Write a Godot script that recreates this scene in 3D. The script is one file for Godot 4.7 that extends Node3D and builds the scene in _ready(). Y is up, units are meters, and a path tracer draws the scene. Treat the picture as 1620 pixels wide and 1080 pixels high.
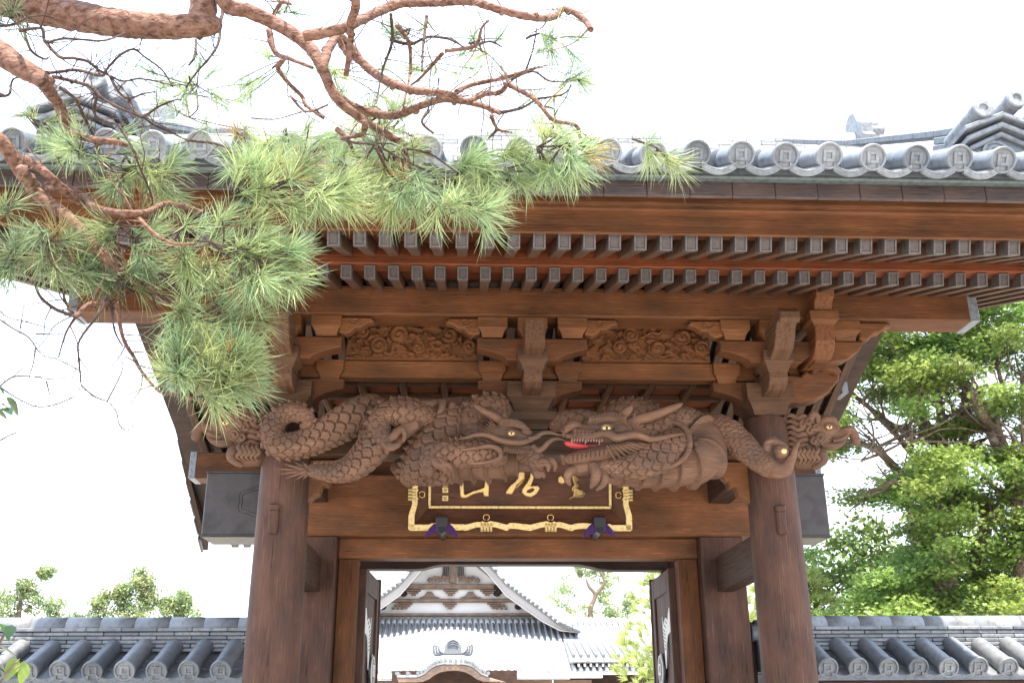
extends Node3D

var M := {}
var TX := {}
var used := {}
var rg := RandomNumberGenerator.new()
var gate: Node3D

# ---------------------------------------------------------------- naming
func numbered(n: String) -> String:
	if not used.has(n):
		used[n] = 0
		return n
	used[n] += 1
	return "%s_%03d" % [n, used[n]]

func tag(o: Node3D, label: String, category: String, group := "", kind := "") -> void:
	if label: o.set_meta("label", label)
	if category: o.set_meta("category", category)
	if group: o.set_meta("group", group)
	if kind: o.set_meta("kind", kind)

func thing(called: String, label: String, category: String, at := Vector3.ZERO, group := "") -> Node3D:
	var o := Node3D.new()
	o.name = numbered(called)
	add_child(o)
	o.position = at
	tag(o, label, category, group)
	return o

func holder(called: String, parent: Node3D, at := Vector3.ZERO) -> Node3D:
	var o := Node3D.new()
	o.name = called
	o.position = at
	parent.add_child(o, true)
	return o

func obj(called: String, shape, mat: Material, parent: Node3D, xf := Transform3D()) -> MeshInstance3D:
	var o := MeshInstance3D.new()
	var m: Mesh = shape.commit() if shape is SurfaceTool else shape
	o.mesh = m
	o.name = called
	o.transform = xf
	if mat != null:
		for i in m.get_surface_count():
			if not (m is ArrayMesh and m.surface_get_material(i) != null):
				o.set_surface_override_material(i, mat)
	parent.add_child(o, true)
	return o

func top_obj(called: String, shape, mat: Material, label: String, category: String, group := "", kind := "") -> MeshInstance3D:
	var o := obj(numbered(called), shape, mat, self)
	tag(o, label, category, group, kind)
	return o

# ---------------------------------------------------------------- shapes
func T(x: float, y: float, z: float) -> Transform3D:
	return Transform3D(Basis(), Vector3(x, y, z))

func TR(at: Vector3, euler: Vector3) -> Transform3D:
	return Transform3D(Basis.from_euler(euler), at)

func mk(smooth := false) -> SurfaceTool:
	var st := SurfaceTool.new()
	st.begin(Mesh.PRIMITIVE_TRIANGLES)
	st.set_smooth_group(0 if smooth else -1)
	return st

func fin(st: SurfaceTool, mat: Material = null, onto: ArrayMesh = null) -> ArrayMesh:
	st.generate_normals()
	if mat: st.set_material(mat)
	return st.commit(onto) if onto else st.commit()

func tri(st: SurfaceTool, a: Vector3, b: Vector3, c: Vector3) -> void:
	st.add_vertex(a); st.add_vertex(b); st.add_vertex(c)

func face(st: SurfaceTool, p: Array, out: Vector3) -> void:
	# a convex face, turned so that its front looks along out
	var a: Vector3 = p[0]
	var n: Vector3 = (p[1] - a).cross(p[2] - a)
	if p.size() > 3: n += (p[2] - a).cross(p[3] - a)
	var flip := n.dot(out) > 0.0
	for i in range(1, p.size() - 1):
		if flip: tri(st, a, p[i + 1], p[i])
		else: tri(st, a, p[i], p[i + 1])

func cbox(st: SurfaceTool, xf: Transform3D, s: Vector3, b := 0.006) -> void:
	var h := s * 0.5
	b = minf(b, minf(h.x, minf(h.y, h.z)) * 0.6)
	var v := {}
	for sx in [-1, 1]:
		for sy in [-1, 1]:
			for sz in [-1, 1]:
				for a in 3:
					var p := Vector3(h.x - b, h.y - b, h.z - b)
					p[a] = h[a]
					v[[sx, sy, sz, a]] = xf * Vector3(p.x * sx, p.y * sy, p.z * sz)
	for a in 3:
		var i := (a + 1) % 3
		var j := (a + 2) % 3
		for s1 in [-1, 1]:
			var ks := []
			for q in [[-1, -1], [1, -1], [1, 1], [-1, 1]]:
				var k := [0, 0, 0]
				k[a] = s1; k[i] = q[0]; k[j] = q[1]
				ks.append(v[[k[0], k[1], k[2], a]])
			var o := Vector3.ZERO
			o[a] = s1
			face(st, ks, xf.basis * o)
			for s2 in [-1, 1]:   # edge between +-a and +-i, running along j
				var k1 := [0, 0, 0]
				k1[a] = s1; k1[i] = s2; k1[j] = -1
				var k2 := k1.duplicate()
				k2[j] = 1
				var o2 := Vector3.ZERO
				o2[a] = s1; o2[i] = s2
				face(st, [v[k1 + [a]], v[k2 + [a]], v[k2 + [i]], v[k1 + [i]]], xf.basis * o2)
	for sx in [-1, 1]:
		for sy in [-1, 1]:
			for sz in [-1, 1]:
				face(st, [v[[sx, sy, sz, 0]], v[[sx, sy, sz, 1]], v[[sx, sy, sz, 2]]], xf.basis * Vector3(sx, sy, sz))

func boxm(s: Vector3, b := 0.006) -> ArrayMesh:
	var st := mk()
	cbox(st, Transform3D(), s, b)
	return fin(st)

func box(called: String, parent: Node3D, mat: Material, lo: Vector3, hi: Vector3, b := 0.006) -> MeshInstance3D:
	return obj(called, boxm(hi - lo, b), mat, parent, T((lo.x + hi.x) / 2, (lo.y + hi.y) / 2, (lo.z + hi.z) / 2))

func V2(a: Array) -> PackedVector2Array:
	var r := PackedVector2Array()
	for i in range(0, a.size(), 2): r.append(Vector2(a[i], a[i + 1]))
	return r

# a polygon in x, y drawn out from z0 to z1, with a chamfer on the z1 side
func prism(st: SurfaceTool, poly: PackedVector2Array, z0: float, z1: float, xf := Transform3D(), ch := 0.0, both := false) -> void:
	if Geometry2D.is_polygon_clockwise(poly): poly.reverse()
	var n := poly.size()
	var rings := []
	var inner := poly
	if ch > 0.0:
		inner = PackedVector2Array()
		for i in n:
			var a := poly[(i + n - 1) % n]
			var b := poly[i]
			var c := poly[(i + 1) % n]
			var d1 := (b - a).normalized()
			var d2 := (c - b).normalized()
			var nn := (Vector2(-d1.y, d1.x) + Vector2(-d2.y, d2.x))
			var l := nn.length()
			nn = nn / maxf(l, 0.01) / maxf(l * 0.5, 0.5)
			inner.append(b + nn * ch)
		if both: rings = [[inner, z0], [poly, z0 + ch], [poly, z1 - ch], [inner, z1]]
		else: rings = [[poly, z0], [poly, z1 - ch], [inner, z1]]
	else: rings = [[poly, z0], [poly, z1]]
	var sgn := 1.0 if z1 > z0 else -1.0
	for r in rings.size() - 1:
		var A: PackedVector2Array = rings[r][0]
		var B: PackedVector2Array = rings[r + 1][0]
		for i in n:
			var j := (i + 1) % n
			var e := poly[j] - poly[i]
			face(st, [xf * Vector3(A[i].x, A[i].y, rings[r][1]), xf * Vector3(A[j].x, A[j].y, rings[r][1]), xf * Vector3(B[j].x, B[j].y, rings[r + 1][1]), xf * Vector3(B[i].x, B[i].y, rings[r + 1][1])], xf.basis * Vector3(e.y, -e.x, 0))
	for side in [0, rings.size() - 1]:
		var P: PackedVector2Array = rings[side][0]
		var idx := Geometry2D.triangulate_polygon(P)
		var o := xf.basis * Vector3(0, 0, (1.0 if side else -1.0) * sgn)
		for k in range(0, idx.size(), 3):
			face(st, [xf * Vector3(P[idx[k]].x, P[idx[k]].y, rings[side][1]), xf * Vector3(P[idx[k + 1]].x, P[idx[k + 1]].y, rings[side][1]), xf * Vector3(P[idx[k + 2]].x, P[idx[k + 2]].y, rings[side][1])], o)

# a profile [r, h, r, h ...] turned about the xf's y axis
func lathe(st: SurfaceTool, prof: Array, seg := 24, xf := Transform3D(), a0 := 0.0, a1 := TAU) -> void:
	for i in range(0, prof.size() - 2, 2):
		for k in seg:
			var t0 := lerpf(a0, a1, float(k) / seg)
			var t1 := lerpf(a0, a1, float(k + 1) / seg)
			var p := []
			for q in [[i, t0], [i, t1], [i + 2, t1], [i + 2, t0]]:
				var r: float = prof[q[0]]
				var pt := xf * Vector3(r * cos(q[1]), prof[q[0] + 1], r * sin(q[1]))
				if p.is_empty() or not (p[-1].is_equal_approx(pt) or p[0].is_equal_approx(pt)): p.append(pt)
			if p.size() < 3: continue
			var dr: float = prof[i + 2] - prof[i]
			var dh: float = prof[i + 3] - prof[i + 1]
			var tm := (t0 + t1) / 2
			face(st, p, xf.basis * Vector3(dh * cos(tm), -dr, dh * sin(tm)))

func P4(a: Array) -> Array:   # flat x, y, z, r numbers to [points, radii]
	var p := PackedVector3Array()
	var r := PackedFloat32Array()
	for i in range(0, a.size(), 4):
		p.append(Vector3(a[i], a[i + 1], a[i + 2]))
		r.append(a[i + 3])
	return [p, r]

# Catmull-Rom through points, radii alongside
func smooth_path(p: PackedVector3Array, r: PackedFloat32Array, step: float) -> Array:
	var op := PackedVector3Array()
	var orr := PackedFloat32Array()
	for i in p.size() - 1:
		var a := p[maxi(i - 1, 0)]
		var b := p[i]
		var c := p[i + 1]
		var d := p[mini(i + 2, p.size() - 1)]
		var n := maxi(1, int(ceil(b.distance_to(c) / step)))
		for k in n:
			var t := float(k) / n
			op.append(0.5 * ((2.0 * b) + (c - a) * t + (2.0 * a - 5.0 * b + 4.0 * c - d) * t * t + (3.0 * b - a - 3.0 * c + d) * t * t * t))
			orr.append(lerpf(r[i], r[i + 1], smoothstep(0, 1, t) * 0.5 + t * 0.5))
	op.append(p[-1])
	orr.append(r[-1])
	return [op, orr]

# a tube along a path; flat squeezes it along the side axis; bump wobbles the skin
func tube(st: SurfaceTool, p: PackedVector3Array, r: PackedFloat32Array, sides := 8, closed := true, ref := Vector3(0, 0, 1), flat := 1.0, bump := 0.0) -> void:
	var n := p.size()
	var rings := []
	var prev := ref
	for i in n:
		var t := (p[mini(i + 1, n - 1)] - p[maxi(i - 1, 0)]).normalized()
		var u := prev - t * prev.dot(t)
		if u.length() < 0.05: u = t.cross(Vector3(0.3, 0.9, 0.2))
		u = u.normalized()
		prev = u
		var w := t.cross(u)
		var ring := PackedVector3Array()
		for k in sides:
			var a := TAU * k / sides
			var rr := r[i] * (1.0 + (rg.randf_range(-bump, bump) if bump > 0.0 else 0.0))
			ring.append(p[i] + u * (cos(a) * rr * flat) + w * (sin(a) * rr))
		rings.append(ring)
	for i in n - 1:
		var A: PackedVector3Array = rings[i]
		var B: PackedVector3Array = rings[i + 1]
		for k in sides:
			var j := (k + 1) % sides
			tri(st, A[k], A[j], B[k])
			tri(st, A[j], B[j], B[k])
	if closed:
		for k in sides:
			var j := (k + 1) % sides
			tri(st, p[0], rings[0][j], rings[0][k])
			tri(st, p[n - 1], rings[n - 1][k], rings[n - 1][j])

func pathtube(st: SurfaceTool, a: Array, step: float, sides := 8, flat := 1.0, bump := 0.0, ref := Vector3(0, 0, 1)) -> Array:
	var q := P4(a)
	var s := smooth_path(q[0], q[1], step)
	tube(st, s[0], s[1], sides, true, ref, flat, bump)
	return s

func ball(st: SurfaceTool, c: Vector3, s: Vector3, seg := 12, b := Basis()) -> void:
	var prof := []
	var rows := maxi(4, seg / 2)
	for i in rows + 1:
		var a := -PI / 2 + PI * i / rows
		prof.append_array([cos(a) if i > 0 and i < rows else 0.0, sin(a)])
	lathe(st, prof, seg, Transform3D(b * Basis.from_scale(s), c))

# ---------------------------------------------------------------- materials
func noise_tex(key: String, freq: float, kind: int, oct: int, ramp: Array, size := 512, as_normal := false, bump := 4.0, seed_ := 1) -> NoiseTexture2D:
	if TX.has(key): return TX[key]
	var n := FastNoiseLite.new()
	n.noise_type = kind
	n.frequency = freq
	n.seed = seed_
	n.fractal_octaves = oct
	n.fractal_type = FastNoiseLite.FRACTAL_FBM if oct > 1 else FastNoiseLite.FRACTAL_NONE
	var t := NoiseTexture2D.new()
	t.width = size
	t.height = size
	t.seamless = true
	t.noise = n
	if as_normal:
		t.as_normal_map = true
		t.bump_strength = bump
	else:
		var g := Gradient.new()
		var offs := PackedFloat32Array()
		var cols := PackedColorArray()
		for s in ramp:
			offs.append(s[0])
			cols.append(Color(s[1], s[1], s[1]) if s.size() == 2 else Color(s[1], s[2], s[3]))
		g.offsets = offs
		g.colors = cols
		t.color_ramp = g
	TX[key] = t
	return t

func lin(r: float, g: float, b: float) -> Color:
	return Color(r, g, b).linear_to_srgb()

func seamless(w: int, h: int, freq: float, seed_: int, oct := 2) -> PackedByteArray:
	# a tiling noise of w x h cells, stretched to 1024 x 512
	var n := FastNoiseLite.new()
	n.noise_type = FastNoiseLite.TYPE_SIMPLEX_SMOOTH
	n.frequency = freq
	n.seed = seed_
	n.fractal_octaves = oct
	var im := n.get_seamless_image(w, h)
	im.convert(Image.FORMAT_L8)
	im.resize(1024, 512, Image.INTERPOLATE_CUBIC)
	return im.get_data()

func make_grain() -> void:
	# long-grained timber: fibres, growth bands, weathered patches, fine cracks and pale worn streaks
	var fib := seamless(96, 512, 0.22, 4, 2)
	var fib2 := seamless(40, 512, 0.12, 9, 3)
	var band := seamless(40, 96, 0.06, 14, 3)
	var patch := seamless(256, 128, 0.016, 21, 4)
	var gate_n := seamless(128, 128, 0.03, 33, 3)
	var out := PackedByteArray()
	out.resize(1024 * 512 * 3)
	var hgt := PackedByteArray()
	hgt.resize(1024 * 512)
	for i in 1024 * 512:
		var f := fib[i] / 255.0
		var f2 := fib2[i] / 255.0
		var b := band[i] / 255.0
		var p := patch[i] / 255.0
		var g := gate_n[i] / 255.0
		var v := 0.62 + 0.13 * (f - 0.5) + 0.1 * (b - 0.5) + 0.16 * (p - 0.5) + 0.07 * (f2 - 0.5)
		var hh := 0.5 + 0.35 * (f - 0.5) + 0.3 * (f2 - 0.5)
		var crack := smoothstep(0.21, 0.15, f2) * smoothstep(0.42, 0.6, g)
		v *= 1.0 - 0.45 * crack
		hh -= 0.45 * crack
		var pale := smoothstep(0.72, 0.84, f2) * smoothstep(0.6, 0.42, g)
		v += 0.14 * pale
		var grey := clampf((0.5 - p) * 1.3 + pale * 0.6, 0.0, 0.6)
		out[i * 3] = int(clampf(v * (1.0 - 0.08 * grey), 0, 1) * 255)
		out[i * 3 + 1] = int(clampf(v * (1.0 + 0.03 * grey), 0, 1) * 255)
		out[i * 3 + 2] = int(clampf(v * (1.0 + 0.14 * grey), 0, 1) * 255)
		hgt[i] = int(clampf(hh, 0, 1) * 255)
	var im := Image.create_from_data(1024, 512, false, Image.FORMAT_RGB8, out)
	var hm := Image.create_from_data(1024, 512, false, Image.FORMAT_L8, hgt)
	hm.convert(Image.FORMAT_RGBA8)
	hm.bump_map_to_normal_map(5.0)
	TX["long_0"] = ImageTexture.create_from_image(im)
	TX["long_n_0"] = ImageTexture.create_from_image(hm)
	var im2: Image = im.duplicate()
	im2.rotate_90(CLOCKWISE)
	TX["long_1"] = ImageTexture.create_from_image(im2)
	var hm2 := Image.create_from_data(1024, 512, false, Image.FORMAT_L8, hgt)
	hm2.rotate_90(CLOCKWISE)
	hm2.convert(Image.FORMAT_RGBA8)
	hm2.bump_map_to_normal_map(5.0)
	TX["long_n_1"] = ImageTexture.create_from_image(hm2)

func wood(tone: String, axis: int) -> StandardMaterial3D:
	var key := "wood_%s_%d" % [tone, axis]
	if M.has(key): return M[key]
	var c: Array = WOOD[tone]
	var m := StandardMaterial3D.new()
	m.resource_name = key
	m.albedo_color = lin(minf(c[0] * 1.75, 1.0), minf(c[1] * 1.75, 1.0), minf(c[2] * 1.75, 1.0))
	m.uv1_triplanar = true
	m.uv1_world_triplanar = true
	m.uv1_triplanar_sharpness = 8
	m.uv1_offset = Vector3(0.13, 0.37, 0.71) + Vector3(0.21, 0.17, 0.05) * (hash(tone) % 17)
	m.normal_enabled = true
	m.roughness = c[3]
	m.metallic_specular = 0.3
	if axis < 2:
		m.albedo_texture = TX["long_%d" % axis]
		m.normal_texture = TX["long_n_%d" % axis]
		var sc := Vector3(1.3, 1.3, 1.3)
		sc[axis] = 0.42
		m.uv1_scale = sc
		m.normal_scale = 0.6
	else:
		m.albedo_texture = noise_tex("grain", 0.018, FastNoiseLite.TYPE_SIMPLEX_SMOOTH, 4, [[0.0, 0.6], [0.35, 0.7], [0.5, 0.76], [0.62, 0.84], [0.72, 0.7], [1.0, 0.86]])
		m.albedo_color = lin(minf(c[0] * 1.4, 1.0), minf(c[1] * 1.4, 1.0), minf(c[2] * 1.4, 1.0))
		var sc := Vector3(2.9, 2.9, 2.9)
		sc[axis] = 0.16
		m.uv1_scale = sc
		m.normal_texture = noise_tex("grain_n", 0.03, FastNoiseLite.TYPE_SIMPLEX_SMOOTH, 3, [], 512, true, 5.0)
		m.normal_scale = 0.3
	M[key] = m
	return m

const WOOD := {
	"beam": [0.185, 0.072, 0.03, 0.6], "warm": [0.24, 0.096, 0.038, 0.6], "lintel": [0.3, 0.125, 0.057, 0.6], "grey": [0.135, 0.069, 0.039, 0.62], "rafter": [0.12, 0.065, 0.042, 0.62], "red": [0.24, 0.068, 0.026, 0.6], "hall": [0.42, 0.29, 0.22, 0.6],  # the hall tone is lightened to stand in for overexposure
	"post": [0.135, 0.068, 0.048, 0.58], "dark": [0.08, 0.045, 0.033, 0.6], "plaque": [0.2, 0.085, 0.05, 0.5], "carve": [0.24, 0.13, 0.083, 0.66], "fascia": [0.15, 0.108, 0.1, 0.58],
}

func plain(key: String, c: Color, rough: float, metal := 0.0, texture_key := "", sc := 2.0, nrm := 0.0) -> StandardMaterial3D:
	if M.has(key): return M[key]
	var m := StandardMaterial3D.new()
	m.resource_name = key
	m.albedo_color = c
	m.roughness = rough
	m.metallic = metal
	if texture_key:
		m.albedo_texture = TX[texture_key]
		m.uv1_triplanar = true
		m.uv1_world_triplanar = true
		m.uv1_scale = Vector3(sc, sc, sc)
	if nrm > 0.0:
		m.uv1_triplanar = true
		m.uv1_world_triplanar = true
		m.uv1_scale = Vector3(sc, sc, sc)
		m.normal_enabled = true
		m.normal_texture = TX["rough_n"]
		m.normal_scale = nrm
	M[key] = m
	return m

func make_materials() -> void:
	make_grain()
	noise_tex("mottle", 0.016, FastNoiseLite.TYPE_SIMPLEX_SMOOTH, 5, [[0.0, 0.72], [0.35, 0.88], [0.55, 1.0], [1.0, 0.9]], 512, false, 0, 3)
	noise_tex("bark", 0.02, FastNoiseLite.TYPE_SIMPLEX_SMOOTH, 5, [[0.0, 0.35, 0.27, 0.22], [0.36, 0.62, 0.5, 0.42], [0.47, 0.95, 0.82, 0.72], [0.56, 0.78, 0.7, 0.66], [0.7, 1, 0.97, 0.93], [1.0, 0.9, 0.9, 0.9]], 512, false, 0, 5)
	noise_tex("rough_n", 0.03, FastNoiseLite.TYPE_SIMPLEX_SMOOTH, 4, [], 512, true, 6.0, 9)
	noise_tex("bark_n", 0.03, FastNoiseLite.TYPE_CELLULAR, 3, [], 512, true, 14.0, 5)
	plain("tile", lin(0.19, 0.205, 0.225), 0.42, 0.0, "mottle", 1.3, 0.25)
	plain("tile_dark", lin(0.135, 0.15, 0.17), 0.42, 0.0, "mottle", 1.1, 0.25)
	plain("tile_pale", lin(0.245, 0.26, 0.28), 0.45, 0.0, "mottle", 1.7, 0.25)
	plain("hall_tile_glare", lin(0.5, 0.51, 0.52), 0.5, 0.0, "mottle", 0.6, 0.2)  # burnt-out sunlight on the hall roof is put into this paler colour
	plain("ridge_glare", lin(0.5, 0.51, 0.53), 0.45, 0.0, "mottle", 1.3, 0.2)  # sky glare on the gate ridge is painted in as a paler albedo
	plain("verge", lin(0.1, 0.125, 0.13), 0.4, 0.0, "mottle", 1.7, 0.25)  # verge tiles coloured darker, with their shade put into the colour
	plain("cap", lin(0.115, 0.1, 0.096), 0.5, 0.1, "mottle", 3.0, 0.2)
	plain("capin", lin(0.085, 0.066, 0.062), 0.55, 0.1, "mottle", 4.0, 0.2)
	plain("copper", lin(0.062, 0.055, 0.058), 0.5, 0.0, "mottle", 0.5, 0.06)
	plain("copper_under", lin(0.13, 0.12, 0.08), 0.5, 0.0, "mottle", 1.2, 0.12)
	plain("zinc", lin(0.22, 0.235, 0.26), 0.45, 0.2, "mottle", 2.0, 0.1)
	plain("gold", lin(0.83, 0.58, 0.24), 0.34, 0.55, "mottle", 6.0, 0.15)
	plain("goldflat", lin(0.8, 0.6, 0.26), 0.4, 0.3, "mottle", 3.0, 0.1)
	plain("black", lin(0.02, 0.021, 0.024), 0.35)
	plain("slate", lin(0.06, 0.065, 0.075), 0.45, 0.2)
	plain("purple", lin(0.1, 0.035, 0.2), 0.75, 0.0, "mottle", 5.0, 0.6)
	plain("red_tongue", lin(0.42, 0.03, 0.035), 0.5)
	plain("red_mouth", lin(0.14, 0.03, 0.025), 0.6)
	plain("ivory", lin(0.22, 0.14, 0.1), 0.5)
	plain("white", lin(0.8, 0.8, 0.8), 0.5)
	plain("plaster", lin(0.76, 0.75, 0.72), 0.85, 0.0, "mottle", 0.5, 0.2)
	plain("ground", lin(0.5, 0.47, 0.42), 0.95, 0.0, "mottle", 0.4, 0.4)
	plain("paving", lin(0.47, 0.45, 0.42), 0.85, 0.0, "mottle", 0.6, 0.4)
	plain("moss", lin(0.1, 0.13, 0.09), 0.8, 0.0, "mottle", 1.0, 0.3)
	for b in [["pinebark", 0.23, 0.145, 0.115], ["pinetwig", 0.085, 0.06, 0.052], ["greybark", 0.24, 0.215, 0.19], ["palebark", 0.3, 0.28, 0.27]]:
		var m := plain(b[0], lin(b[1], b[2], b[3]), 0.85, 0.0, "bark", 4.0 if b[0] == "pinebark" else 2.2)
		m.uv1_scale = Vector3(2.2, 4.5, 4.5) if b[0] == "pinebark" else Vector3(2.2, 1.4, 2.2)
		m.normal_enabled = true
		m.normal_texture = TX["bark_n"]
		m.normal_scale = 1.0
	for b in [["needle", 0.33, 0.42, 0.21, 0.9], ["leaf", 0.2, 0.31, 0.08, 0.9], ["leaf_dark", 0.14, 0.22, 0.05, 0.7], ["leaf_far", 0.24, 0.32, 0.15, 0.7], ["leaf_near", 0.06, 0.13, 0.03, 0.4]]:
		var m := plain(b[0], lin(b[1], b[2], b[3]), 0.5)
		m.vertex_color_use_as_albedo = true
		m.backlight_enabled = true
		m.backlight = Color(b[4], b[4], b[4])
# ---------------------------------------------------------------- gate
const PX := 1.865
const RAF := 0.16

func masu(st: SurfaceTool, c: Vector3, w: float, h: float, d := 0.0) -> void:
	# bearing block: square top, hollow-curved neck; c is the middle of its foot
	if d == 0.0: d = w
	var rows := [[0.66, 0.0], [0.7, 0.12], [0.77, 0.25], [0.87, 0.37], [0.985, 0.46], [1.0, 0.47], [1.0, 0.985], [0.98, 1.0]]
	for i in rows.size() - 1:
		var a: Array = rows[i]
		var b: Array = rows[i + 1]
		for s in 4:
			var q := Basis(Vector3.UP, s * PI / 2)
			var wa := w if s % 2 == 0 else d
			var da := d if s % 2 == 0 else w
			face(st, [c + q * Vector3(-wa / 2 * a[0], a[1] * h, da / 2 * a[0]), c + q * Vector3(wa / 2 * a[0], a[1] * h, da / 2 * a[0]), c + q * Vector3(wa / 2 * b[0], b[1] * h, da / 2 * b[0]), c + q * Vector3(-wa / 2 * b[0], b[1] * h, da / 2 * b[0])], q * Vector3(0, 0, 1))
	face(st, [c + Vector3(-w, 2 * h, -d) * 0.49 , c + Vector3(w, 2 * h, -d) * 0.49, c + Vector3(w, 2 * h, d) * 0.49, c + Vector3(-w, 2 * h, d) * 0.49], Vector3.UP)

# boat-shaped bracket arm profile: half length l, height h (foot at 0)
func arm_poly(l: float, h: float) -> PackedVector2Array:
	var p := PackedVector2Array([Vector2(-l, h), Vector2(-l, h * 0.55)])
	for i in range(1, 7):
		var a := PI / 2 * i / 6.0
		p.append(Vector2(-l + l * 0.42 * sin(a) * sin(a) + l * 0.12 * sin(a), h * 0.55 * cos(a) * (1.0 - 0.1 * sin(a))))
	var n := p.size()
	for i in range(n - 1, -1, -1): p.append(Vector2(-p[i].x, p[i].y))
	return p

func arm_x(called: String, parent: Node3D, c: Vector3, l: float, h: float, w: float, m: Material) -> void:
	var st := mk()
	prism(st, arm_poly(l, h), -w / 2, w / 2, Transform3D(), 0.006, true)
	obj(called, fin(st), m, parent, T(c.x, c.y, c.z))

# an arm or nose drawn as a z, y outline and w wide in x
func arm_z(called: String, parent: Node3D, x: float, poly: Array, w: float, m: Material, turn := 0.0) -> void:
	var st := mk()
	prism(st, V2(poly), -w / 2, w / 2, Transform3D(Basis(Vector3.UP, -PI / 2), Vector3.ZERO), 0.006, true)
	obj(called, fin(st), m, parent, Transform3D(Basis(Vector3.UP, turn), Vector3(x, 0, 0)))

func bracket_set(c: float) -> void:
	var b := holder("bracket_set", gate)
	var corner := absf(c) > 0.1
	var wx := wood("beam", 0)
	var wz := wood("grey", 2)
	var wb := wood("warm", 0)
	var st := mk()
	masu(st, Vector3(c, 3.75, 0), 0.37, 0.24, 0.44)
	obj("bearing_block", fin(st), wood("grey", 0), b)
	if not corner:
		st = mk()
		masu(st, Vector3(c, 3.625, 0), 0.37, 0.122, 0.42)
		obj("base_plate", fin(st), wood("grey", 0), b)
	arm_x("bracket_arm", b, Vector3(c, 3.87, 0), 0.41, 0.17, 0.15, wx)
	arm_z("bracket_arm", b, c, [-0.3, 3.87, 0.26, 3.87, 0.36, 3.885, 0.42, 3.915, 0.45, 3.955, 0.45, 4.055, -0.3, 4.055], 0.142, wz)
	for s in [-1, 1]:
		st = mk()
		masu(st, Vector3(c + s * 0.3, 4.03, 0), 0.21, 0.155, 0.23)
		obj("small_block", fin(st), wb, b)
	st = mk()
	masu(st, Vector3(c, 4.0, 0.36), 0.23, 0.165, 0.27)
	obj("small_block", fin(st), wood("grey", 0), b)
	arm_x("bracket_arm", b, Vector3(c, 4.085, 0.35), 0.42, 0.175, 0.15, wx)
	for s in [-1, 0, 1]:
		if corner and s * c > 0: continue
		st = mk()
		masu(st, Vector3(c + s * 0.305, 4.262, 0.35), 0.225, 0.155, 0.25)
		obj("small_block", fin(st), wb, b)
	if corner:
		# curled nose, a diagonal arm with block and curled end, and a scroll on the outer flank
		var s := signf(c)
		arm_z("curled_nose", b, c, [0.0, 4.08, 0.5, 4.085, 0.62, 4.12, 0.69, 4.19, 0.725, 4.255, 0.775, 4.285, 0.815, 4.26, 0.845, 4.285, 0.845, 4.335, 0.81, 4.375, 0.75, 4.385, 0.68, 4.37, 0.6, 4.34, 0.0, 4.33], 0.15, wz)
		# outer flank: a scrolled arm, a second forward arm on it, and a longer upper arm
		st = mk()
		prism(st, V2([0.1, 3.84, 0.22, 3.835, 0.36, 3.86, 0.48, 3.93, 0.56, 4.02, 0.58, 4.1, 0.55, 4.15, 0.5, 4.16, 0.455, 4.13, 0.42, 4.15, 0.37, 4.13, 0.34, 4.08, 0.3, 4.1, 0.26, 4.05, 0.2, 4.06, 0.1, 4.06]), -0.085, 0.085, Transform3D(), 0.014, true)
		obj("scrolled_arm", fin(st), wood("beam", 0), b, Transform3D(Basis.from_scale(Vector3(s, 1, 1)), Vector3(c, 0, 0.12)))
		st = mk()
		pathtube(st, [c + s * 0.36, 4.09, 0.2, 0.02, c + s * 0.4, 4.13, 0.22, 0.04, c + s * 0.46, 4.12, 0.225, 0.045, c + s * 0.52, 4.1, 0.225, 0.042, c + s * 0.55, 4.06, 0.22, 0.03], 0.03, 10)
		obj("scroll", fin(st), wx, b)
		var fx := c + s * 0.345
		arm_z("forward_arm", b, fx, [-0.1, 4.1, 0.46, 4.1, 0.53, 4.14, 0.58, 4.21, 0.59, 4.33, -0.1, 4.33], 0.15, wood("beam", 2))
		st = mk()
		masu(st, Vector3(fx, 4.31, 0.5), 0.22, 0.13, 0.24)
		obj("small_block", fin(st), wb, b)
		arm_z("curled_tip", b, fx, [-1.6, 4.42, 0.52, 4.42, 0.6, 4.45, 0.635, 4.51, 0.68, 4.53, 0.7, 4.585, 0.67, 4.63, 0.6, 4.64, -1.6, 4.64], 0.14, wood("beam", 2))
		st = mk()
		prism(st, V2([0.3, 4.262, 0.3, 4.09, 0.42, 4.09, 0.56, 4.12, 0.66, 4.19, 0.7, 4.262]), -0.075, 0.075, Transform3D(), 0.006, true)
		obj("bracket_arm", fin(st), wx, b, Transform3D(Basis.from_scale(Vector3(s, 1, 1)), Vector3(c, 0, 0.35)))
		st = mk()
		masu(st, Vector3(c + s * 0.56, 4.262, 0.35), 0.225, 0.155, 0.25)
		obj("small_block", fin(st), wb, b)
		st = mk()
		prism(st, V2([0.0, 0.02, 0.05, 0.0, 0.09, 0.03, 0.12, 0.06, 0.17, 0.07, 0.21, 0.11, 0.26, 0.12, 0.25, 0.15, 0.0, 0.152]), -0.05, 0.05, Transform3D(), 0.012, true)
		obj("curled_ear", fin(st), wb, b, Transform3D(Basis.from_scale(Vector3(s, 1, 1)), Vector3(c + s * 0.67, 4.262, 0.4)))
	else:
		arm_z("nose", b, c, [0.0, 4.1, 0.66, 4.1, 0.71, 4.115, 0.72, 4.3, 0.0, 4.34], 0.148, wz)
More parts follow.
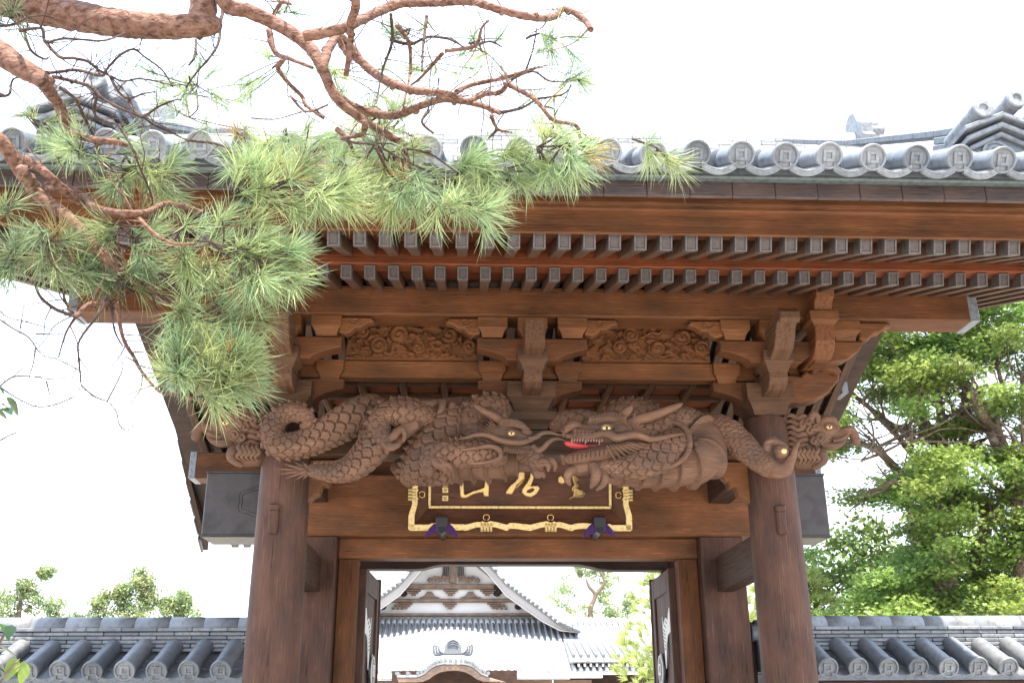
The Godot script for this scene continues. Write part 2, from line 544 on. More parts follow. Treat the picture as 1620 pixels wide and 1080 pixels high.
	# small curled ears beside the outer blocks, under the purlin
	for s in [-1, 1]:
		if corner and s * c > 0: continue
		st = mk()
		prism(st, V2([0.1, 0.03, 0.15, 0.015, 0.19, 0.03, 0.22, 0.065, 0.27, 0.07, 0.31, 0.1, 0.36, 0.115, 0.34, 0.15, 0.1, 0.152]), -0.05, 0.05, Transform3D(), 0.012, true)
		for k in 1:
			pathtube(st, [0.19, 0.115, 0.05, 0.005, 0.215, 0.135, 0.055, 0.006, 0.245, 0.12, 0.055, 0.007, 0.235, 0.09, 0.055, 0.007, 0.195, 0.085, 0.055, 0.006, 0.16, 0.11, 0.055, 0.006], 0.01, 6)
		obj("curled_ear", fin(st), wb, b, Transform3D(Basis.from_scale(Vector3(s, 1, 1)), Vector3(c + s * 0.3, 4.262, 0.4)))

func cloud_panel(x0: float, x1: float, seed_: int) -> void:
	# carved clouds: spirals and flowing ribs as relief
	var nx := 200
	var ny := 56
	var y0 := 4.205
	var y1 := 4.525
	var r := RandomNumberGenerator.new()
	r.seed = seed_
	var cs := []
	for i in 6:
		cs.append([x0 + (x1 - x0) * (i + 0.5 + r.randf_range(-0.3, 0.3)) / 6.0, lerpf(y0, y1, [0.7, 0.3, 0.66, 0.28, 0.68, 0.36][i] + r.randf_range(-0.06, 0.06)), r.randf_range(0.055, 0.085), 1 if r.randf() < 0.5 else -1, r.randf() * TAU])
	var fl := FastNoiseLite.new()
	fl.seed = seed_
	fl.frequency = 3.2
	var hs := PackedFloat32Array()
	for j in ny + 1:
		for i in nx + 1:
			var x := lerpf(x0, x1, float(i) / nx)
			var y := lerpf(y0, y1, float(j) / ny)
			var h := 0.0
			var inside := false
			for c in cs:
				var dx: float = x - c[0]
				var dy: float = y - c[1]
				var d := sqrt(dx * dx + dy * dy)
				if d < c[2]:
					var ph: float = d / c[2] * 1.6 * TAU - c[3] * atan2(dy, dx) + c[4]
					h = 0.026 + 0.016 * (0.5 + 0.5 * sin(ph)) + 0.01 * (1.0 - d / c[2])
					if d > c[2] * 0.9: h -= 0.03
					inside = true
			if not inside:
				var w := fl.get_noise_2d(x, y * 1.4) * 1.6
				var f := sin((y - y0) * 40.0 + w * 6.5 + sin(x * 10.0 + seed_) * 1.9)
				var g := pow(absf(f), 0.6) * signf(f)
				h = 0.02 + 0.022 * g
				var open := fl.get_noise_2d(x * 1.3 + 7.0, y * 2.2 + 3.0)
				if open > 0.27: h -= 0.035 * smoothstep(0.27, 0.33, open)
			var e := minf(minf(float(i) / nx, 1.0 - float(i) / nx) * 3.6, minf(float(j) / ny, 1.0 - float(j) / ny))
			h *= smoothstep(0.0, 0.07, e)
			hs.append(h)
	var st := mk(true)
	var z := 0.068
	for j in ny:
		for i in nx:
			var a := Vector3(lerpf(x0, x1, float(i) / nx), lerpf(y0, y1, float(j) / ny), z)
			var b := Vector3(lerpf(x0, x1, float(i + 1) / nx), lerpf(y0, y1, float(j + 1) / ny), z)
			var k := j * (nx + 1) + i
			var p00 := Vector3(a.x, a.y, z + hs[k])
			var p10 := Vector3(b.x, a.y, z + hs[k + 1])
			var p01 := Vector3(a.x, b.y, z + hs[k + nx + 1])
			var p11 := Vector3(b.x, b.y, z + hs[k + nx + 2])
			tri(st, p00, p01, p10)
			tri(st, p10, p01, p11)
	var panel := holder("cloud_frieze", gate)
	obj("carved_clouds", fin(st), wood("warm", 0), panel)
	box("backing_board", panel, wood("warm", 0), Vector3(x0, y0, -0.03), Vector3(x1, y1, 0.066))

func rafter_mesh(l: float, w: float, h: float) -> ArrayMesh:
	# runs along -z from its metal-capped end at the origin
	var st := mk()
	cbox(st, T(0, 0, -l / 2 - 0.02), Vector3(w, h, l - 0.04), 0.004)
	var m := fin(st, wood("rafter", 2))
	st = mk()
	var t := 0.012
	var W := w + 0.008
	var H := h + 0.008
	for s in [-1, 1]:
		cbox(st, T(s * (W - t) / 2, 0, -0.045), Vector3(t, H, 0.11), 0.002)
		cbox(st, T(0, s * (H - t) / 2, -0.045), Vector3(W - 2 * t, t, 0.11), 0.002)
	m = fin(st, M.cap, m)
	st = mk()
	cbox(st, T(0, 0, -0.012), Vector3(W - 2 * t, H - 2 * t, 0.03), 0.002)
	return fin(st, M.capin, m)

func disc_mesh(r: float, l: float, m: Material, tail := true) -> ArrayMesh:
	# round eave tile: face towards +z at z = 0, tube running back along -z
	var st := mk()
	var X := Transform3D(Basis(Vector3.RIGHT, PI / 2), Vector3.ZERO)   # lathe's y to +z
	lathe(st, [0.0, -0.016, r * 0.78, -0.016, r * 0.82, -0.004, r * 0.86, 0.0, r * 0.95, 0.0, r, -0.008, r, -0.03, r * 0.9, -0.05], 32, X)
	for s in [-1, 1]:
		cbox(st, T(s * r * 0.32, 0, -0.012), Vector3(r * 0.24, r * 0.88, 0.014), 0.002)
		cbox(st, T(0, s * r * 0.32, -0.012), Vector3(r * 0.4, r * 0.24, 0.014), 0.002)
	var am := fin(st)
	if tail:
		st = mk(true)
		lathe(st, [r * 0.88, -0.04, r * 0.88, -l], 24, X)
		am = fin(st, null, am)
	for i in am.get_surface_count(): am.surface_set_material(i, m)
	return am

func pan_mesh(w: float, sag: float, l: float, m: Material) -> ArrayMesh:
	# curved eave pan tile with a decorated lip; face at z = 0
	var st := mk()
	var n := 10
	for i in n:
		var q := []
		for t in [float(i) / n, float(i + 1) / n]:
			var x: float = (t - 0.5) * w
			var y: float = -sag * (1.0 - pow(absf(t - 0.5) * 2.0, 2.0))
			q.append([x, y])
		var drop := 0.042
		var a := Vector3(q[0][0], q[0][1], 0)
		var b := Vector3(q[1][0], q[1][1], 0)
		var dn := Vector3(0, -drop, 0)
		face(st, [a, b, b + dn, a + dn], Vector3(0, 0, 1))
		face(st, [a + dn, b + dn, b + dn + Vector3(0, 0, -0.03), a + dn + Vector3(0, 0, -0.03)], Vector3.DOWN)
		face(st, [a, b, b + Vector3(0, 0, -l), a + Vector3(0, 0, -l)], Vector3.UP)
		face(st, [a + Vector3(0, -0.02, -0.03), b + Vector3(0, -0.02, -0.03), b + Vector3(0, -0.02, -l), a + Vector3(0, -0.02, -l)], Vector3.DOWN)
	# raised border and scrolls on the lip
	for dy in [-0.008, -0.036]:
		var a := []
		for i in 7:
			var t := i / 6.0
			a.append_array([(t - 0.5) * w * 0.94, -sag * (1.0 - pow(absf(t - 0.5) * 2.0, 2.0)) + dy, 0.001, 0.0035])
		pathtube(st, a, 0.05, 5)
	for s in [-1, 1]:
		pathtube(st, [0.0, -sag - 0.02, 0.0, 0.003, s * 0.02, -sag - 0.012, 0.002, 0.004, s * 0.045, -sag - 0.024, 0.002, 0.004, s * 0.065, -sag * 0.8 - 0.018, 0.002, 0.003, s * 0.085, -sag * 0.6 - 0.02, 0.0, 0.003], 0.012, 5)
	var am := fin(st)
	am.surface_set_material(0, m)
	return am

func sweep_x(prof: Array, x0: float, x1: float) -> ArrayMesh:   # a z, y outline drawn along x
	var st := mk()
	prism(st, V2(prof), x0, x1, Transform3D(Basis(Vector3(0, 0, 1), Vector3(0, 1, 0), Vector3(1, 0, 0)), Vector3.ZERO))
	return fin(st)

func build_gate() -> void:
	gate = thing("temple_gate", "dark timber temple gate with grey tiled roof, round front pillars and open doors", "gate")
	# pillars and posts
	for s in [-1, 1]:
		var st := mk(true)
		lathe(st, [0.0, 0.0, 0.24, 0.0, 0.24, 0.12, 0.205, 0.16, 0.2, 0.3, 0.195, 2.4, 0.187, 3.3, 0.18, 3.62, 0.165, 3.74, 0.14, 3.765, 0.0, 3.765], 40)
		var p := obj("round_pillar", fin(st), wood("post", 1), gate, T(s * PX, 0, 0))
		var wst := mk()
		cbox(wst, T(0, 2.9, 0.2), Vector3(0.07, 0.17, 0.06), 0.01)
		cbox(wst, T(0, 3.005, 0.2), Vector3(0.078, 0.05, 0.075), 0.012)
		obj("wedge_peg", fin(wst), wood("post", 1), p, T(s * 0.005 - 0.02, 0, 0))
		box("main_post", gate, wood("post", 1), Vector3(s * 1.855 - 0.2, 0, -2.0), Vector3(s * 1.855 + 0.2, 3.098, -1.6), 0.012)
		st = mk(true)
		lathe(st, [0.24, 0.0, 0.24, 0.12, 0.19, 0.16, 0.18, 3.6, 0.0, 3.6], 28)
		obj("rear_pillar", fin(st), wood("post", 1), gate, T(s * PX, 0, -3.7))
		box("side_tie_beam", gate, wood("dark", 2), Vector3(s * 1.86 - 0.075, 2.6, -1.602), Vector3(s * 1.86 + 0.075, 2.905, -0.1))
		box("side_tie_beam", gate, wood("dark", 2), Vector3(s * 1.86 - 0.075, 2.6, -3.6), Vector3(s * 1.86 + 0.075, 2.905, -1.998))
		box("side_beam", gate, wood("dark", 2), Vector3(s * 1.86 - 0.1, 3.4, -3.6), Vector3(s * 1.86 + 0.1, 3.64, -0.1))
		box("door_jamb", gate, wood("beam", 1), Vector3(minf(s * 1.47, s * 1.65), 0, -1.92), Vector3(maxf(s * 1.47, s * 1.65), 2.913, -1.74), 0.008)
		box("side_board", gate, wood("dark", 1), Vector3(minf(s * 2.056, s * 2.13), 0, -1.86), Vector3(maxf(s * 2.056, s * 2.13), 2.35, -1.76), 0.008)
		# carved bracket between pillar and cross beam
		st = mk()
		prism(st, V2([0, 0, 0.34, 0, 0.33, -0.05, 0.24, -0.07, 0.2, -0.13, 0.17, -0.16, 0.16, -0.21, 0.11, -0.2, 0.09, -0.27, 0.05, -0.29, 0, -0.34]), -0.06, 0.06, Transform3D(), 0.012, true)
		obj("carved_brace", fin(st), wood("warm", 0), gate, Transform3D(Basis.from_scale(Vector3(-s, 1, 1)), Vector3(s * 1.69, 3.408, -0.02)))
		# clad beam ends
		var c := box("copper_beam_end", gate, M.copper, Vector3(minf(s * 2.27, s * 2.87), 3.09, -2.03), Vector3(maxf(s * 2.27, s * 2.87), 3.668, -1.57), 0.012)
		st = mk()
		cbox(st, T(0, 0.293, 0.0), Vector3(0.612, 0.02, 0.48), 0.006)
		cbox(st, T(0, -0.283, 0.0), Vector3(0.615, 0.016, 0.48), 0.005)
		obj("folded_seam", fin(st), M.copper, c)
		st = mk()
		for rr in [[0.1, 0.005], [0.13, 0.004]]:
			var ring := []
			for k in 41:
				var a := TAU * k / 40
				var rad: float = rr[0] * (1.0 + 0.09 * cos(5 * a))
				ring.append_array([cos(a) * rad, sin(a) * rad, 0.232, rr[1]])
			pathtube(st, ring, 0.02, 6)
		obj("flower_crest", fin(st), M.copper, c, T(-s * 0.13, 0.02, 0))
		st = mk()
		cbox(st, T(0, -0.295, 0), Vector3(0.59, 0.008, 0.44), 0.002)
		obj("copper_underside", fin(st), M.copper_under, c)
	box("main_beam", gate, wood("lintel", 0), Vector3(-2.3, 3.1, -2.0), Vector3(2.3, 3.66, -1.6), 0.015)
	box("door_lintel", gate, wood("lintel", 0), Vector3(-1.654, 2.915, -1.94), Vector3(1.654, 3.098, -1.73), 0.008)
	box("transom_board", gate, wood("beam", 0), Vector3(-1.9, 3.662, -1.84), Vector3(1.9, 4.14, -1.78))
	# cross beam between the front pillars, slightly cambered
	var top := []
	var bot := []
	for i in 13:
		var t := i / 12.0
		var x := lerpf(-1.72, 1.72, t)
		top.append_array([x, 3.622 + 0.012 * sin(PI * t)])
		bot = [x, 3.41 + 0.02 * pow(sin(PI * t), 0.5)] + bot
	var cst := mk()
	prism(cst, V2(top + bot), -0.12, 0.12, Transform3D(), 0.012, true)
	obj("cross_beam", fin(cst), wood("grey", 0), gate)
	# rear rainbow beam
	var rb := []
	for q in [[-1.75, 3.06], [-1.1, 3.06], [-0.95, 3.066], [-0.85, 3.095], [-0.75, 3.112], [0.75, 3.112], [0.88, 3.09], [0.98, 3.062], [1.1, 3.05], [1.75, 3.05], [1.75, 3.34], [-1.75, 3.34]]: rb.append_array(q)
	cst = mk()
	prism(cst, V2(rb), -3.78, -3.56, Transform3D(), 0.015, true)
	obj("rainbow_beam", fin(cst), wood("dark", 0), gate)
	# doors
	for s in [-1, 1]:
		var d := holder("door", gate, Vector3(s * 1.455, 0, -1.92))
		d.rotation.y = -0.035 if s < 0 else -0.02
		var x := 0.0
		var st := mk()
		for q in [[-0.11, 0.14], [-1.0, 0.15]]:
			cbox(st, T(x, 1.46, q[0]), Vector3(0.085, 2.8, q[1]), 0.008)
		for q in [[2.76, 0.2], [0.2, 0.28], [1.1, 0.2]]:
			cbox(st, T(x, q[0], -0.555), Vector3(0.083, q[1], 0.74), 0.008)
		obj("door_frame", fin(st), wood("post", 1), d)
		for k in 3:
			box("door_board", d, wood("post", 1), Vector3(-0.022, 0.3, -0.18 - (k + 1) * 0.249 + 0.002), Vector3(0.022, 2.68, -0.18 - k * 0.249), 0.004)
		st = mk()
		var inn: int = -s   # towards the passage
		cbox(st, T(0, 1.46, -1.1), Vector3(0.11, 2.84, 0.05), 0.006)
		obj("meeting_rail", fin(st), wood("post", 1), d)
		# studded white metal fitting, cut like a leaf
		st = mk()
		prism(st, V2([-0.2, 0.12, -0.16, 0.03, -0.02, 0.1, 0.1, 0.07, 0.2, 0.17, 0.2, -0.05, 0.06, -0.07, -0.03, -0.15, -0.07, -0.26, -0.11, -0.36, -0.14, -0.2, -0.17, -0.07]), 0.0, 0.008, Transform3D(), 0.002)
		obj("leaf_fitting", fin(st), M.white, d, Transform3D(Basis(Vector3(0, 0, 1) , Vector3.UP, Vector3(inn, 0, 0)), Vector3(inn * 0.044, 2.33, -0.27)))
		st = mk()
		for k in 26:
			var yy := 0.12 - 0.36 * (k / 26.0)
			ball(st, Vector3(-0.1 + 0.05 * sin(k * 2.1) + maxf(0.0, yy) * 1.6, yy * 0.8 - 0.01, 0.009), Vector3(0.007, 0.007, 0.004), 6)
		obj("stud", fin(st), M.black, d, Transform3D(Basis(Vector3(0, 0, 1), Vector3.UP, Vector3(inn, 0, 0)), Vector3(inn * 0.044, 2.33, -0.27)))
		# round crest with a white ring and a square inside
		var c := holder("round_crest", d, Vector3(inn * 0.045, 1.97, -0.62))
		var cb := Transform3D(Basis(Vector3.FORWARD, inn * PI / 2), Vector3.ZERO)
		st = mk()
		lathe(st, [0.0, 0.02, 0.13, 0.02, 0.15, 0.012, 0.155, 0.0], 36, cb)
		obj("crest_disc", fin(st), M.black, c)
		st = mk()
		lathe(st, [0.114, 0.018, 0.117, 0.026, 0.132, 0.026, 0.135, 0.018], 36, cb)
		for q in [-1, 1]:
			cbox(st, cb * T(q * 0.042, 0.026, 0), Vector3(0.022, 0.012, 0.106), 0.003)
			cbox(st, cb * T(0, 0.026, q * 0.042), Vector3(0.062, 0.012, 0.022), 0.003)
		obj("crest_mark", fin(st), M.white, c)
	# coffered ceiling over the passage
	var ce := holder("coffered_ceiling", gate)
	for i in 11:
		var x := -1.7 + 0.34 * i
		box("ceiling_bar", ce, wood("grey", 2), Vector3(x - 0.026, 4.08, -1.775), Vector3(x + 0.026, 4.14, -0.2), 0.008)
	for j in 5:
		var z := -0.24 - 0.37 * j
		for i in 10:
			var x := -1.7 + 0.34 * i
			box("ceiling_bar", ce, wood("grey", 0), Vector3(x + 0.027, 4.082, z - 0.026), Vector3(x + 0.313, 4.138, z + 0.026), 0.008)
			if j < 4:
				var st := mk()
				cbox(st, T(x + 0.17, 4.155, z - 0.185), Vector3(0.34, 0.02, 0.37), 0.0)
				cbox(st, T(x + 0.17, 4.14, z - 0.185), Vector3(0.24, 0.03, 0.27), 0.012)
				obj("ceiling_panel", fin(st), wood("red", 0), ce)
	# brackets, wall beam, friezes, purlins
	for c in [-PX, 0.0, PX]: bracket_set(c)
	for s in [-1, 1]:
		box("wall_beam", gate, wood("warm", 0), Vector3(minf(s * 0.02, s * 1.84), 4.06, -0.07), Vector3(maxf(s * 0.02, s * 1.84), 4.203, 0.062), 0.012)
	cloud_panel(-1.45, -0.42, 11)
	cloud_panel(0.42, 1.45, 23)
	box("frieze_board", gate, wood("warm", 0), Vector3(-2.3, 4.527, -0.05), Vector3(2.3, 4.66, 0.09), 0.008)
	box("soffit_plank", gate, wood("warm", 0), Vector3(-2.3, 4.535, 0.092), Vector3(2.3, 4.56, 0.22), 0.003)
	for q in [[0.22, 0.48, 4.422, 4.665, 3.44], [-4.05, -3.75, 4.1, 4.4, 3.6], [-3.2, -2.95, 4.92, 5.1, 3.72]]:
		var k := box("purlin", gate, wood("beam", 0), Vector3(-q[4], q[2], q[0]), Vector3(q[4], q[3], q[1]), 0.012)
		for s in [-1, 1]:
			var st := mk()
			var hy: float = q[3] - q[2]
			var wz: float = q[1] - q[0]
			cbox(st, T(s * (q[4] + 0.012), 0, 0), Vector3(0.075, hy + 0.012, wz + 0.012), 0.006)
			for yy in [-0.33, 0.33]:
				ball(st, Vector3(s * (q[4] + 0.012), yy * hy, wz / 2 + 0.006), Vector3(0.007, 0.007, 0.004), 6)
			obj("metal_cap", fin(st), M.zinc, k)
	# eaves: two tiers of rafters with metal caps
	var ev := holder("front_eave", gate)
	var low := rafter_mesh(3.0, 0.066, 0.086)
	var fly := rafter_mesh(0.95, 0.071, 0.095)
	var tl := atan(0.3)
	var tf := atan(0.37)
	for k in range(-24, 25):
		var x := 0.108 + RAF * k
		obj("rafter", low, null, ev, Transform3D(Basis(Vector3.RIGHT, tl), Vector3(x + 0.004 * sin(k * 7.1), 4.447, 1.2)))
		obj("flying_rafter", fly, null, ev, Transform3D(Basis(Vector3.RIGHT, tf), Vector3(x + 0.003 * sin(k * 5.3), 4.36, 1.9)))
	box("rafter_rail", ev, wood("red", 0), Vector3(-3.9, 4.496, 1.1), Vector3(3.9, 4.672, 1.232), 0.008)
	var xs := [-3.92, -1.9, 0.35, 2.4, 3.92]
	for i in 4:
		var y := 4.535
		var st := mk()
		cbox(st, Transform3D(Basis(Vector3.RIGHT, tf), Vector3((xs[i] + xs[i + 1]) / 2, 4.575, 1.5)), Vector3(xs[i + 1] - xs[i] - 0.004, 0.02, 0.94), 0.003)
		obj("soffit_board", fin(st), wood("red", 0), ev)
		st = mk()
		cbox(st, Transform3D(Basis(Vector3.RIGHT, tl), Vector3((xs[i] + xs[i + 1]) / 2, 4.71, 0.53)), Vector3(xs[i + 1] - xs[i] - 0.004, 0.02, 1.25), 0.003)
		obj("soffit_board", fin(st), wood("red", 0), ev)
	obj("eave_beam", sweep_x([1.8, 4.43, 1.9, 4.415, 1.955, 4.382, 1.97, 4.39, 1.965, 4.44, 1.972, 4.5, 1.985, 4.535, 1.985, 4.56, 1.8, 4.56], -3.92, 3.92), wood("beam", 0), ev)
	obj("eave_moulding", sweep_x([1.986, 4.5, 2.05, 4.5, 2.062, 4.51, 2.065, 4.53, 2.075, 4.548, 2.08, 4.64, 1.986, 4.64], -3.92, 3.92), wood("beam", 0), ev)
	for k in range(-15, 15):
		var x := 0.05 + 0.2587 * k
		box("fascia_board", ev, wood("fascia", 0), Vector3(x + 0.0015, 4.471 + 0.001 * (k % 2), 2.275), Vector3(x + 0.2572, 4.592, 2.302 + 0.0015 * (k % 3)), 0.003)
	box("eave_strip", ev, M.verge, Vector3(-3.95, 4.56, 2.3085), Vector3(3.95, 4.625, 2.37), 0.01)
	var re := holder("rear_eave", gate)
	var rr := rafter_mesh(4.55, 0.085, 0.1)
	for k in range(-23, 23):
		obj("rafter", rr, null, re, Transform3D(Basis(Vector3.UP, PI) * Basis(Vector3.RIGHT, atan(0.4)), Vector3(0.108 + RAF * k, 3.72, -6.05)))
	box("fascia_board", re, wood("dark", 0), Vector3(-3.92, 3.77, -6.15), Vector3(3.92, 3.87, -6.05))
	# roof body
	var rf := holder("tiled_roof", gate)
	obj("roof_deck", sweep_x([2.27, 4.645, 2.27, 4.605, 2.0, 4.6, 1.92, 4.46, 1.09, 4.755, 1.09, 4.585, -1.8, 5.46, -3.9, 4.7, -6.12, 3.775, -6.12, 3.79, -4.85, 4.72, -3.42, 5.78, -1.8, 6.98, 0.0, 5.9, 1.5, 5.08], -3.9, 3.9), wood("dark", 0), rf)
	for s in [-1, 1]:
		obj("bargeboard", sweep_x([2.2, 4.55, 2.2, 4.4, 1.5, 4.66, 0, 5.45, -1.8, 6.45, -3.42, 5.3, -4.85, 4.25, -5.95, 3.62, -5.95, 3.85, -4.85, 4.62, -3.42, 5.7, -1.8, 6.9, 0, 5.8, 1.5, 5.0], s * 3.905, s * 3.965), wood("dark", 2), rf)
	# tiles
	var path := [Vector2(2.55, 4.612), Vector2(1.5, 5.15), Vector2(0, 5.99), Vector2(-1.7, 7.06)]
	var rear := [Vector2(-6.24, 3.84), Vector2(-4.85, 4.8), Vector2(-3.42, 5.86), Vector2(-1.9, 7.03)]
	var ft := atan2(path[1].y - path[0].y, path[0].x - path[1].x)
	var round_m := [disc_mesh(0.08, 0.34, M.tile), disc_mesh(0.08, 0.34, M.tile_pale), disc_mesh(0.08, 0.34, M.tile_dark)]
	var pan_m := [pan_mesh(0.205, 0.038, 0.34, M.tile), pan_mesh(0.205, 0.038, 0.34, M.tile_pale)]
	var col := mk(true)
	var rcol := mk(true)
	for k in range(-15, 16):
		var x := 0.05 + 0.2587 * k
		obj("round_eave_tile", round_m[[0, 1, 0, 1, 2][posmod(k * 3, 5)]], null, rf, Transform3D(Basis(Vector3.RIGHT, ft * 0.96) * Basis(Vector3(0, 0, 1), 0.05 * sin(k * 3.7)), Vector3(x, 4.612 + 0.004 * sin(k * 2.3), 2.55)))
		if k < 15:
			obj("pan_eave_tile", pan_m[posmod(k, 2)], null, rf, Transform3D(Basis(Vector3.RIGHT, ft), Vector3(x + 0.12935, 4.578, 2.53)))
		for side in 2:
			var pp: Array = rear if side else path
			var st := rcol if side else col
			var pts := PackedVector3Array()
			var rad := PackedFloat32Array()
			for i in 3:
				var a: Vector2 = pp[i]
				var b: Vector2 = pp[i + 1]
				var n := int(a.distance_to(b) / 0.3)
				for j in n:
					if i == 0 and j == 0 and side == 0: continue
					for e in [[0.0, 0.078], [0.96, 0.078], [0.97, 0.07], [1.0, 0.07]]:
						var q := a.lerp(b, (j + e[0]) / n)
						pts.append(Vector3(x, q.y, q.x))
						rad.append(e[1])
			tube(st, pts, rad, 12, true, Vector3.RIGHT)
	var cm := obj("round_tile_columns", fin(col), M.tile, rf)
	tag(cm, "", "", "", "stuff")
	cm = obj("round_tile_columns", fin(rcol), M.tile, rf)
	tag(cm, "", "", "", "stuff")
	obj("pan_tile_sheet", sweep_x([2.45, 4.545, 1.5, 5.06, 0, 5.9, -1.8, 6.995, -3.42, 5.8, -4.85, 4.74, -6.24, 3.78, -6.24, 3.8, -4.85, 4.76, -3.42, 5.83, -1.8, 7.02, 0, 5.94, 1.5, 5.1, 2.45, 4.58], -3.91, 3.91), M.tile_dark, rf)
	# stepped verge tiles down both gable edges
	var vt := mk(true)
	lathe(vt, [0.0, 0.0, 0.085, 0.0, 0.095, 0.01, 0.095, 0.07, 0.082, 0.08, 0.08, 0.34, 0.0, 0.34], 16, Transform3D(Basis(Vector3.RIGHT, -PI / 2), Vector3.ZERO))
	var vm := fin(vt)
	var hang := boxm(Vector3(0.03, 0.3, 0.3), 0.01)
	for s in [-1, 1]:
		for side in 2:
			var pp: Array = rear if side else path
			for i in 3:
				var a: Vector2 = pp[i]
				var b: Vector2 = pp[i + 1]
				var n := int(a.distance_to(b) / 0.29)
				for j in n:
					var q := a.lerp(b, float(j) / n)
					var ang := atan2(b.y - a.y, absf(b.x - a.x))
					var bs := Basis(Vector3.RIGHT, ang - 0.05) if side == 0 else Basis(Vector3.UP, PI) * Basis(Vector3.RIGHT, ang - 0.05)
					obj("verge_tile", vm, M.verge, rf, Transform3D(bs, Vector3(s * 3.97, q.y + 0.02, q.x)))
					obj("verge_flap", hang, M.verge, rf, Transform3D(bs, Vector3(s * 4.04, q.y - 0.1, q.x)) * Transform3D(Basis(Vector3.RIGHT, -0.05), Vector3(0, 0, -0.15)))
	# main ridge
	var rd := holder("main_ridge", gate)
	for j in 7:
		for i in 24:
			var x: float = -3.72 + 0.31 * i + (0.155 if j % 2 else 0.0)
			var w: float = 0.3 - 0.012 * j
			box("ridge_tile", rd, M.tile_pale if (i * 7 + j * 3) % 5 == 0 else M.ridge_glare, Vector3(x, 7.0 + j * 0.055, -1.8 - w / 2 - 0.05), Vector3(minf(x + 0.306, 3.72), 7.048 + j * 0.055, -1.8 + w / 2 + 0.05), 0.006)
	var capst := mk(true)
	lathe(capst, [0.0, 0.0, 0.12, 0.0, 0.12, 0.305, 0.0, 0.305], 16, Transform3D(Basis(Vector3.FORWARD, PI / 2), Vector3.ZERO))
	var capm := fin(capst)
	for i in 24: obj("ridge_cap", capm, M.ridge_glare, rd, T(-3.72 + 0.31 * i, 7.42, -1.8))
	for s in [-1, 1]:
		var o := holder("ridge_end", rd, Vector3(s * 3.74, 7.2, -1.8))
		var st := mk()
		prism(st, V2([-0.34, -0.12, 0.34, -0.12, 0.36, 0.0, 0.3, 0.06, 0.33, 0.14, 0.25, 0.22, 0.27, 0.32, 0.17, 0.4, 0.13, 0.52, 0.0, 0.58, -0.13, 0.52, -0.17, 0.4, -0.27, 0.32, -0.25, 0.22, -0.33, 0.14, -0.3, 0.06, -0.36, 0.0]), -0.03, 0.11, Transform3D(Basis(Vector3.UP, s * PI / 2), Vector3.ZERO), 0.02)
		obj("ornament_plate", fin(st), M.tile_pale, o)
		for q in [[0.44, 0.0, 0.07], [0.3, 0.0, 0.06], [0.19, 0.0, 0.05], [0.3, -0.15, 0.05], [0.3, 0.15, 0.05]]:
			st = mk(true)
			lathe(st, [0.0, 0.05, q[2], 0.05, q[2], 0.26, q[2] * 0.8, 0.265, 0.0, 0.262], 16, Transform3D(Basis(Vector3.FORWARD, s * PI / 2), Vector3(0, q[0], q[1])))
			obj("ridge_end_tube", fin(st), M.tile_pale, o)
	for s in [-1, 1]: descending_ridge(s * 2.93)

func descending_ridge(x: float) -> void:
	var d := holder("descending_ridge", gate)
	var pts := [Vector2(2.02, 4.92), Vector2(1.5, 5.2), Vector2(0, 6.05), Vector2(-1.5, 7.0)]
	for layer in 5:
		var w := 0.34 - 0.03 * layer
		for i in 3:
			var a: Vector2 = pts[i]
			var b: Vector2 = pts[i + 1]
			var n := int(a.distance_to(b) / 0.3)
			var ang := atan2(b.y - a.y, a.x - b.x)
			for j in n:
				if layer < 4 and layer > 1 and (i > 0): continue
				var q := a.lerp(b, (j + 0.5) / n)
				obj("ridge_course_tile", boxm(Vector3(w, 0.05, a.distance_to(b) / n - 0.004), 0.006), M.tile, d, Transform3D(Basis(Vector3.RIGHT, ang), Vector3(x, q.y + layer * 0.062, q.x)))
	# front end: plinth with a round crest under three chevron tiles and two round ends
	var o := holder("ridge_end", d, Vector3(x, 4.86, 2.06))
	var st := mk()
	prism(st, V2([-0.2, -0.1, 0.2, -0.1, 0.2, 0.12, 0.0, 0.21, -0.2, 0.12]), -0.1, 0.03, Transform3D(), 0.008)
	obj("ornament_plate", fin(st), M.tile_dark, o)
	for k in 3:
		st = mk()
		var hw := 0.22 + 0.025 * k
		var y := 0.1 + 0.055 * k
		prism(st, V2([-hw, y - 0.025, 0, y + 0.085, hw, y - 0.025, hw, y + 0.012, 0, y + 0.125, -hw, y + 0.012]), -0.3, 0.06 + 0.03 * k, Transform3D(), 0.008)
		obj("chevron_tile", fin(st), M.tile if k != 1 else M.tile_pale, o)
	var X := Transform3D(Basis(Vector3.RIGHT, PI / 2), Vector3.ZERO)
	st = mk()
	lathe(st, [0.0, 0.04, 0.045, 0.04, 0.05, 0.05, 0.062, 0.05, 0.066, 0.04, 0.075, 0.04, 0.08, 0.05, 0.095, 0.05, 0.1, 0.03], 28, X)
	obj("round_crest", fin(st), M.tile, o, T(-0.05, 0.06, 0))
	for q in [[-0.13, 0.35], [0.105, 0.43], [0.27, 0.35]]:
		st = mk()
		lathe(st, [0.0, 0.12, 0.026, 0.12, 0.03, 0.132, 0.06, 0.132, 0.068, 0.125, 0.068, 0.08, 0.062, 0.075, 0.062, -0.3], 28, X)
		obj("ridge_end_tube", fin(st), M.tile_pale, o, T(q[0], q[1], 0))
	st = mk()
	prism(st, V2([-0.2, 0.24, -0.1, 0.28, 0.0, 0.335, 0.1, 0.37, 0.2, 0.3, 0.3, 0.27, 0.3, 0.22, 0, 0.29, -0.2, 0.2]), -0.3, 0.03, Transform3D(), 0.006)
	obj("saddle_tile", fin(st), M.tile_dark, o)
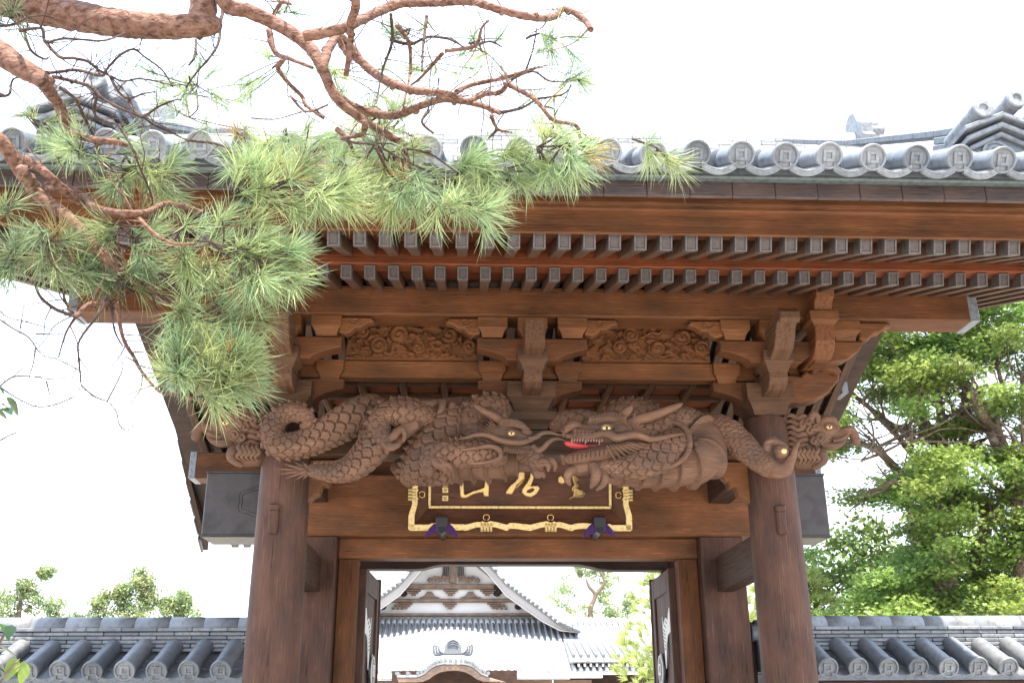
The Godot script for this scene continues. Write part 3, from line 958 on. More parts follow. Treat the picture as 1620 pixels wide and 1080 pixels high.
func build_ground() -> void:
	var st := mk()
	face(st, [Vector3(-300, 0, -300), Vector3(300, 0, -300), Vector3(300, 0, 300), Vector3(-300, 0, 300)], Vector3.UP)
	top_obj("ground", fin(st), M.ground, "pale raked gravel ground round the temple gate", "", "", "structure")
	st = mk()
	cbox(st, T(0, 0.04, -10), Vector3(3.4, 0.1, 60), 0.01)
	top_obj("path", fin(st), M.paving, "pale stone path running through the gate", "", "", "structure")

func build_walls() -> void:
	var face_m := [disc_mesh(0.088, 0.5, M.tile), disc_mesh(0.088, 0.5, M.tile_pale), disc_mesh(0.088, 0.5, M.tile_dark)]
	var pan := pan_mesh(0.2, 0.035, 0.24, M.tile)
	for s in [-1, 1]:
		var w := thing("tiled_wall", "shaded wall with grey tiled roof behind the broad-leaved shrub, bare sky above it" if s < 0 else "wall with grey tiled roof in front of the green maples, some tiles sunlit", "wall", Vector3(s * 4.6, 0, -1.8), "tile-topped walls flanking the gate")
		w.set_meta("kind", "thing")
		box("wall_body", w, M.plaster, Vector3(-2.4, 0, -0.18), Vector3(2.4, 1.86, 0.18))
		box("eave_board", w, wood("dark", 0), Vector3(-2.4, 1.78, -0.5), Vector3(2.4, 1.83, 0.5))
		for side in [1, -1]:
			for k in 18:
				var x: float = -2.3 + 0.26 * k + 0.02 * s
				var bs := Basis() if side > 0 else Basis(Vector3.UP, PI)
				bs = bs * Basis(Vector3.RIGHT, 0.43)
				obj("round_tile", face_m[[0, 1, 0, 2, 0][posmod(k * 3 + s, 5)]], null, w, Transform3D(bs, Vector3(x, 1.925 + 0.003 * sin(k * 3.3), side * 0.6)))
				for c in 3: obj("pan_tile", pan, null, w, Transform3D(bs, Vector3(x + 0.13, 1.9 + 0.075 * c, side * (0.585 - 0.15 * c))))
		var st := mk()
		prism(st, V2([-0.56, 1.83, 0.56, 1.83, 0.56, 1.87, 0.1, 2.1, -0.1, 2.1, -0.56, 1.87]), -2.38, 2.38, Transform3D(Basis(Vector3(0, 0, 1), Vector3.UP, Vector3(1, 0, 0)), Vector3.ZERO))
		obj("tile_bed", fin(st), M.tile_dark, w)
		for j in 6:
			for i in 16:
				var x: float = -2.4 + 0.305 * i - (0.15 if j % 2 else 0.0)
				var hw: float = 0.15 - 0.006 * j + (0.02 if j == 5 else 0.0)
				var x0 := maxf(x, -2.4)
				var x1 := minf(x + 0.301, 2.4)
				var y: float = 2.1 + j * 0.0345
				box("ridge_tile", w, [M.tile, M.tile_pale, M.tile, M.tile_dark][(i * 5 + j * 3) % 4], Vector3(x0, y, -hw - 0.002 * (i % 3)), Vector3(x1, y + 0.03, hw + 0.003 * ((i + j) % 3)), 0.005)
		for i in 16:
			var cs := mk(true)
			var X := Transform3D(Basis(Vector3(0, 0, 1), Vector3(1, 0, 0), Vector3(0, 1, 0)), Vector3.ZERO)
			lathe(cs, [0.0, 0.0, 0.1, 0.0, 0.1, 0.294, 0.0, 0.294], 14, X, 0.0, PI)
			obj("ridge_cap", fin(cs), M.tile_pale if i % 3 == 1 else M.tile, w, T(-2.4 + 0.3 * i, 2.305, 0))
		# scrolled end tile beside the gate post
		var e := holder("ridge_end", w, Vector3(-s * 2.42, 2.12, 0))
		st = mk()
		prism(st, V2([-0.2, -0.22, 0.2, -0.22, 0.22, -0.06, 0.15, 0.04, 0.17, 0.14, 0.1, 0.22, 0.0, 0.25, -0.1, 0.22, -0.17, 0.14, -0.15, 0.04, -0.22, -0.06]), -0.04, 0.05, Transform3D(Basis(Vector3.UP, -s * PI / 2), Vector3.ZERO), 0.015)
		obj("ornament_plate", fin(st), M.tile_dark, e)
		st = mk(true)
		lathe(st, [0.0, 0.0, 0.07, 0.0, 0.075, 0.01, 0.075, 0.1, 0.0, 0.1], 18, Transform3D(Basis(Vector3.FORWARD, -s * PI / 2), Vector3(0, 0.13, 0.1)))
		obj("ridge_end_tube", fin(st), M.tile_dark, e)
func build_dragons() -> void:
	var cm := wood("carve", 0)
	var d := thing("dragon_carving", "carved wooden dragon with spiral scaly tail, its head turned towards the red-tongued dragon", "carving", Vector3.ZERO, "dragons carved in the round on the gate beam")
	scaly(d, "tail_coil", [-1.716, 3.572, 0.340, 0.019, -1.673, 3.591, 0.360, 0.042, -1.680, 3.639, 0.360, 0.056, -1.740, 3.676, 0.350, 0.061, -1.818, 3.686, 0.330, 0.066, -1.897, 3.637, 0.310, 0.070, -1.928, 3.538, 0.300, 0.079, -1.866, 3.452, 0.300, 0.084, -1.735, 3.450, 0.310, 0.088, -1.591, 3.513, 0.310, 0.098, -1.450, 3.602, 0.290, 0.113, -1.323, 3.693, 0.250, 0.119, -1.218, 3.759, 0.180, 0.111, -1.142, 3.748, 0.100, 0.088], 0.088, 0.80, 0, [[1, 0.05, 0.02]])
	scaly(d, "tail", [-1.636, 3.250, 0.360, 0.037, -1.549, 3.236, 0.360, 0.050, -1.435, 3.227, 0.360, 0.064, -1.323, 3.260, 0.360, 0.078, -1.230, 3.341, 0.360, 0.092, -1.166, 3.438, 0.350, 0.102, -1.150, 3.542, 0.320, 0.098, -1.124, 3.663, 0.240, 0.086], 0.082, 0.80, 0, [[-1, 0.05, 0.02]])
	blades(d, "tail_fin", [Vector3(-1.607, 3.233, 0.370), Vector3(-1.731, 3.302, 0.360), 0.021, Vector3(-1.607, 3.237, 0.370), Vector3(-1.791, 3.280, 0.387), 0.021, Vector3(-1.607, 3.246, 0.370), Vector3(-1.841, 3.260, 0.337), 0.021, Vector3(-1.608, 3.254, 0.370), Vector3(-1.814, 3.223, 0.352), 0.021, Vector3(-1.608, 3.260, 0.370), Vector3(-1.767, 3.188, 0.390), 0.021, Vector3(-1.608, 3.260, 0.370), Vector3(-1.715, 3.188, 0.344), 0.021, Vector3(-1.608, 3.253, 0.370), Vector3(-1.669, 3.192, 0.344), 0.021, Vector3(-1.607, 3.237, 0.370), Vector3(-1.672, 3.292, 0.390), 0.021], cm)
	scaly(d, "hind_leg", [-0.724, 3.643, 0.250, 0.067, -0.826, 3.663, 0.330, 0.085, -0.954, 3.668, 0.380, 0.098, -1.074, 3.656, 0.400, 0.093, -1.134, 3.578, 0.420, 0.079, -1.101, 3.482, 0.440, 0.060, -1.052, 3.423, 0.450, 0.050, -1.015, 3.416, 0.460, 0.032], 0.071, 0.85, 0, [[1, 0.05, 0.02]])
	limb(d, "thigh", [-0.858, 3.590, 0.400, 0.047, -0.949, 3.532, 0.400, 0.060, -1.017, 3.493, 0.400, 0.060, -1.074, 3.459, 0.420, 0.055], cm, 9, 1.00)
	limb(d, "claw", [-1.052, 3.444, 0.460, 0.032, -1.014, 3.476, 0.500, 0.030, -0.970, 3.518, 0.500, 0.027, -0.943, 3.488, 0.490, 0.023, -0.950, 3.441, 0.490, 0.016, -0.982, 3.415, 0.480, 0.005], cm, 9, 1.00)
	limb(d, "claw", [-1.070, 3.429, 0.460, 0.032, -1.030, 3.391, 0.500, 0.027, -0.985, 3.405, 0.500, 0.023, -0.968, 3.438, 0.500, 0.009], cm, 9, 1.00)
	limb(d, "claw", [-1.099, 3.458, 0.460, 0.028, -1.066, 3.389, 0.490, 0.023, -1.021, 3.375, 0.490, 0.014, -0.993, 3.391, 0.500, 0.005], cm, 9, 1.00)
	scaly(d, "back_coil", [-0.973, 3.674, 0.060, 0.058, -0.900, 3.749, 0.100, 0.058, -0.731, 3.796, 0.100, 0.059, -0.536, 3.813, 0.100, 0.064, -0.379, 3.805, 0.080, 0.074], 0.065, 0.80, 0, [])
	limb(d, "claw", [-0.726, 3.788, 0.280, 0.029, -0.828, 3.752, 0.330, 0.038, -0.901, 3.732, 0.360, 0.033, -0.909, 3.681, 0.370, 0.028, -0.861, 3.640, 0.360, 0.023, -0.815, 3.633, 0.350, 0.014], cm, 9, 1.00)
	limb(d, "claw", [-0.678, 3.787, 0.300, 0.033, -0.681, 3.728, 0.330, 0.028, -0.708, 3.676, 0.340, 0.019, -0.726, 3.647, 0.340, 0.005], cm, 9, 1.00)
	limb(d, "claw", [-0.602, 3.768, 0.300, 0.033, -0.619, 3.712, 0.320, 0.024, -0.652, 3.665, 0.330, 0.014, -0.665, 3.640, 0.330, 0.005], cm, 9, 1.00)
	scaly(d, "body", [-0.463, 3.754, 0.180, 0.082, -0.563, 3.669, 0.250, 0.110, -0.655, 3.561, 0.300, 0.127, -0.736, 3.444, 0.320, 0.131, -0.823, 3.336, 0.310, 0.112, -0.892, 3.250, 0.270, 0.084, -0.945, 3.194, 0.200, 0.042], 0.094, 0.75, 0, [[1, 0.06, 0.03]])
	scaly(d, "lower_body", [-1.027, 3.351, 0.100, 0.048, -0.945, 3.289, 0.160, 0.066, -0.811, 3.266, 0.200, 0.085, -0.647, 3.289, 0.230, 0.103, -0.483, 3.319, 0.250, 0.108, -0.319, 3.334, 0.270, 0.122, -0.164, 3.366, 0.280, 0.122, -0.051, 3.378, 0.270, 0.104, 0.003, 3.386, 0.240, 0.061], 0.088, 0.75, 1, [])
	scaly(d, "neck", [-0.195, 3.743, 0.140, 0.068, -0.266, 3.754, 0.220, 0.092, -0.363, 3.731, 0.280, 0.100, -0.434, 3.652, 0.310, 0.099, -0.429, 3.557, 0.320, 0.094, -0.354, 3.498, 0.360, 0.084, -0.262, 3.488, 0.400, 0.074], 0.065, 0.85, 0, [[1, 0.05, 0.025]])
	scaly(d, "foreleg", [-0.207, 3.326, 0.420, 0.046, -0.291, 3.342, 0.450, 0.078, -0.415, 3.343, 0.480, 0.082, -0.552, 3.333, 0.500, 0.082, -0.665, 3.337, 0.520, 0.077, -0.737, 3.334, 0.530, 0.063, -0.772, 3.285, 0.540, 0.050, -0.765, 3.219, 0.550, 0.040, -0.746, 3.162, 0.540, 0.009], 0.065, 0.85, 0, [])
	limb(d, "shoulder_fold", [-0.538, 3.348, 0.570, 0.009, -0.439, 3.360, 0.580, 0.014, -0.326, 3.377, 0.570, 0.018, -0.258, 3.355, 0.550, 0.023, -0.257, 3.302, 0.540, 0.018, -0.348, 3.269, 0.540, 0.014, -0.460, 3.261, 0.530, 0.009], cm, 9, 1.00)
	blades(d, "leg_fin", [Vector3(-0.712, 3.388, 0.500), Vector3(-0.739, 3.425, 0.540), 0.021, Vector3(-0.671, 3.394, 0.500), Vector3(-0.698, 3.432, 0.540), 0.021, Vector3(-0.630, 3.400, 0.500), Vector3(-0.657, 3.439, 0.540), 0.021, Vector3(-0.589, 3.406, 0.500), Vector3(-0.617, 3.446, 0.540), 0.021, Vector3(-0.548, 3.412, 0.500), Vector3(-0.576, 3.454, 0.540), 0.021, Vector3(-0.507, 3.418, 0.500), Vector3(-0.535, 3.461, 0.540), 0.021, Vector3(-0.466, 3.423, 0.500), Vector3(-0.494, 3.468, 0.540), 0.021], cm)
	limb(d, "claw", [-0.736, 3.306, 0.550, 0.036, -0.707, 3.248, 0.580, 0.031, -0.662, 3.226, 0.580, 0.027, -0.643, 3.196, 0.570, 0.018, -0.661, 3.171, 0.560, 0.004], cm, 9, 1.00)
	limb(d, "claw", [-0.709, 3.306, 0.550, 0.032, -0.662, 3.253, 0.580, 0.027, -0.617, 3.231, 0.580, 0.022, -0.603, 3.206, 0.570, 0.013, -0.617, 3.185, 0.560, 0.004], cm, 9, 1.00)
	scaly(d, "front_paw", [-0.086, 3.375, 0.400, 0.060, -0.016, 3.332, 0.460, 0.060, 0.018, 3.266, 0.480, 0.059, 0.008, 3.215, 0.480, 0.045], 0.053, 0.90, 0, [])
	limb(d, "claw", [0.017, 3.248, 0.500, 0.041, 0.060, 3.271, 0.540, 0.036, 0.091, 3.248, 0.540, 0.027, 0.091, 3.204, 0.530, 0.009], cm, 9, 1.00)
	limb(d, "claw", [0.046, 3.262, 0.480, 0.036, 0.107, 3.285, 0.520, 0.032, 0.143, 3.257, 0.520, 0.025, 0.137, 3.211, 0.520, 0.009], cm, 9, 1.00)
	limb(d, "claw", [-0.002, 3.229, 0.500, 0.036, 0.013, 3.183, 0.540, 0.032, 0.049, 3.183, 0.540, 0.023, 0.063, 3.158, 0.530, 0.009], cm, 9, 1.00)
	var h := holder("head", d)
	limb(h, "skull", [-0.355, 3.492, 0.420, 0.056, -0.277, 3.498, 0.450, 0.079, -0.195, 3.489, 0.470, 0.083, -0.117, 3.472, 0.480, 0.060, -0.058, 3.461, 0.490, 0.046, -0.021, 3.461, 0.490, 0.023], cm, 16, 0.80)
	limb(h, "lower_jaw", [-0.318, 3.442, 0.430, 0.042, -0.209, 3.406, 0.460, 0.046, -0.109, 3.387, 0.480, 0.041, -0.036, 3.385, 0.490, 0.032, -0.003, 3.395, 0.490, 0.014], cm, 12, 0.90)
	blades(h, "brow_ridge", [Vector3(-0.234, 3.542, 0.550), Vector3(-0.244, 3.575, 0.570), 0.024, Vector3(-0.219, 3.543, 0.550), Vector3(-0.229, 3.576, 0.570), 0.024, Vector3(-0.203, 3.544, 0.550), Vector3(-0.213, 3.577, 0.570), 0.024, Vector3(-0.188, 3.543, 0.550), Vector3(-0.198, 3.577, 0.570), 0.024, Vector3(-0.172, 3.542, 0.550), Vector3(-0.182, 3.576, 0.570), 0.024, Vector3(-0.157, 3.540, 0.550), Vector3(-0.167, 3.574, 0.570), 0.024, Vector3(-0.141, 3.536, 0.550), Vector3(-0.151, 3.571, 0.570), 0.024, Vector3(-0.126, 3.532, 0.550), Vector3(-0.135, 3.565, 0.570), 0.024, Vector3(-0.110, 3.526, 0.550), Vector3(-0.120, 3.558, 0.570), 0.024, Vector3(-0.095, 3.519, 0.550), Vector3(-0.104, 3.550, 0.570), 0.024, Vector3(-0.079, 3.511, 0.550), Vector3(-0.089, 3.541, 0.570), 0.024, Vector3(-0.064, 3.502, 0.550), Vector3(-0.074, 3.531, 0.570), 0.024, Vector3(-0.048, 3.493, 0.550), Vector3(-0.058, 3.520, 0.570), 0.024], cm)
	limb(h, "brow", [-0.247, 3.547, 0.500, 0.023, -0.188, 3.563, 0.530, 0.037, -0.119, 3.551, 0.540, 0.032, -0.059, 3.519, 0.520, 0.018], cm, 10, 1.00)
	limb(h, "nose", [-0.091, 3.504, 0.520, 0.018, -0.055, 3.497, 0.530, 0.027, -0.027, 3.486, 0.520, 0.018], cm, 10, 1.00)
	eye(h, Vector3(-0.171, 3.475, 0.565), 0.021)
	limb(h, "horn", [-0.219, 3.571, 0.500, 0.032, -0.293, 3.610, 0.530, 0.030, -0.372, 3.646, 0.550, 0.025, -0.418, 3.676, 0.560, 0.021, -0.441, 3.690, 0.560, 0.007], cm, 10, 1.00)
	limb(h, "ear", [-0.209, 3.581, 0.480, 0.028, -0.222, 3.632, 0.470, 0.023, -0.217, 3.674, 0.460, 0.007], cm, 9, 1.00)
	limb(h, "upper_lip", [-0.019, 3.441, 0.530, 0.018, -0.094, 3.416, 0.550, 0.023, -0.176, 3.413, 0.560, 0.023, -0.267, 3.431, 0.560, 0.023, -0.349, 3.464, 0.560, 0.020, -0.431, 3.463, 0.560, 0.016, -0.494, 3.444, 0.560, 0.011, -0.548, 3.437, 0.550, 0.005], cm, 9, 1.00)
	limb(h, "whisker", [-0.047, 3.443, 0.540, 0.018, 0.007, 3.454, 0.550, 0.018, 0.053, 3.483, 0.550, 0.016, 0.109, 3.491, 0.540, 0.014, 0.165, 3.480, 0.530, 0.009, 0.221, 3.478, 0.520, 0.005], cm, 9, 1.00)
	limb(h, "whisker", [-0.019, 3.392, 0.520, 0.023, 0.021, 3.361, 0.530, 0.023, 0.062, 3.378, 0.540, 0.020, 0.099, 3.420, 0.540, 0.018, 0.146, 3.446, 0.530, 0.014, 0.202, 3.445, 0.520, 0.009, 0.247, 3.421, 0.520, 0.005], cm, 9, 1.00)
	blades(h, "mane", [Vector3(-0.255, 3.486, 0.480), Vector3(-0.380, 3.499, 0.500), 0.021, Vector3(-0.255, 3.490, 0.480), Vector3(-0.368, 3.518, 0.500), 0.021, Vector3(-0.255, 3.495, 0.480), Vector3(-0.357, 3.539, 0.500), 0.021, Vector3(-0.255, 3.500, 0.480), Vector3(-0.346, 3.559, 0.500), 0.021, Vector3(-0.255, 3.505, 0.480), Vector3(-0.334, 3.579, 0.500), 0.021, Vector3(-0.255, 3.509, 0.480), Vector3(-0.323, 3.599, 0.500), 0.021, Vector3(-0.278, 3.448, 0.480), Vector3(-0.371, 3.437, 0.520), 0.019, Vector3(-0.278, 3.448, 0.480), Vector3(-0.352, 3.426, 0.520), 0.019, Vector3(-0.278, 3.448, 0.480), Vector3(-0.334, 3.415, 0.520), 0.019, Vector3(-0.278, 3.448, 0.480), Vector3(-0.316, 3.405, 0.520), 0.019, Vector3(-0.278, 3.448, 0.480), Vector3(-0.298, 3.394, 0.520), 0.019], cm)
	blades(h, "chin_tuft", [Vector3(-0.212, 3.381, 0.540), Vector3(-0.226, 3.339, 0.560), 0.019, Vector3(-0.193, 3.379, 0.540), Vector3(-0.207, 3.337, 0.560), 0.019, Vector3(-0.174, 3.377, 0.540), Vector3(-0.188, 3.336, 0.560), 0.019, Vector3(-0.154, 3.376, 0.540), Vector3(-0.169, 3.335, 0.560), 0.019, Vector3(-0.135, 3.374, 0.540), Vector3(-0.150, 3.333, 0.560), 0.019, Vector3(-0.116, 3.372, 0.540), Vector3(-0.131, 3.332, 0.560), 0.019, Vector3(-0.097, 3.370, 0.540), Vector3(-0.112, 3.331, 0.560), 0.019, Vector3(-0.078, 3.369, 0.540), Vector3(-0.093, 3.329, 0.560), 0.019, Vector3(-0.059, 3.367, 0.540), Vector3(-0.074, 3.328, 0.560), 0.019, Vector3(-0.040, 3.365, 0.540), Vector3(-0.055, 3.327, 0.560), 0.019, Vector3(-0.021, 3.363, 0.540), Vector3(-0.036, 3.326, 0.560), 0.019], cm)
	d = thing("dragon_carving", "carved wooden dragon with open mouth, red tongue and ribbed round belly", "carving", Vector3.ZERO, "dragons carved in the round on the gate beam")
	scaly(d, "back_coil", [0.156, 3.665, 0.120, 0.049, 0.263, 3.679, 0.180, 0.068, 0.406, 3.674, 0.200, 0.072, 0.557, 3.657, 0.160, 0.063], 0.076, 0.80, 0, [])
	scaly(d, "upper_coil", [0.591, 3.676, 0.020, 0.069, 0.673, 3.757, 0.060, 0.084, 0.795, 3.788, 0.080, 0.089, 0.927, 3.769, 0.060, 0.084, 1.051, 3.709, 0.020, 0.069], 0.071, 0.80, 0, [[-1, 0.05, 0.02]])
	scaly(d, "belly", [0.779, 3.579, 0.120, 0.088, 0.937, 3.593, 0.200, 0.135, 1.117, 3.563, 0.260, 0.163, 1.259, 3.473, 0.290, 0.190, 1.211, 3.363, 0.300, 0.189, 1.021, 3.295, 0.300, 0.146, 0.809, 3.260, 0.280, 0.113, 0.624, 3.247, 0.250, 0.075, 0.536, 3.258, 0.200, 0.038], 0.082, 0.70, 2, [])
	scaly(d, "shoulder", [1.089, 3.538, 0.460, 0.037, 1.018, 3.431, 0.500, 0.102, 0.888, 3.336, 0.520, 0.119, 0.737, 3.270, 0.520, 0.105, 0.602, 3.250, 0.500, 0.078, 0.496, 3.241, 0.500, 0.059, 0.426, 3.213, 0.500, 0.041], 0.076, 0.80, 0, [])
	limb(d, "shoulder_fold", [0.853, 3.221, 0.550, 0.009, 0.990, 3.247, 0.560, 0.018, 1.087, 3.322, 0.560, 0.023, 1.123, 3.419, 0.550, 0.023, 1.102, 3.533, 0.530, 0.023, 1.023, 3.584, 0.500, 0.019, 0.911, 3.582, 0.470, 0.009], cm, 9, 1.00)
	scaly(d, "neck", [1.303, 3.665, 0.220, 0.058, 1.155, 3.660, 0.340, 0.081, 1.007, 3.607, 0.420, 0.085, 0.866, 3.523, 0.440, 0.093, 0.746, 3.459, 0.440, 0.093], 0.065, 0.85, 0, [])
	scaly(d, "arm", [1.395, 3.651, 0.200, 0.097, 1.475, 3.560, 0.280, 0.110, 1.557, 3.461, 0.340, 0.099, 1.636, 3.355, 0.400, 0.084, 1.715, 3.277, 0.430, 0.074, 1.783, 3.242, 0.440, 0.056], 0.053, 0.85, 0, [])
	limb(d, "palm", [1.709, 3.284, 0.420, 0.056, 1.768, 3.237, 0.460, 0.060, 1.827, 3.242, 0.480, 0.055, 1.866, 3.294, 0.480, 0.042, 1.879, 3.337, 0.480, 0.028], cm, 9, 1.00)
	limb(d, "finger", [1.746, 3.275, 0.420, 0.037, 1.725, 3.351, 0.420, 0.037, 1.726, 3.422, 0.440, 0.037, 1.758, 3.458, 0.470, 0.033, 1.803, 3.426, 0.500, 0.028, 1.843, 3.403, 0.500, 0.019, 1.854, 3.379, 0.500, 0.007], cm, 9, 1.00)
	limb(d, "finger", [1.866, 3.280, 0.460, 0.037, 1.893, 3.337, 0.480, 0.032, 1.911, 3.389, 0.500, 0.023, 1.934, 3.427, 0.500, 0.016, 1.956, 3.451, 0.500, 0.005], cm, 9, 1.00)
	limb(d, "finger", [1.736, 3.298, 0.380, 0.033, 1.726, 3.363, 0.370, 0.028, 1.723, 3.408, 0.380, 0.019, 1.730, 3.442, 0.400, 0.009], cm, 9, 1.00)
	var jw := mk(true)
	ball(jw, Vector3(1.806, 3.369, 0.500), Vector3(0.055, 0.055, 0.055), 20)
	obj("jewel", fin(jw), cm, d)
	jw = mk(true)
	ball(jw, Vector3(1.811, 3.363, 0.545), Vector3(0.024, 0.024, 0.012), 14)
	obj("jewel_boss", fin(jw), M.gold, d)
	limb(d, "paw", [0.476, 3.245, 0.480, 0.050, 0.391, 3.245, 0.500, 0.059, 0.308, 3.235, 0.500, 0.055, 0.253, 3.221, 0.500, 0.041], cm, 12, 1.00)
	limb(d, "claw", [0.413, 3.240, 0.540, 0.045, 0.429, 3.185, 0.580, 0.040, 0.418, 3.130, 0.580, 0.036, 0.388, 3.080, 0.560, 0.009], cm, 9, 1.00)
	limb(d, "claw", [0.469, 3.199, 0.520, 0.041, 0.491, 3.146, 0.550, 0.036, 0.466, 3.101, 0.550, 0.027, 0.430, 3.066, 0.540, 0.007], cm, 9, 1.00)
	limb(d, "claw", [0.274, 3.221, 0.520, 0.041, 0.234, 3.186, 0.550, 0.036, 0.228, 3.141, 0.550, 0.027, 0.251, 3.102, 0.540, 0.007], cm, 9, 1.00)
	h = holder("head", d)
	limb(h, "skull", [0.799, 3.484, 0.440, 0.074, 0.699, 3.492, 0.480, 0.111, 0.583, 3.497, 0.510, 0.115, 0.471, 3.498, 0.520, 0.087, 0.365, 3.503, 0.520, 0.064, 0.286, 3.502, 0.520, 0.055, 0.240, 3.497, 0.520, 0.028], cm, 18, 0.80)
	limb(h, "lower_jaw", [0.773, 3.421, 0.460, 0.056, 0.640, 3.377, 0.500, 0.064, 0.497, 3.343, 0.520, 0.059, 0.372, 3.317, 0.530, 0.055, 0.266, 3.297, 0.530, 0.045, 0.211, 3.288, 0.530, 0.023], cm, 14, 0.85)
	limb(h, "mouth", [0.642, 3.419, 0.500, 0.028, 0.501, 3.407, 0.510, 0.028, 0.363, 3.396, 0.510, 0.023, 0.285, 3.389, 0.500, 0.014], M.red_mouth, 10, 1.00)
	limb(h, "tongue", [0.383, 3.391, 0.530, 0.014, 0.317, 3.391, 0.550, 0.021, 0.264, 3.395, 0.570, 0.024, 0.227, 3.401, 0.580, 0.018, 0.209, 3.406, 0.580, 0.005], M.red_tongue, 12, 1.00)
	limb(h, "nose", [0.331, 3.540, 0.540, 0.028, 0.283, 3.538, 0.560, 0.037, 0.241, 3.519, 0.560, 0.032, 0.223, 3.489, 0.550, 0.018], cm, 12, 1.00)
	limb(h, "brow", [0.390, 3.555, 0.520, 0.023, 0.454, 3.579, 0.570, 0.041, 0.544, 3.593, 0.590, 0.046, 0.625, 3.581, 0.570, 0.032, 0.667, 3.564, 0.530, 0.014], cm, 12, 1.00)
	blades(h, "brow_ridge", [Vector3(0.405, 3.551, 0.620), Vector3(0.396, 3.586, 0.630), 0.026, Vector3(0.425, 3.556, 0.620), Vector3(0.417, 3.592, 0.630), 0.026, Vector3(0.444, 3.562, 0.620), Vector3(0.439, 3.599, 0.630), 0.026, Vector3(0.463, 3.567, 0.620), Vector3(0.460, 3.605, 0.630), 0.026, Vector3(0.483, 3.571, 0.620), Vector3(0.481, 3.609, 0.630), 0.026, Vector3(0.502, 3.573, 0.620), Vector3(0.502, 3.613, 0.630), 0.026, Vector3(0.522, 3.575, 0.620), Vector3(0.524, 3.615, 0.630), 0.026, Vector3(0.541, 3.575, 0.620), Vector3(0.545, 3.615, 0.630), 0.026, Vector3(0.560, 3.574, 0.620), Vector3(0.566, 3.614, 0.630), 0.026, Vector3(0.579, 3.572, 0.620), Vector3(0.587, 3.611, 0.630), 0.026, Vector3(0.598, 3.568, 0.620), Vector3(0.608, 3.607, 0.630), 0.026, Vector3(0.617, 3.564, 0.620), Vector3(0.629, 3.601, 0.630), 0.026, Vector3(0.636, 3.559, 0.620), Vector3(0.649, 3.595, 0.630), 0.026], cm)
	eye(h, Vector3(0.509, 3.500, 0.635), 0.028)
	limb(h, "cheek", [0.626, 3.472, 0.620, 0.005, 0.613, 3.486, 0.620, 0.014, 0.594, 3.472, 0.620, 0.014, 0.607, 3.449, 0.620, 0.014, 0.639, 3.458, 0.620, 0.016, 0.643, 3.499, 0.610, 0.018, 0.608, 3.520, 0.600, 0.018, 0.566, 3.496, 0.600, 0.014], cm, 8, 1.00)
	limb(h, "cheek_ball", [0.676, 3.519, 0.520, 0.018, 0.630, 3.486, 0.570, 0.064, 0.573, 3.457, 0.570, 0.055, 0.539, 3.444, 0.550, 0.018], cm, 14, 1.00)
	limb(h, "upper_lip", [0.226, 3.458, 0.560, 0.018, 0.311, 3.453, 0.580, 0.023, 0.400, 3.448, 0.600, 0.023, 0.466, 3.462, 0.620, 0.027, 0.522, 3.457, 0.640, 0.032, 0.579, 3.427, 0.650, 0.034, 0.666, 3.446, 0.650, 0.032, 0.736, 3.449, 0.640, 0.027, 0.818, 3.424, 0.630, 0.023, 0.921, 3.437, 0.620, 0.020, 1.007, 3.459, 0.610, 0.014, 1.079, 3.471, 0.600, 0.005], cm, 9, 1.00)
	limb(h, "horn", [0.668, 3.557, 0.520, 0.042, 0.758, 3.587, 0.550, 0.042, 0.872, 3.616, 0.570, 0.037, 0.979, 3.657, 0.580, 0.030, 1.046, 3.686, 0.580, 0.023, 1.085, 3.706, 0.580, 0.007], cm, 10, 1.00)
	limb(h, "ear", [0.609, 3.586, 0.550, 0.037, 0.653, 3.626, 0.580, 0.037, 0.691, 3.659, 0.580, 0.028, 0.711, 3.688, 0.580, 0.009], cm, 10, 1.00)
	blades(h, "mane", [Vector3(0.688, 3.492, 0.550), Vector3(0.826, 3.489, 0.580), 0.028, Vector3(0.688, 3.497, 0.550), Vector3(0.806, 3.514, 0.580), 0.028, Vector3(0.689, 3.503, 0.550), Vector3(0.786, 3.538, 0.580), 0.028, Vector3(0.689, 3.509, 0.550), Vector3(0.766, 3.563, 0.580), 0.028, Vector3(0.689, 3.514, 0.550), Vector3(0.746, 3.587, 0.580), 0.028, Vector3(0.690, 3.520, 0.550), Vector3(0.726, 3.612, 0.580), 0.028, Vector3(0.690, 3.406, 0.570), Vector3(0.840, 3.385, 0.600), 0.028, Vector3(0.667, 3.402, 0.570), Vector3(0.800, 3.370, 0.600), 0.028, Vector3(0.644, 3.399, 0.570), Vector3(0.761, 3.355, 0.600), 0.028, Vector3(0.621, 3.395, 0.570), Vector3(0.721, 3.340, 0.600), 0.028, Vector3(0.598, 3.391, 0.570), Vector3(0.682, 3.325, 0.600), 0.028, Vector3(0.575, 3.387, 0.570), Vector3(0.642, 3.310, 0.600), 0.028, Vector3(0.552, 3.383, 0.570), Vector3(0.603, 3.295, 0.600), 0.028, Vector3(0.529, 3.379, 0.570), Vector3(0.564, 3.280, 0.600), 0.028, Vector3(0.649, 3.408, 0.600), Vector3(0.769, 3.359, 0.630), 0.024, Vector3(0.626, 3.404, 0.600), Vector3(0.732, 3.348, 0.630), 0.024, Vector3(0.603, 3.400, 0.600), Vector3(0.696, 3.338, 0.630), 0.024, Vector3(0.580, 3.396, 0.600), Vector3(0.659, 3.328, 0.630), 0.024, Vector3(0.557, 3.392, 0.600), Vector3(0.622, 3.317, 0.630), 0.024, Vector3(0.534, 3.388, 0.600), Vector3(0.586, 3.307, 0.630), 0.024, Vector3(0.511, 3.384, 0.600), Vector3(0.549, 3.297, 0.630), 0.024], cm)
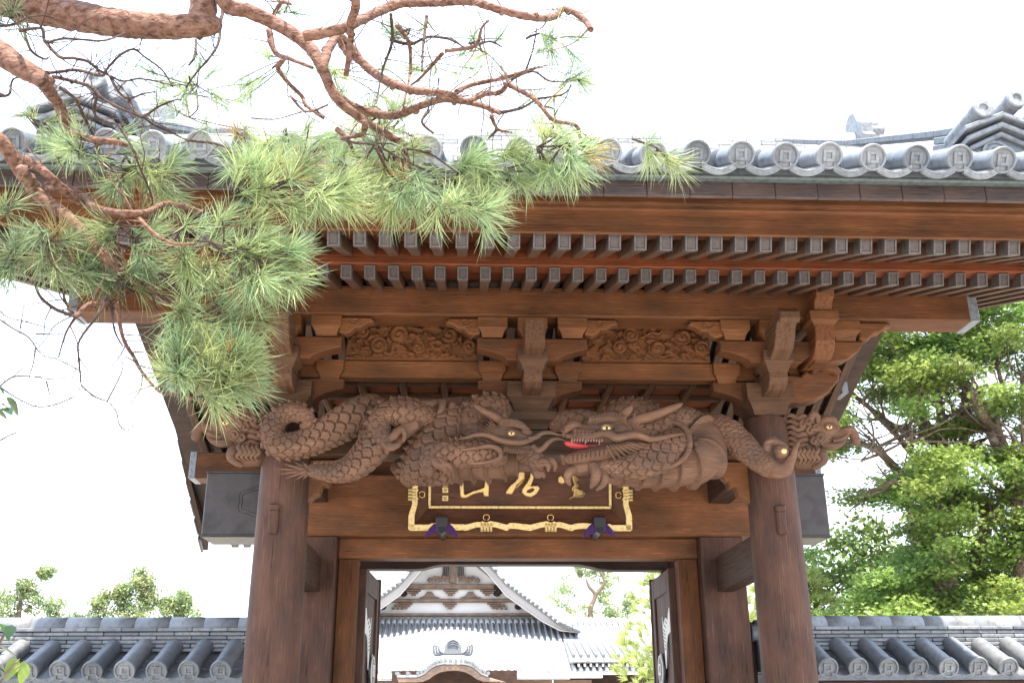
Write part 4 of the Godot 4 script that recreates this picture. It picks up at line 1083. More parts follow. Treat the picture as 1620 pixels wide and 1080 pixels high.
	blades(h, "jaw_scale", [Vector3(0.259, 3.308, 0.600), Vector3(0.238, 3.271, 0.620), 0.024, Vector3(0.259, 3.290, 0.600), Vector3(0.238, 3.253, 0.620), 0.024, Vector3(0.291, 3.315, 0.600), Vector3(0.270, 3.277, 0.620), 0.024, Vector3(0.290, 3.296, 0.600), Vector3(0.269, 3.259, 0.620), 0.024, Vector3(0.323, 3.321, 0.600), Vector3(0.302, 3.284, 0.620), 0.024, Vector3(0.322, 3.303, 0.600), Vector3(0.301, 3.266, 0.620), 0.024, Vector3(0.355, 3.328, 0.600), Vector3(0.333, 3.291, 0.620), 0.024, Vector3(0.354, 3.309, 0.600), Vector3(0.333, 3.272, 0.620), 0.024, Vector3(0.387, 3.335, 0.600), Vector3(0.365, 3.297, 0.620), 0.024, Vector3(0.386, 3.316, 0.600), Vector3(0.364, 3.279, 0.620), 0.024, Vector3(0.419, 3.341, 0.600), Vector3(0.397, 3.304, 0.620), 0.024, Vector3(0.418, 3.323, 0.600), Vector3(0.396, 3.285, 0.620), 0.024, Vector3(0.451, 3.348, 0.600), Vector3(0.429, 3.310, 0.620), 0.024, Vector3(0.450, 3.329, 0.600), Vector3(0.428, 3.292, 0.620), 0.024, Vector3(0.483, 3.355, 0.600), Vector3(0.461, 3.317, 0.620), 0.024, Vector3(0.482, 3.336, 0.600), Vector3(0.460, 3.299, 0.620), 0.024, Vector3(0.515, 3.361, 0.600), Vector3(0.493, 3.324, 0.620), 0.024, Vector3(0.514, 3.343, 0.600), Vector3(0.492, 3.305, 0.620), 0.024, Vector3(0.547, 3.368, 0.600), Vector3(0.525, 3.330, 0.620), 0.024, Vector3(0.546, 3.349, 0.600), Vector3(0.524, 3.312, 0.620), 0.024, Vector3(0.579, 3.375, 0.600), Vector3(0.557, 3.337, 0.620), 0.024, Vector3(0.578, 3.356, 0.600), Vector3(0.556, 3.318, 0.620), 0.024], cm)
	blades(h, "snout_scale", [Vector3(0.296, 3.504, 0.600), Vector3(0.276, 3.473, 0.610), 0.021, Vector3(0.296, 3.480, 0.600), Vector3(0.276, 3.449, 0.610), 0.021, Vector3(0.324, 3.503, 0.600), Vector3(0.304, 3.472, 0.610), 0.021, Vector3(0.323, 3.479, 0.600), Vector3(0.303, 3.448, 0.610), 0.021, Vector3(0.351, 3.501, 0.600), Vector3(0.331, 3.470, 0.610), 0.021, Vector3(0.350, 3.478, 0.600), Vector3(0.330, 3.447, 0.610), 0.021, Vector3(0.379, 3.500, 0.600), Vector3(0.358, 3.469, 0.610), 0.021, Vector3(0.378, 3.477, 0.600), Vector3(0.357, 3.446, 0.610), 0.021, Vector3(0.406, 3.499, 0.600), Vector3(0.385, 3.468, 0.610), 0.021, Vector3(0.405, 3.475, 0.600), Vector3(0.385, 3.444, 0.610), 0.021, Vector3(0.433, 3.498, 0.600), Vector3(0.413, 3.467, 0.610), 0.021, Vector3(0.432, 3.474, 0.600), Vector3(0.412, 3.443, 0.610), 0.021], cm)
	blades(h, "tooth", [Vector3(0.263, 3.433, 0.600), Vector3(0.257, 3.387, 0.600), 0.010, Vector3(0.283, 3.433, 0.600), Vector3(0.277, 3.405, 0.600), 0.010, Vector3(0.303, 3.434, 0.600), Vector3(0.297, 3.406, 0.600), 0.010, Vector3(0.323, 3.434, 0.600), Vector3(0.317, 3.406, 0.600), 0.010, Vector3(0.343, 3.434, 0.600), Vector3(0.337, 3.406, 0.600), 0.010, Vector3(0.363, 3.434, 0.600), Vector3(0.357, 3.387, 0.600), 0.010, Vector3(0.383, 3.434, 0.600), Vector3(0.377, 3.406, 0.600), 0.010, Vector3(0.403, 3.434, 0.600), Vector3(0.397, 3.406, 0.600), 0.010, Vector3(0.423, 3.434, 0.600), Vector3(0.417, 3.406, 0.600), 0.010, Vector3(0.443, 3.434, 0.600), Vector3(0.437, 3.406, 0.600), 0.010, Vector3(0.463, 3.435, 0.600), Vector3(0.457, 3.388, 0.600), 0.010, Vector3(0.483, 3.435, 0.600), Vector3(0.477, 3.407, 0.600), 0.010], M.ivory)
	blades(h, "chin_tuft", [Vector3(0.224, 3.304, 0.540), Vector3(0.183, 3.320, 0.550), 0.014, Vector3(0.224, 3.297, 0.540), Vector3(0.184, 3.306, 0.550), 0.014, Vector3(0.224, 3.289, 0.540), Vector3(0.186, 3.292, 0.550), 0.014, Vector3(0.224, 3.282, 0.540), Vector3(0.187, 3.278, 0.550), 0.014, Vector3(0.223, 3.274, 0.540), Vector3(0.189, 3.264, 0.550), 0.014, Vector3(0.223, 3.267, 0.540), Vector3(0.190, 3.251, 0.550), 0.014, Vector3(0.237, 3.479, 0.550), Vector3(0.195, 3.500, 0.560), 0.014, Vector3(0.237, 3.473, 0.550), Vector3(0.195, 3.486, 0.560), 0.014, Vector3(0.236, 3.466, 0.550), Vector3(0.194, 3.472, 0.560), 0.014, Vector3(0.236, 3.460, 0.550), Vector3(0.194, 3.458, 0.560), 0.014], cm)

func build_beasts() -> void:
	var cm := wood("carve", 0)
	var d := thing("beast_head_carving", "carved beast head with curled trunk and golden eye, against the maple leaves", "carving", Vector3.ZERO, "carved beast heads on the outer flanks of the pillars")
	limb(d, "head", [2.117, 3.650, 0.000, 0.110, 2.227, 3.655, 0.020, 0.140, 2.316, 3.650, 0.040, 0.129, 2.392, 3.638, 0.050, 0.079, 2.430, 3.618, 0.050, 0.045], cm, 16, 0.85)
	limb(d, "trunk", [2.364, 3.604, 0.060, 0.064, 2.433, 3.617, 0.070, 0.054, 2.486, 3.643, 0.070, 0.045, 2.517, 3.649, 0.070, 0.042, 2.538, 3.613, 0.070, 0.040, 2.552, 3.567, 0.070, 0.037, 2.563, 3.544, 0.060, 0.020], cm, 12, 0.85)
	limb(d, "jaw", [2.280, 3.545, 0.050, 0.035, 2.350, 3.528, 0.060, 0.039, 2.417, 3.544, 0.060, 0.030, 2.467, 3.580, 0.060, 0.015], cm, 10, 0.85)
	limb(d, "tusk", [2.348, 3.558, 0.120, 0.015, 2.394, 3.561, 0.130, 0.015, 2.447, 3.586, 0.130, 0.010, 2.475, 3.612, 0.130, 0.004], cm, 8, 0.85)
	limb(d, "brow", [2.262, 3.679, 0.120, 0.020, 2.294, 3.715, 0.140, 0.030, 2.358, 3.718, 0.130, 0.030, 2.405, 3.686, 0.100, 0.020], cm, 10, 0.85)
	limb(d, "ear", [2.193, 3.689, 0.120, 0.015, 2.188, 3.731, 0.150, 0.030, 2.211, 3.757, 0.150, 0.030, 2.237, 3.727, 0.150, 0.025, 2.239, 3.686, 0.130, 0.015], cm, 10, 0.85)
	limb(d, "body", [2.021, 3.506, 0.000, 0.089, 2.098, 3.468, 0.030, 0.118, 2.189, 3.444, 0.050, 0.098, 2.254, 3.459, 0.070, 0.054], cm, 16, 0.85)
	limb(d, "paw", [2.212, 3.472, 0.080, 0.039, 2.252, 3.452, 0.100, 0.044, 2.262, 3.407, 0.100, 0.039, 2.223, 3.367, 0.100, 0.029, 2.178, 3.347, 0.080, 0.020], cm, 10, 0.85)
	limb(d, "neck_beam", [1.994, 3.580, -0.050, 0.170, 2.124, 3.570, -0.050, 0.150, 2.195, 3.566, -0.050, 0.110], cm, 18, 0.85)
	limb(d, "curl", [2.117, 3.675, 0.150, 0.015, 2.133, 3.680, 0.150, 0.015, 2.115, 3.654, 0.150, 0.015, 2.092, 3.675, 0.150, 0.016, 2.124, 3.710, 0.140, 0.017, 2.160, 3.681, 0.130, 0.017, 2.123, 3.642, 0.120, 0.015, 2.096, 3.661, 0.100, 0.010], cm, 7, 1.00)
	limb(d, "curl", [2.164, 3.696, 0.150, 0.015, 2.178, 3.701, 0.150, 0.015, 2.162, 3.677, 0.150, 0.015, 2.142, 3.695, 0.150, 0.016, 2.171, 3.727, 0.140, 0.017, 2.203, 3.701, 0.130, 0.017, 2.171, 3.667, 0.120, 0.015, 2.147, 3.685, 0.100, 0.010], cm, 7, 1.00)
	limb(d, "curl", [2.166, 3.625, 0.150, 0.015, 2.182, 3.630, 0.150, 0.015, 2.164, 3.604, 0.150, 0.015, 2.141, 3.624, 0.150, 0.016, 2.173, 3.659, 0.140, 0.017, 2.209, 3.630, 0.130, 0.017, 2.172, 3.592, 0.120, 0.015, 2.145, 3.611, 0.100, 0.010], cm, 7, 1.00)
	limb(d, "curl", [2.239, 3.564, 0.150, 0.015, 2.255, 3.570, 0.150, 0.015, 2.236, 3.544, 0.150, 0.015, 2.214, 3.564, 0.150, 0.016, 2.246, 3.599, 0.140, 0.017, 2.282, 3.570, 0.130, 0.017, 2.245, 3.532, 0.120, 0.015, 2.218, 3.550, 0.100, 0.010], cm, 7, 1.00)
	limb(d, "curl", [2.213, 3.645, 0.150, 0.015, 2.226, 3.650, 0.150, 0.015, 2.211, 3.629, 0.150, 0.015, 2.194, 3.645, 0.150, 0.016, 2.220, 3.673, 0.140, 0.017, 2.248, 3.651, 0.130, 0.017, 2.220, 3.621, 0.120, 0.015, 2.201, 3.637, 0.100, 0.010], cm, 7, 1.00)
	limb(d, "curl", [2.186, 3.539, 0.150, 0.015, 2.201, 3.544, 0.150, 0.015, 2.184, 3.521, 0.150, 0.015, 2.164, 3.539, 0.150, 0.016, 2.193, 3.570, 0.140, 0.017, 2.225, 3.545, 0.130, 0.017, 2.193, 3.511, 0.120, 0.015, 2.170, 3.528, 0.100, 0.010], cm, 7, 1.00)
	limb(d, "mane_lock", [2.213, 3.715, 0.100, 0.020, 2.136, 3.742, 0.130, 0.025, 2.084, 3.726, 0.130, 0.022, 2.040, 3.754, 0.120, 0.020, 2.001, 3.750, 0.100, 0.007], cm, 7, 1.00)
	limb(d, "mane_lock", [2.197, 3.669, 0.100, 0.020, 2.131, 3.696, 0.130, 0.025, 2.079, 3.680, 0.130, 0.022, 2.035, 3.708, 0.120, 0.020, 1.996, 3.703, 0.100, 0.007], cm, 7, 1.00)
	limb(d, "mane_lock", [2.182, 3.623, 0.100, 0.020, 2.126, 3.650, 0.130, 0.025, 2.074, 3.634, 0.130, 0.022, 2.030, 3.662, 0.120, 0.020, 1.991, 3.657, 0.100, 0.007], cm, 7, 1.00)
	limb(d, "mane_lock", [2.169, 3.598, 0.100, 0.020, 2.121, 3.604, 0.130, 0.025, 2.069, 3.589, 0.130, 0.022, 2.026, 3.617, 0.120, 0.020, 1.986, 3.612, 0.100, 0.007], cm, 7, 1.00)
	limb(d, "mane_lock", [2.194, 3.552, 0.100, 0.020, 2.116, 3.559, 0.130, 0.024, 2.064, 3.544, 0.130, 0.022, 2.021, 3.571, 0.120, 0.020, 1.982, 3.566, 0.100, 0.007], cm, 7, 1.00)
	limb(d, "mane_lock", [2.189, 3.507, 0.100, 0.020, 2.111, 3.514, 0.130, 0.024, 2.060, 3.498, 0.130, 0.022, 2.016, 3.526, 0.120, 0.020, 1.977, 3.521, 0.100, 0.007], cm, 7, 1.00)
	limb(d, "mane_lock", [2.184, 3.462, 0.100, 0.020, 2.106, 3.469, 0.130, 0.024, 2.055, 3.453, 0.130, 0.022, 2.011, 3.481, 0.120, 0.020, 1.972, 3.475, 0.100, 0.007], cm, 7, 1.00)
	limb(d, "fur_lock", [2.050, 3.496, 0.160, 0.010, 2.063, 3.463, 0.170, 0.019, 2.039, 3.428, 0.170, 0.019, 2.072, 3.399, 0.150, 0.015, 2.055, 3.369, 0.130, 0.005], cm, 7, 1.00)
	limb(d, "fur_lock", [2.083, 3.481, 0.160, 0.010, 2.097, 3.464, 0.170, 0.019, 2.074, 3.429, 0.170, 0.019, 2.106, 3.399, 0.150, 0.015, 2.085, 3.369, 0.130, 0.005], cm, 7, 1.00)
	limb(d, "fur_lock", [2.119, 3.496, 0.160, 0.010, 2.132, 3.464, 0.170, 0.019, 2.108, 3.429, 0.170, 0.019, 2.141, 3.399, 0.150, 0.015, 2.114, 3.369, 0.130, 0.005], cm, 7, 1.00)
	limb(d, "fur_lock", [2.152, 3.481, 0.160, 0.010, 2.166, 3.464, 0.170, 0.019, 2.142, 3.429, 0.170, 0.019, 2.175, 3.399, 0.150, 0.015, 2.144, 3.369, 0.130, 0.005], cm, 7, 1.00)
	limb(d, "fur_lock", [2.188, 3.496, 0.160, 0.010, 2.200, 3.464, 0.170, 0.019, 2.177, 3.429, 0.170, 0.019, 2.210, 3.400, 0.150, 0.015, 2.174, 3.370, 0.130, 0.005], cm, 7, 1.00)
	eye(d, Vector3(2.319, 3.653, 0.150), 0.022)
	var m := d.duplicate()
	m.name = numbered("beast_head_carving")
	m.transform = Transform3D(Basis.from_scale(Vector3(-1, 1, 1)), Vector3(0, 0, 0))
	m.set_meta("label", "carved beast head with curled trunk in shade behind the spiral dragon tail")
	add_child(m)

func plaque_glyphs() -> Array:
	return [
		[-0.546, 0.580, -0.514, 0.580, -0.512, 0.456, -0.500, 0.325, -0.487, 0.318, -0.421, 0.349, -0.366, 0.365, -0.324, 0.381, -0.311, 0.456, -0.276, 0.457, -0.282, 0.302, -0.323, 0.300, -0.335, 0.335, -0.365, 0.332, -0.421, 0.318, -0.476, 0.288, -0.517, 0.285, -0.536, 0.302, -0.542, 0.387],
		[-0.018, 0.534, 0.038, 0.513, 0.038, 0.458, -0.032, 0.402, -0.053, 0.354, -0.076, 0.320, -0.122, 0.322, -0.132, 0.340, -0.094, 0.395, -0.046, 0.433, -0.021, 0.471],
		[0.107, 0.583, 0.142, 0.583, 0.124, 0.486, 0.115, 0.444, 0.094, 0.396, 0.157, 0.400, 0.178, 0.373, 0.143, 0.320, 0.094, 0.293, 0.045, 0.304, 0.013, 0.334, 0.017, 0.368, 0.059, 0.423, 0.087, 0.479],
		[0.343, 0.473, 0.367, 0.490, 0.394, 0.459, 0.404, 0.429, 0.376, 0.412, 0.338, 0.426],
		[0.458, 0.570, 0.500, 0.571, 0.479, 0.494, 0.530, 0.453, 0.502, 0.429, 0.523, 0.398, 0.509, 0.373, 0.569, 0.349, 0.583, 0.325, 0.555, 0.297, 0.485, 0.297, 0.443, 0.280, 0.435, 0.286, 0.471, 0.310, 0.481, 0.335, 0.464, 0.355, 0.464, 0.384, 0.485, 0.411, 0.469, 0.460],
		[0.041, 0.455, 0.024, 0.427, -0.032, 0.372, -0.043, 0.378, 0.003, 0.430],
	]
const GLYPH_HOLE := [0.054, 0.334, 0.060, 0.355, 0.090, 0.370, 0.114, 0.377, 0.129, 0.362, 0.114, 0.344, 0.086, 0.330]
const SEALS := [[-0.695, 0.379, -0.643, 0.379, -0.643, 0.331, -0.694, 0.331], [-0.694, 0.306, -0.642, 0.306, -0.642, 0.260, -0.693, 0.260]]
const SMALL_STROKES := [-0.676, 0.493, -0.666, 0.480, -0.686, 0.477, -0.659, 0.482, -0.673, 0.488, -0.681, 0.458, -0.682, 0.452, -0.661, 0.458, -0.689, 0.441, -0.672, 0.447, -0.669, 0.449, -0.655, 0.433, -0.678, 0.455, -0.680, 0.424, -0.686, 0.419, -0.655, 0.425, -0.675, 0.427, -0.677, 0.405, -0.663, 0.416, -0.658, 0.408, -0.688, 0.400, -0.652, 0.405, -0.686, 0.408, -0.682, 0.386, -0.655, 0.408, -0.655, 0.389, -0.682, 0.386, -0.649, 0.389, -0.672, 0.400, -0.669, 0.390]
# ---------------------------------------------------------------- carved animals
func limb(parent: Node3D, called: String, a: Array, m: Material, sides := 9, flat := 1.0) -> void:
	var st := mk(true)
	pathtube(st, a, 0.008, sides, flat)
	obj(called, fin(st), m, parent)

func blades(parent: Node3D, called: String, a: Array, m: Material) -> void:
	# leaf-shaped carved points, each from root to tip
	var st := mk()
	for i in range(0, a.size(), 3):
		blade(st, a[i], a[i + 1], a[i + 2])
	obj(called, fin(st), m, parent)

func blade(st: SurfaceTool, p: Vector3, q: Vector3, w: float) -> void:
	var d := (q - p)
	var side := d.cross(Vector3(0, 0, 1)).normalized()
	if side.length() < 0.5: side = Vector3(1, 0, 0)
	var up := side.cross(d).normalized()
	q += d * 0.2
	var c := p + d * 0.4
	var ring1 := [p + side * w * 0.35, p + up * w * 0.4, p - side * w * 0.35, p - up * w * 0.4]
	var ring2 := [c + side * w * 0.8, c + up * w * 0.7, c - side * w * 0.8, c - up * w * 0.4]
	for k in 4:
		var j := (k + 1) % 4
		var o: Vector3 = (ring2[k] + ring2[j]) / 2 - c
		face(st, [ring1[k], ring1[j], ring2[j], ring2[k]], o)
		face(st, [ring2[k], ring2[j], q], o)

func eye(parent: Node3D, c: Vector3, r: float) -> void:
	var e := holder("eye", parent)
	var st := mk(true)
	ball(st, c, Vector3(r * 1.25, r * 0.8, r * 0.7), 16)
	obj("eyeball", fin(st), M.gold, e)
	st = mk(true)
	ball(st, c + Vector3(0.0, -r * 0.1, r * 0.5), Vector3(r * 0.42, r * 0.42, r * 0.3), 12)
	obj("pupil", fin(st), M.black, e)
	st = mk(true)
	var ring := []
	for k in 17:
		var t := TAU * k / 16
		ring.append_array([c.x + cos(t) * r * 1.35, c.y + sin(t) * r * 0.95, c.z + r * 0.15, r * 0.28])
	pathtube(st, ring, 0.01, 7)
	obj("eyelid", fin(st), wood("carve", 0), e)

func scale_h(u: float, l: float) -> float:
	# overlapping scales: nearly flat plates with a narrow cut round each free edge
	var r0 := int(floor(l))
	for R in range(r0 - 2, r0 + 2):
		var v: float = u - 0.5 * (R & 1)
		var du: float = v - roundf(v)
		var t: float = R + 1.4 - 2.6 * du * du - l
		if t > 0.0:
			var gap := smoothstep(0.02, 0.2, t)
			return (1.0 - 0.3 * minf(t, 1.3)) * (0.25 + 0.75 * gap) - 0.55 * (1.0 - gap) - 0.35 * du * du
	return 0.0

# a scaled body along a path. mode 1: ribbed belly plates on the far half; 2: plates all along the outer rim
func scaly(parent: Node3D, called: String, a: Array, size: float, flat: float, mode: int, fins: Array) -> void:
	var q := P4(a)
	var s := smooth_path(q[0], q[1], 0.0068)
	var p: PackedVector3Array = s[0]
	var r: PackedFloat32Array = s[1]
	var n := p.size()
	var rmax := 0.0
	for v in r: rmax = maxf(rmax, v)
	var rows := size * 0.72
	var around := maxi(6, int(round(TAU * rmax * (0.5 + flat * 0.5) / size)))
	var sides := clampi(int(TAU * rmax / 0.0068), 28, 150)
	var vs := PackedVector3Array()
	var frames := []
	var prev := Vector3(0, 0, 1)
	var l := 0.0
	var dist := 0.0
	for i in n:
		var t := (p[mini(i + 1, n - 1)] - p[maxi(i - 1, 0)]).normalized()
		var u := (prev - t * prev.dot(t)).normalized()
		prev = (u * 0.9 + Vector3(0, 0, 0.1)).normalized()
		var w := t.cross(u)
		frames.append([p[i], u, w, t, r[i], dist])
		if i > 0:
			var ds := p[i].distance_to(p[i - 1])
			dist += ds
			l += ds / (rows * clampf(r[i] / rmax, 0.35, 1.0))
		var amp := size * 0.3 * clampf(r[i] / rmax, 0.3, 1.0)
		var prog := float(i) / n
		for k in sides:
			var ang := TAU * k / sides
			var ca := cos(ang)
			var sa := sin(ang)
			var h := 0.0
			var plate := (mode == 1 and prog > 0.42 and (sa > -0.35 or prog > 0.75)) or (mode == 2 and sa < 0.15 + 0.1 * sin(l))
			if plate:
				var f := dist / (0.125 if mode == 2 else 0.11) + 0.5 * ca * (0.7 if mode == 2 else 0.3) + 0.2 * sa
				f = f - floor(f)
				h = amp * (0.1 + 1.1 * f * f) * smoothstep(0.0, 0.07, 1.0 - f) + amp * 1.1 * exp(-pow((f - 0.88) / 0.06, 2.0))
			else:
				h = amp * scale_h(ang / TAU * around, l)
			vs.append(p[i] + u * (ca * (r[i] * flat + h)) + w * (sa * (r[i] + h)))
	var ix := PackedInt32Array()
	for i in n - 1:
		for k in sides:
			var j := (k + 1) % sides
			var A := i * sides + k
			var B := i * sides + j
			ix.append_array([A, B, A + sides, B, B + sides, A + sides])
	for e in [0, n - 1]:
		vs.append(p[e])
		for k in sides:
			var j := (k + 1) % sides
			if e == 0: ix.append_array([vs.size() - 1, e * sides + j, e * sides + k])
			else: ix.append_array([vs.size() - 1, e * sides + k, e * sides + j])
	var nm := PackedVector3Array()
	nm.resize(vs.size())
	for i in range(0, ix.size(), 3):
		var c := (vs[ix[i + 2]] - vs[ix[i]]).cross(vs[ix[i + 1]] - vs[ix[i]])
		nm[ix[i]] += c
		nm[ix[i + 1]] += c
		nm[ix[i + 2]] += c
	for i in nm.size(): nm[i] = nm[i].normalized()
	var arr := []
	arr.resize(Mesh.ARRAY_MAX)
	arr[Mesh.ARRAY_VERTEX] = vs
	arr[Mesh.ARRAY_NORMAL] = nm
	arr[Mesh.ARRAY_INDEX] = ix
	var am := ArrayMesh.new()
	am.add_surface_from_arrays(Mesh.PRIMITIVE_TRIANGLES, arr)
	var o := obj(called, am, wood("carve", 0), parent)
	for f in fins:
		var st := mk()
		var next := 0.02
		for fr in frames:
			if fr[5] < next: continue
			next = fr[5] + f[1] * (0.55 + 0.45 * fr[4] / rmax)
			var out: Vector3 = fr[2] * f[0]
			var root: Vector3 = fr[0] + out * fr[4] * 0.93 + fr[1] * 0.012
			blade(st, root, root + out * (f[2] + fr[4] * 0.22) + fr[3] * (0.012 + fr[4] * 0.16), f[1] * 0.85 * (0.5 + 0.5 * fr[4] / rmax))
		tag(obj("back_fin", fin(st), wood("carve", 0), o), "", "", "", "stuff")

# ---------------------------------------------------------------- name board
func bar(st: SurfaceTool, a: Vector3, b: Vector3, w: float, h: float) -> void:
	var d := b - a
	var x := d.normalized()
	var z := Vector3(0, 0, 1)
	cbox(st, Transform3D(Basis(x, z.cross(x), z), (a + b) / 2), Vector3(d.length(), w, h), 0.003)

func build_plaque() -> void:
	var pl := thing("name_board", "carved wooden name board with raised gold characters and wavy gilt frame above the doorway", "sign", Vector3(-0.012, 3.105, -1.36))
	pl.rotation.x = deg_to_rad(13)
	box("board", pl, wood("plaque", 0), Vector3(-0.83, 0.19, -0.03), Vector3(0.83, 0.95, 0.0))
	var names := ["character", "character", "character", "character", "character", "character"]
	for i in 6:
		var st := mk()
		prism(st, V2(plaque_glyphs()[i]), 0.0, 0.03, Transform3D(), 0.007)
		obj("character", fin(st), M.gold, pl)
	var hst := mk()
	prism(hst, V2(GLYPH_HOLE), 0.02, 0.0312, Transform3D(), 0.0)
	obj("character_hollow", fin(hst), wood("plaque", 0), pl)
	for s in SEALS:
		var st := mk()
		prism(st, V2(s), 0.0, 0.006)
		var o := obj("seal", fin(st), M.goldflat, pl)
		var q := V2(s)
		var c := (q[0] + q[2]) / 2
		st = mk()
		for k in 4:
			cbox(st, T(c.x - 0.012 + 0.008 * k, c.y + 0.004 * sin(k * 2.0), 0.0065), Vector3(0.002, 0.022, 0.002), 0.0)
			cbox(st, T(c.x, c.y - 0.012 + 0.008 * k, 0.0066), Vector3(0.022, 0.002, 0.002), 0.0)
		obj("seal_cut", fin(st), wood("plaque", 0), o)
	var ss := mk()
	for i in range(0, SMALL_STROKES.size(), 4): bar(ss, Vector3(SMALL_STROKES[i], SMALL_STROKES[i + 1], 0.003), Vector3(SMALL_STROKES[i + 2], SMALL_STROKES[i + 3], 0.003), 0.0055, 0.006)
	obj("small_lettering", fin(ss), M.gold, pl)
	# inner gilt fillet, sloping moulding, outer wavy gilt frame
	var y0 := 0.205
	var y1 := 0.93
	for q in [[-0.815, y0, 0.815, y0], [-0.815, y1, 0.815, y1], [-0.807, y0 + 0.012, -0.807, y1 - 0.012], [0.807, y0 + 0.012, 0.807, y1 - 0.012]]:
		var st := mk()
		bar(st, Vector3(q[0], q[1], 0.01), Vector3(q[2], q[3], 0.01), 0.024, 0.03)
		obj("gilt_fillet", fin(st), M.goldflat, pl)
	var inn := [Vector3(-0.817, y0 - 0.012, 0.006), Vector3(0.817, y0 - 0.012, 0.006), Vector3(0.817, y1 + 0.012, 0.006), Vector3(-0.817, y1 + 0.012, 0.006)]
	var outr := [Vector3(-0.945, 0.045, 0.1), Vector3(0.945, 0.045, 0.1), Vector3(0.945, 1.09, 0.1), Vector3(-0.945, 1.09, 0.1)]
	for k in 4:
		var j := (k + 1) % 4
		var st := mk()
		face(st, [inn[k], inn[j], outr[j], outr[k]], Vector3(0, 0, 1))
		var dn := Vector3(0, 0, -0.05)
		face(st, [inn[k] + dn, inn[j] + dn, outr[j] + dn, outr[k] + dn], Vector3(0, 0, -1))
		face(st, [outr[k], outr[j], outr[j] + dn, outr[k] + dn], (outr[k] + outr[j]) / 2 - Vector3(0, 0.5, 0))
		obj("frame_moulding", fin(st), wood("plaque", 0 if k % 2 == 0 else 1), pl)
	# the wavy edge: scallops with ribbed clasps and little hearts
	for k in 4:
		var j := (k + 1) % 4
		var a: Vector3 = outr[k]
		var b: Vector3 = outr[j]
		var L := a.distance_to(b)
		var along := (b - a) / L
		var out := Vector3(along.y, -along.x, 0)
		var clasps := [0.34, 0.64] if k % 2 == 0 else ([0.26, 0.7] if k == 1 else [0.3, 0.74])
		var up := []
		var dn := []
		var N := 96
		for i in N + 1:
			var t := float(i) / N
			var off := 0.008 * sin(t * TAU * 6.0)
			var near := 1.0
			for c in clasps: near = minf(near, absf(t - c) * L)
			if near < 0.2: off = lerpf(-0.02, 0.012, smoothstep(0.06, 0.2, near)) + (0.006 * signf(sin(near * 130.0)) if near < 0.055 else 0.0)
			if t < 0.08 or t > 0.92: off = 0.012
			var p := a + along * (t * L)
			if i == 0: p -= along * 0.03
			if i == N: p += along * 0.03
			up.append(p - out * (0.022 - off * 0.8))
			dn.append(p + out * (0.028 + off))
		var st := mk()
		for i in N:
			var zf := Vector3(0, 0, 0.022)
			face(st, [up[i] + zf, up[i + 1] + zf, dn[i + 1] + zf, dn[i] + zf], Vector3(0, 0, 1))
			face(st, [dn[i] + zf, dn[i + 1] + zf, dn[i + 1] - zf * 2, dn[i] - zf * 2], out)
			face(st, [up[i] + zf, up[i + 1] + zf, up[i + 1] - zf, up[i] - zf], -out)
		obj("gilt_edge", fin(st), M.goldflat, pl)
		for c in clasps:
			var m: Vector3 = a + along * (c * L) - out * 0.075 + Vector3(0, 0, -0.01)
			var ring := []
			for i in 13:
				var t := lerpf(0.25, TAU - 0.25, i / 12.0)
				var q: Vector3 = m + out * (0.022 * cos(t) * (1.0 + 0.35 * absf(sin(t)))) + along * (0.026 * sin(t))
				ring.append_array([q.x, q.y, q.z, 0.0045])
			st = mk(true)
			pathtube(st, ring, 0.006, 6)
			obj("heart_loop", fin(st), M.gold, pl)
			st = mk(true)
			for i in 4:
				var cc: Vector3 = a + along * (c * L + (i - 1.5) * 0.027) + out * 0.01
				var q := [cc.x - out.x * 0.036, cc.y - out.y * 0.036, cc.z + 0.018, 0.012, cc.x + out.x * 0.036, cc.y + out.y * 0.036, cc.z + 0.018, 0.012]
				pathtube(st, q, 0.05, 8)
			obj("ribbed_clasp", fin(st), M.goldflat, pl)
	# padded pegs under purple cloth that carry the board
	for s in [-1, 1]:
		var g := thing("board_peg", "dark peg draped in purple cloth under the small-lettered end of the name board" if s < 0 else "dark peg draped in purple cloth under the round-bellied dragon's end of the board", "bracket", Vector3(-0.012 + s * 0.692, 3.13, -1.2), "cloth-draped pegs under the name board")
		var st := mk()
		prism(st, V2([-0.055, 0.05, -0.042, 0.075, 0.042, 0.075, 0.055, 0.05, 0.04, -0.06, 0.0, -0.085, -0.04, -0.06]), -0.35, 0.03, Transform3D(), 0.006)
		obj("peg", fin(st), M.black, g)
		st = mk()
		face(st, [Vector3(-0.05, 0.055, 0.034), Vector3(0.05, 0.055, 0.034), Vector3(0.043, -0.028, 0.04), Vector3(-0.043, -0.028, 0.04)], Vector3(0, 0, 1))
		face(st, [Vector3(-0.05, 0.055, 0.034), Vector3(0.05, 0.055, 0.034), Vector3(0.04, 0.079, 0.0), Vector3(-0.04, 0.079, 0.0)], Vector3.UP)
		obj("peg_cover", fin(st), M.slate, g)
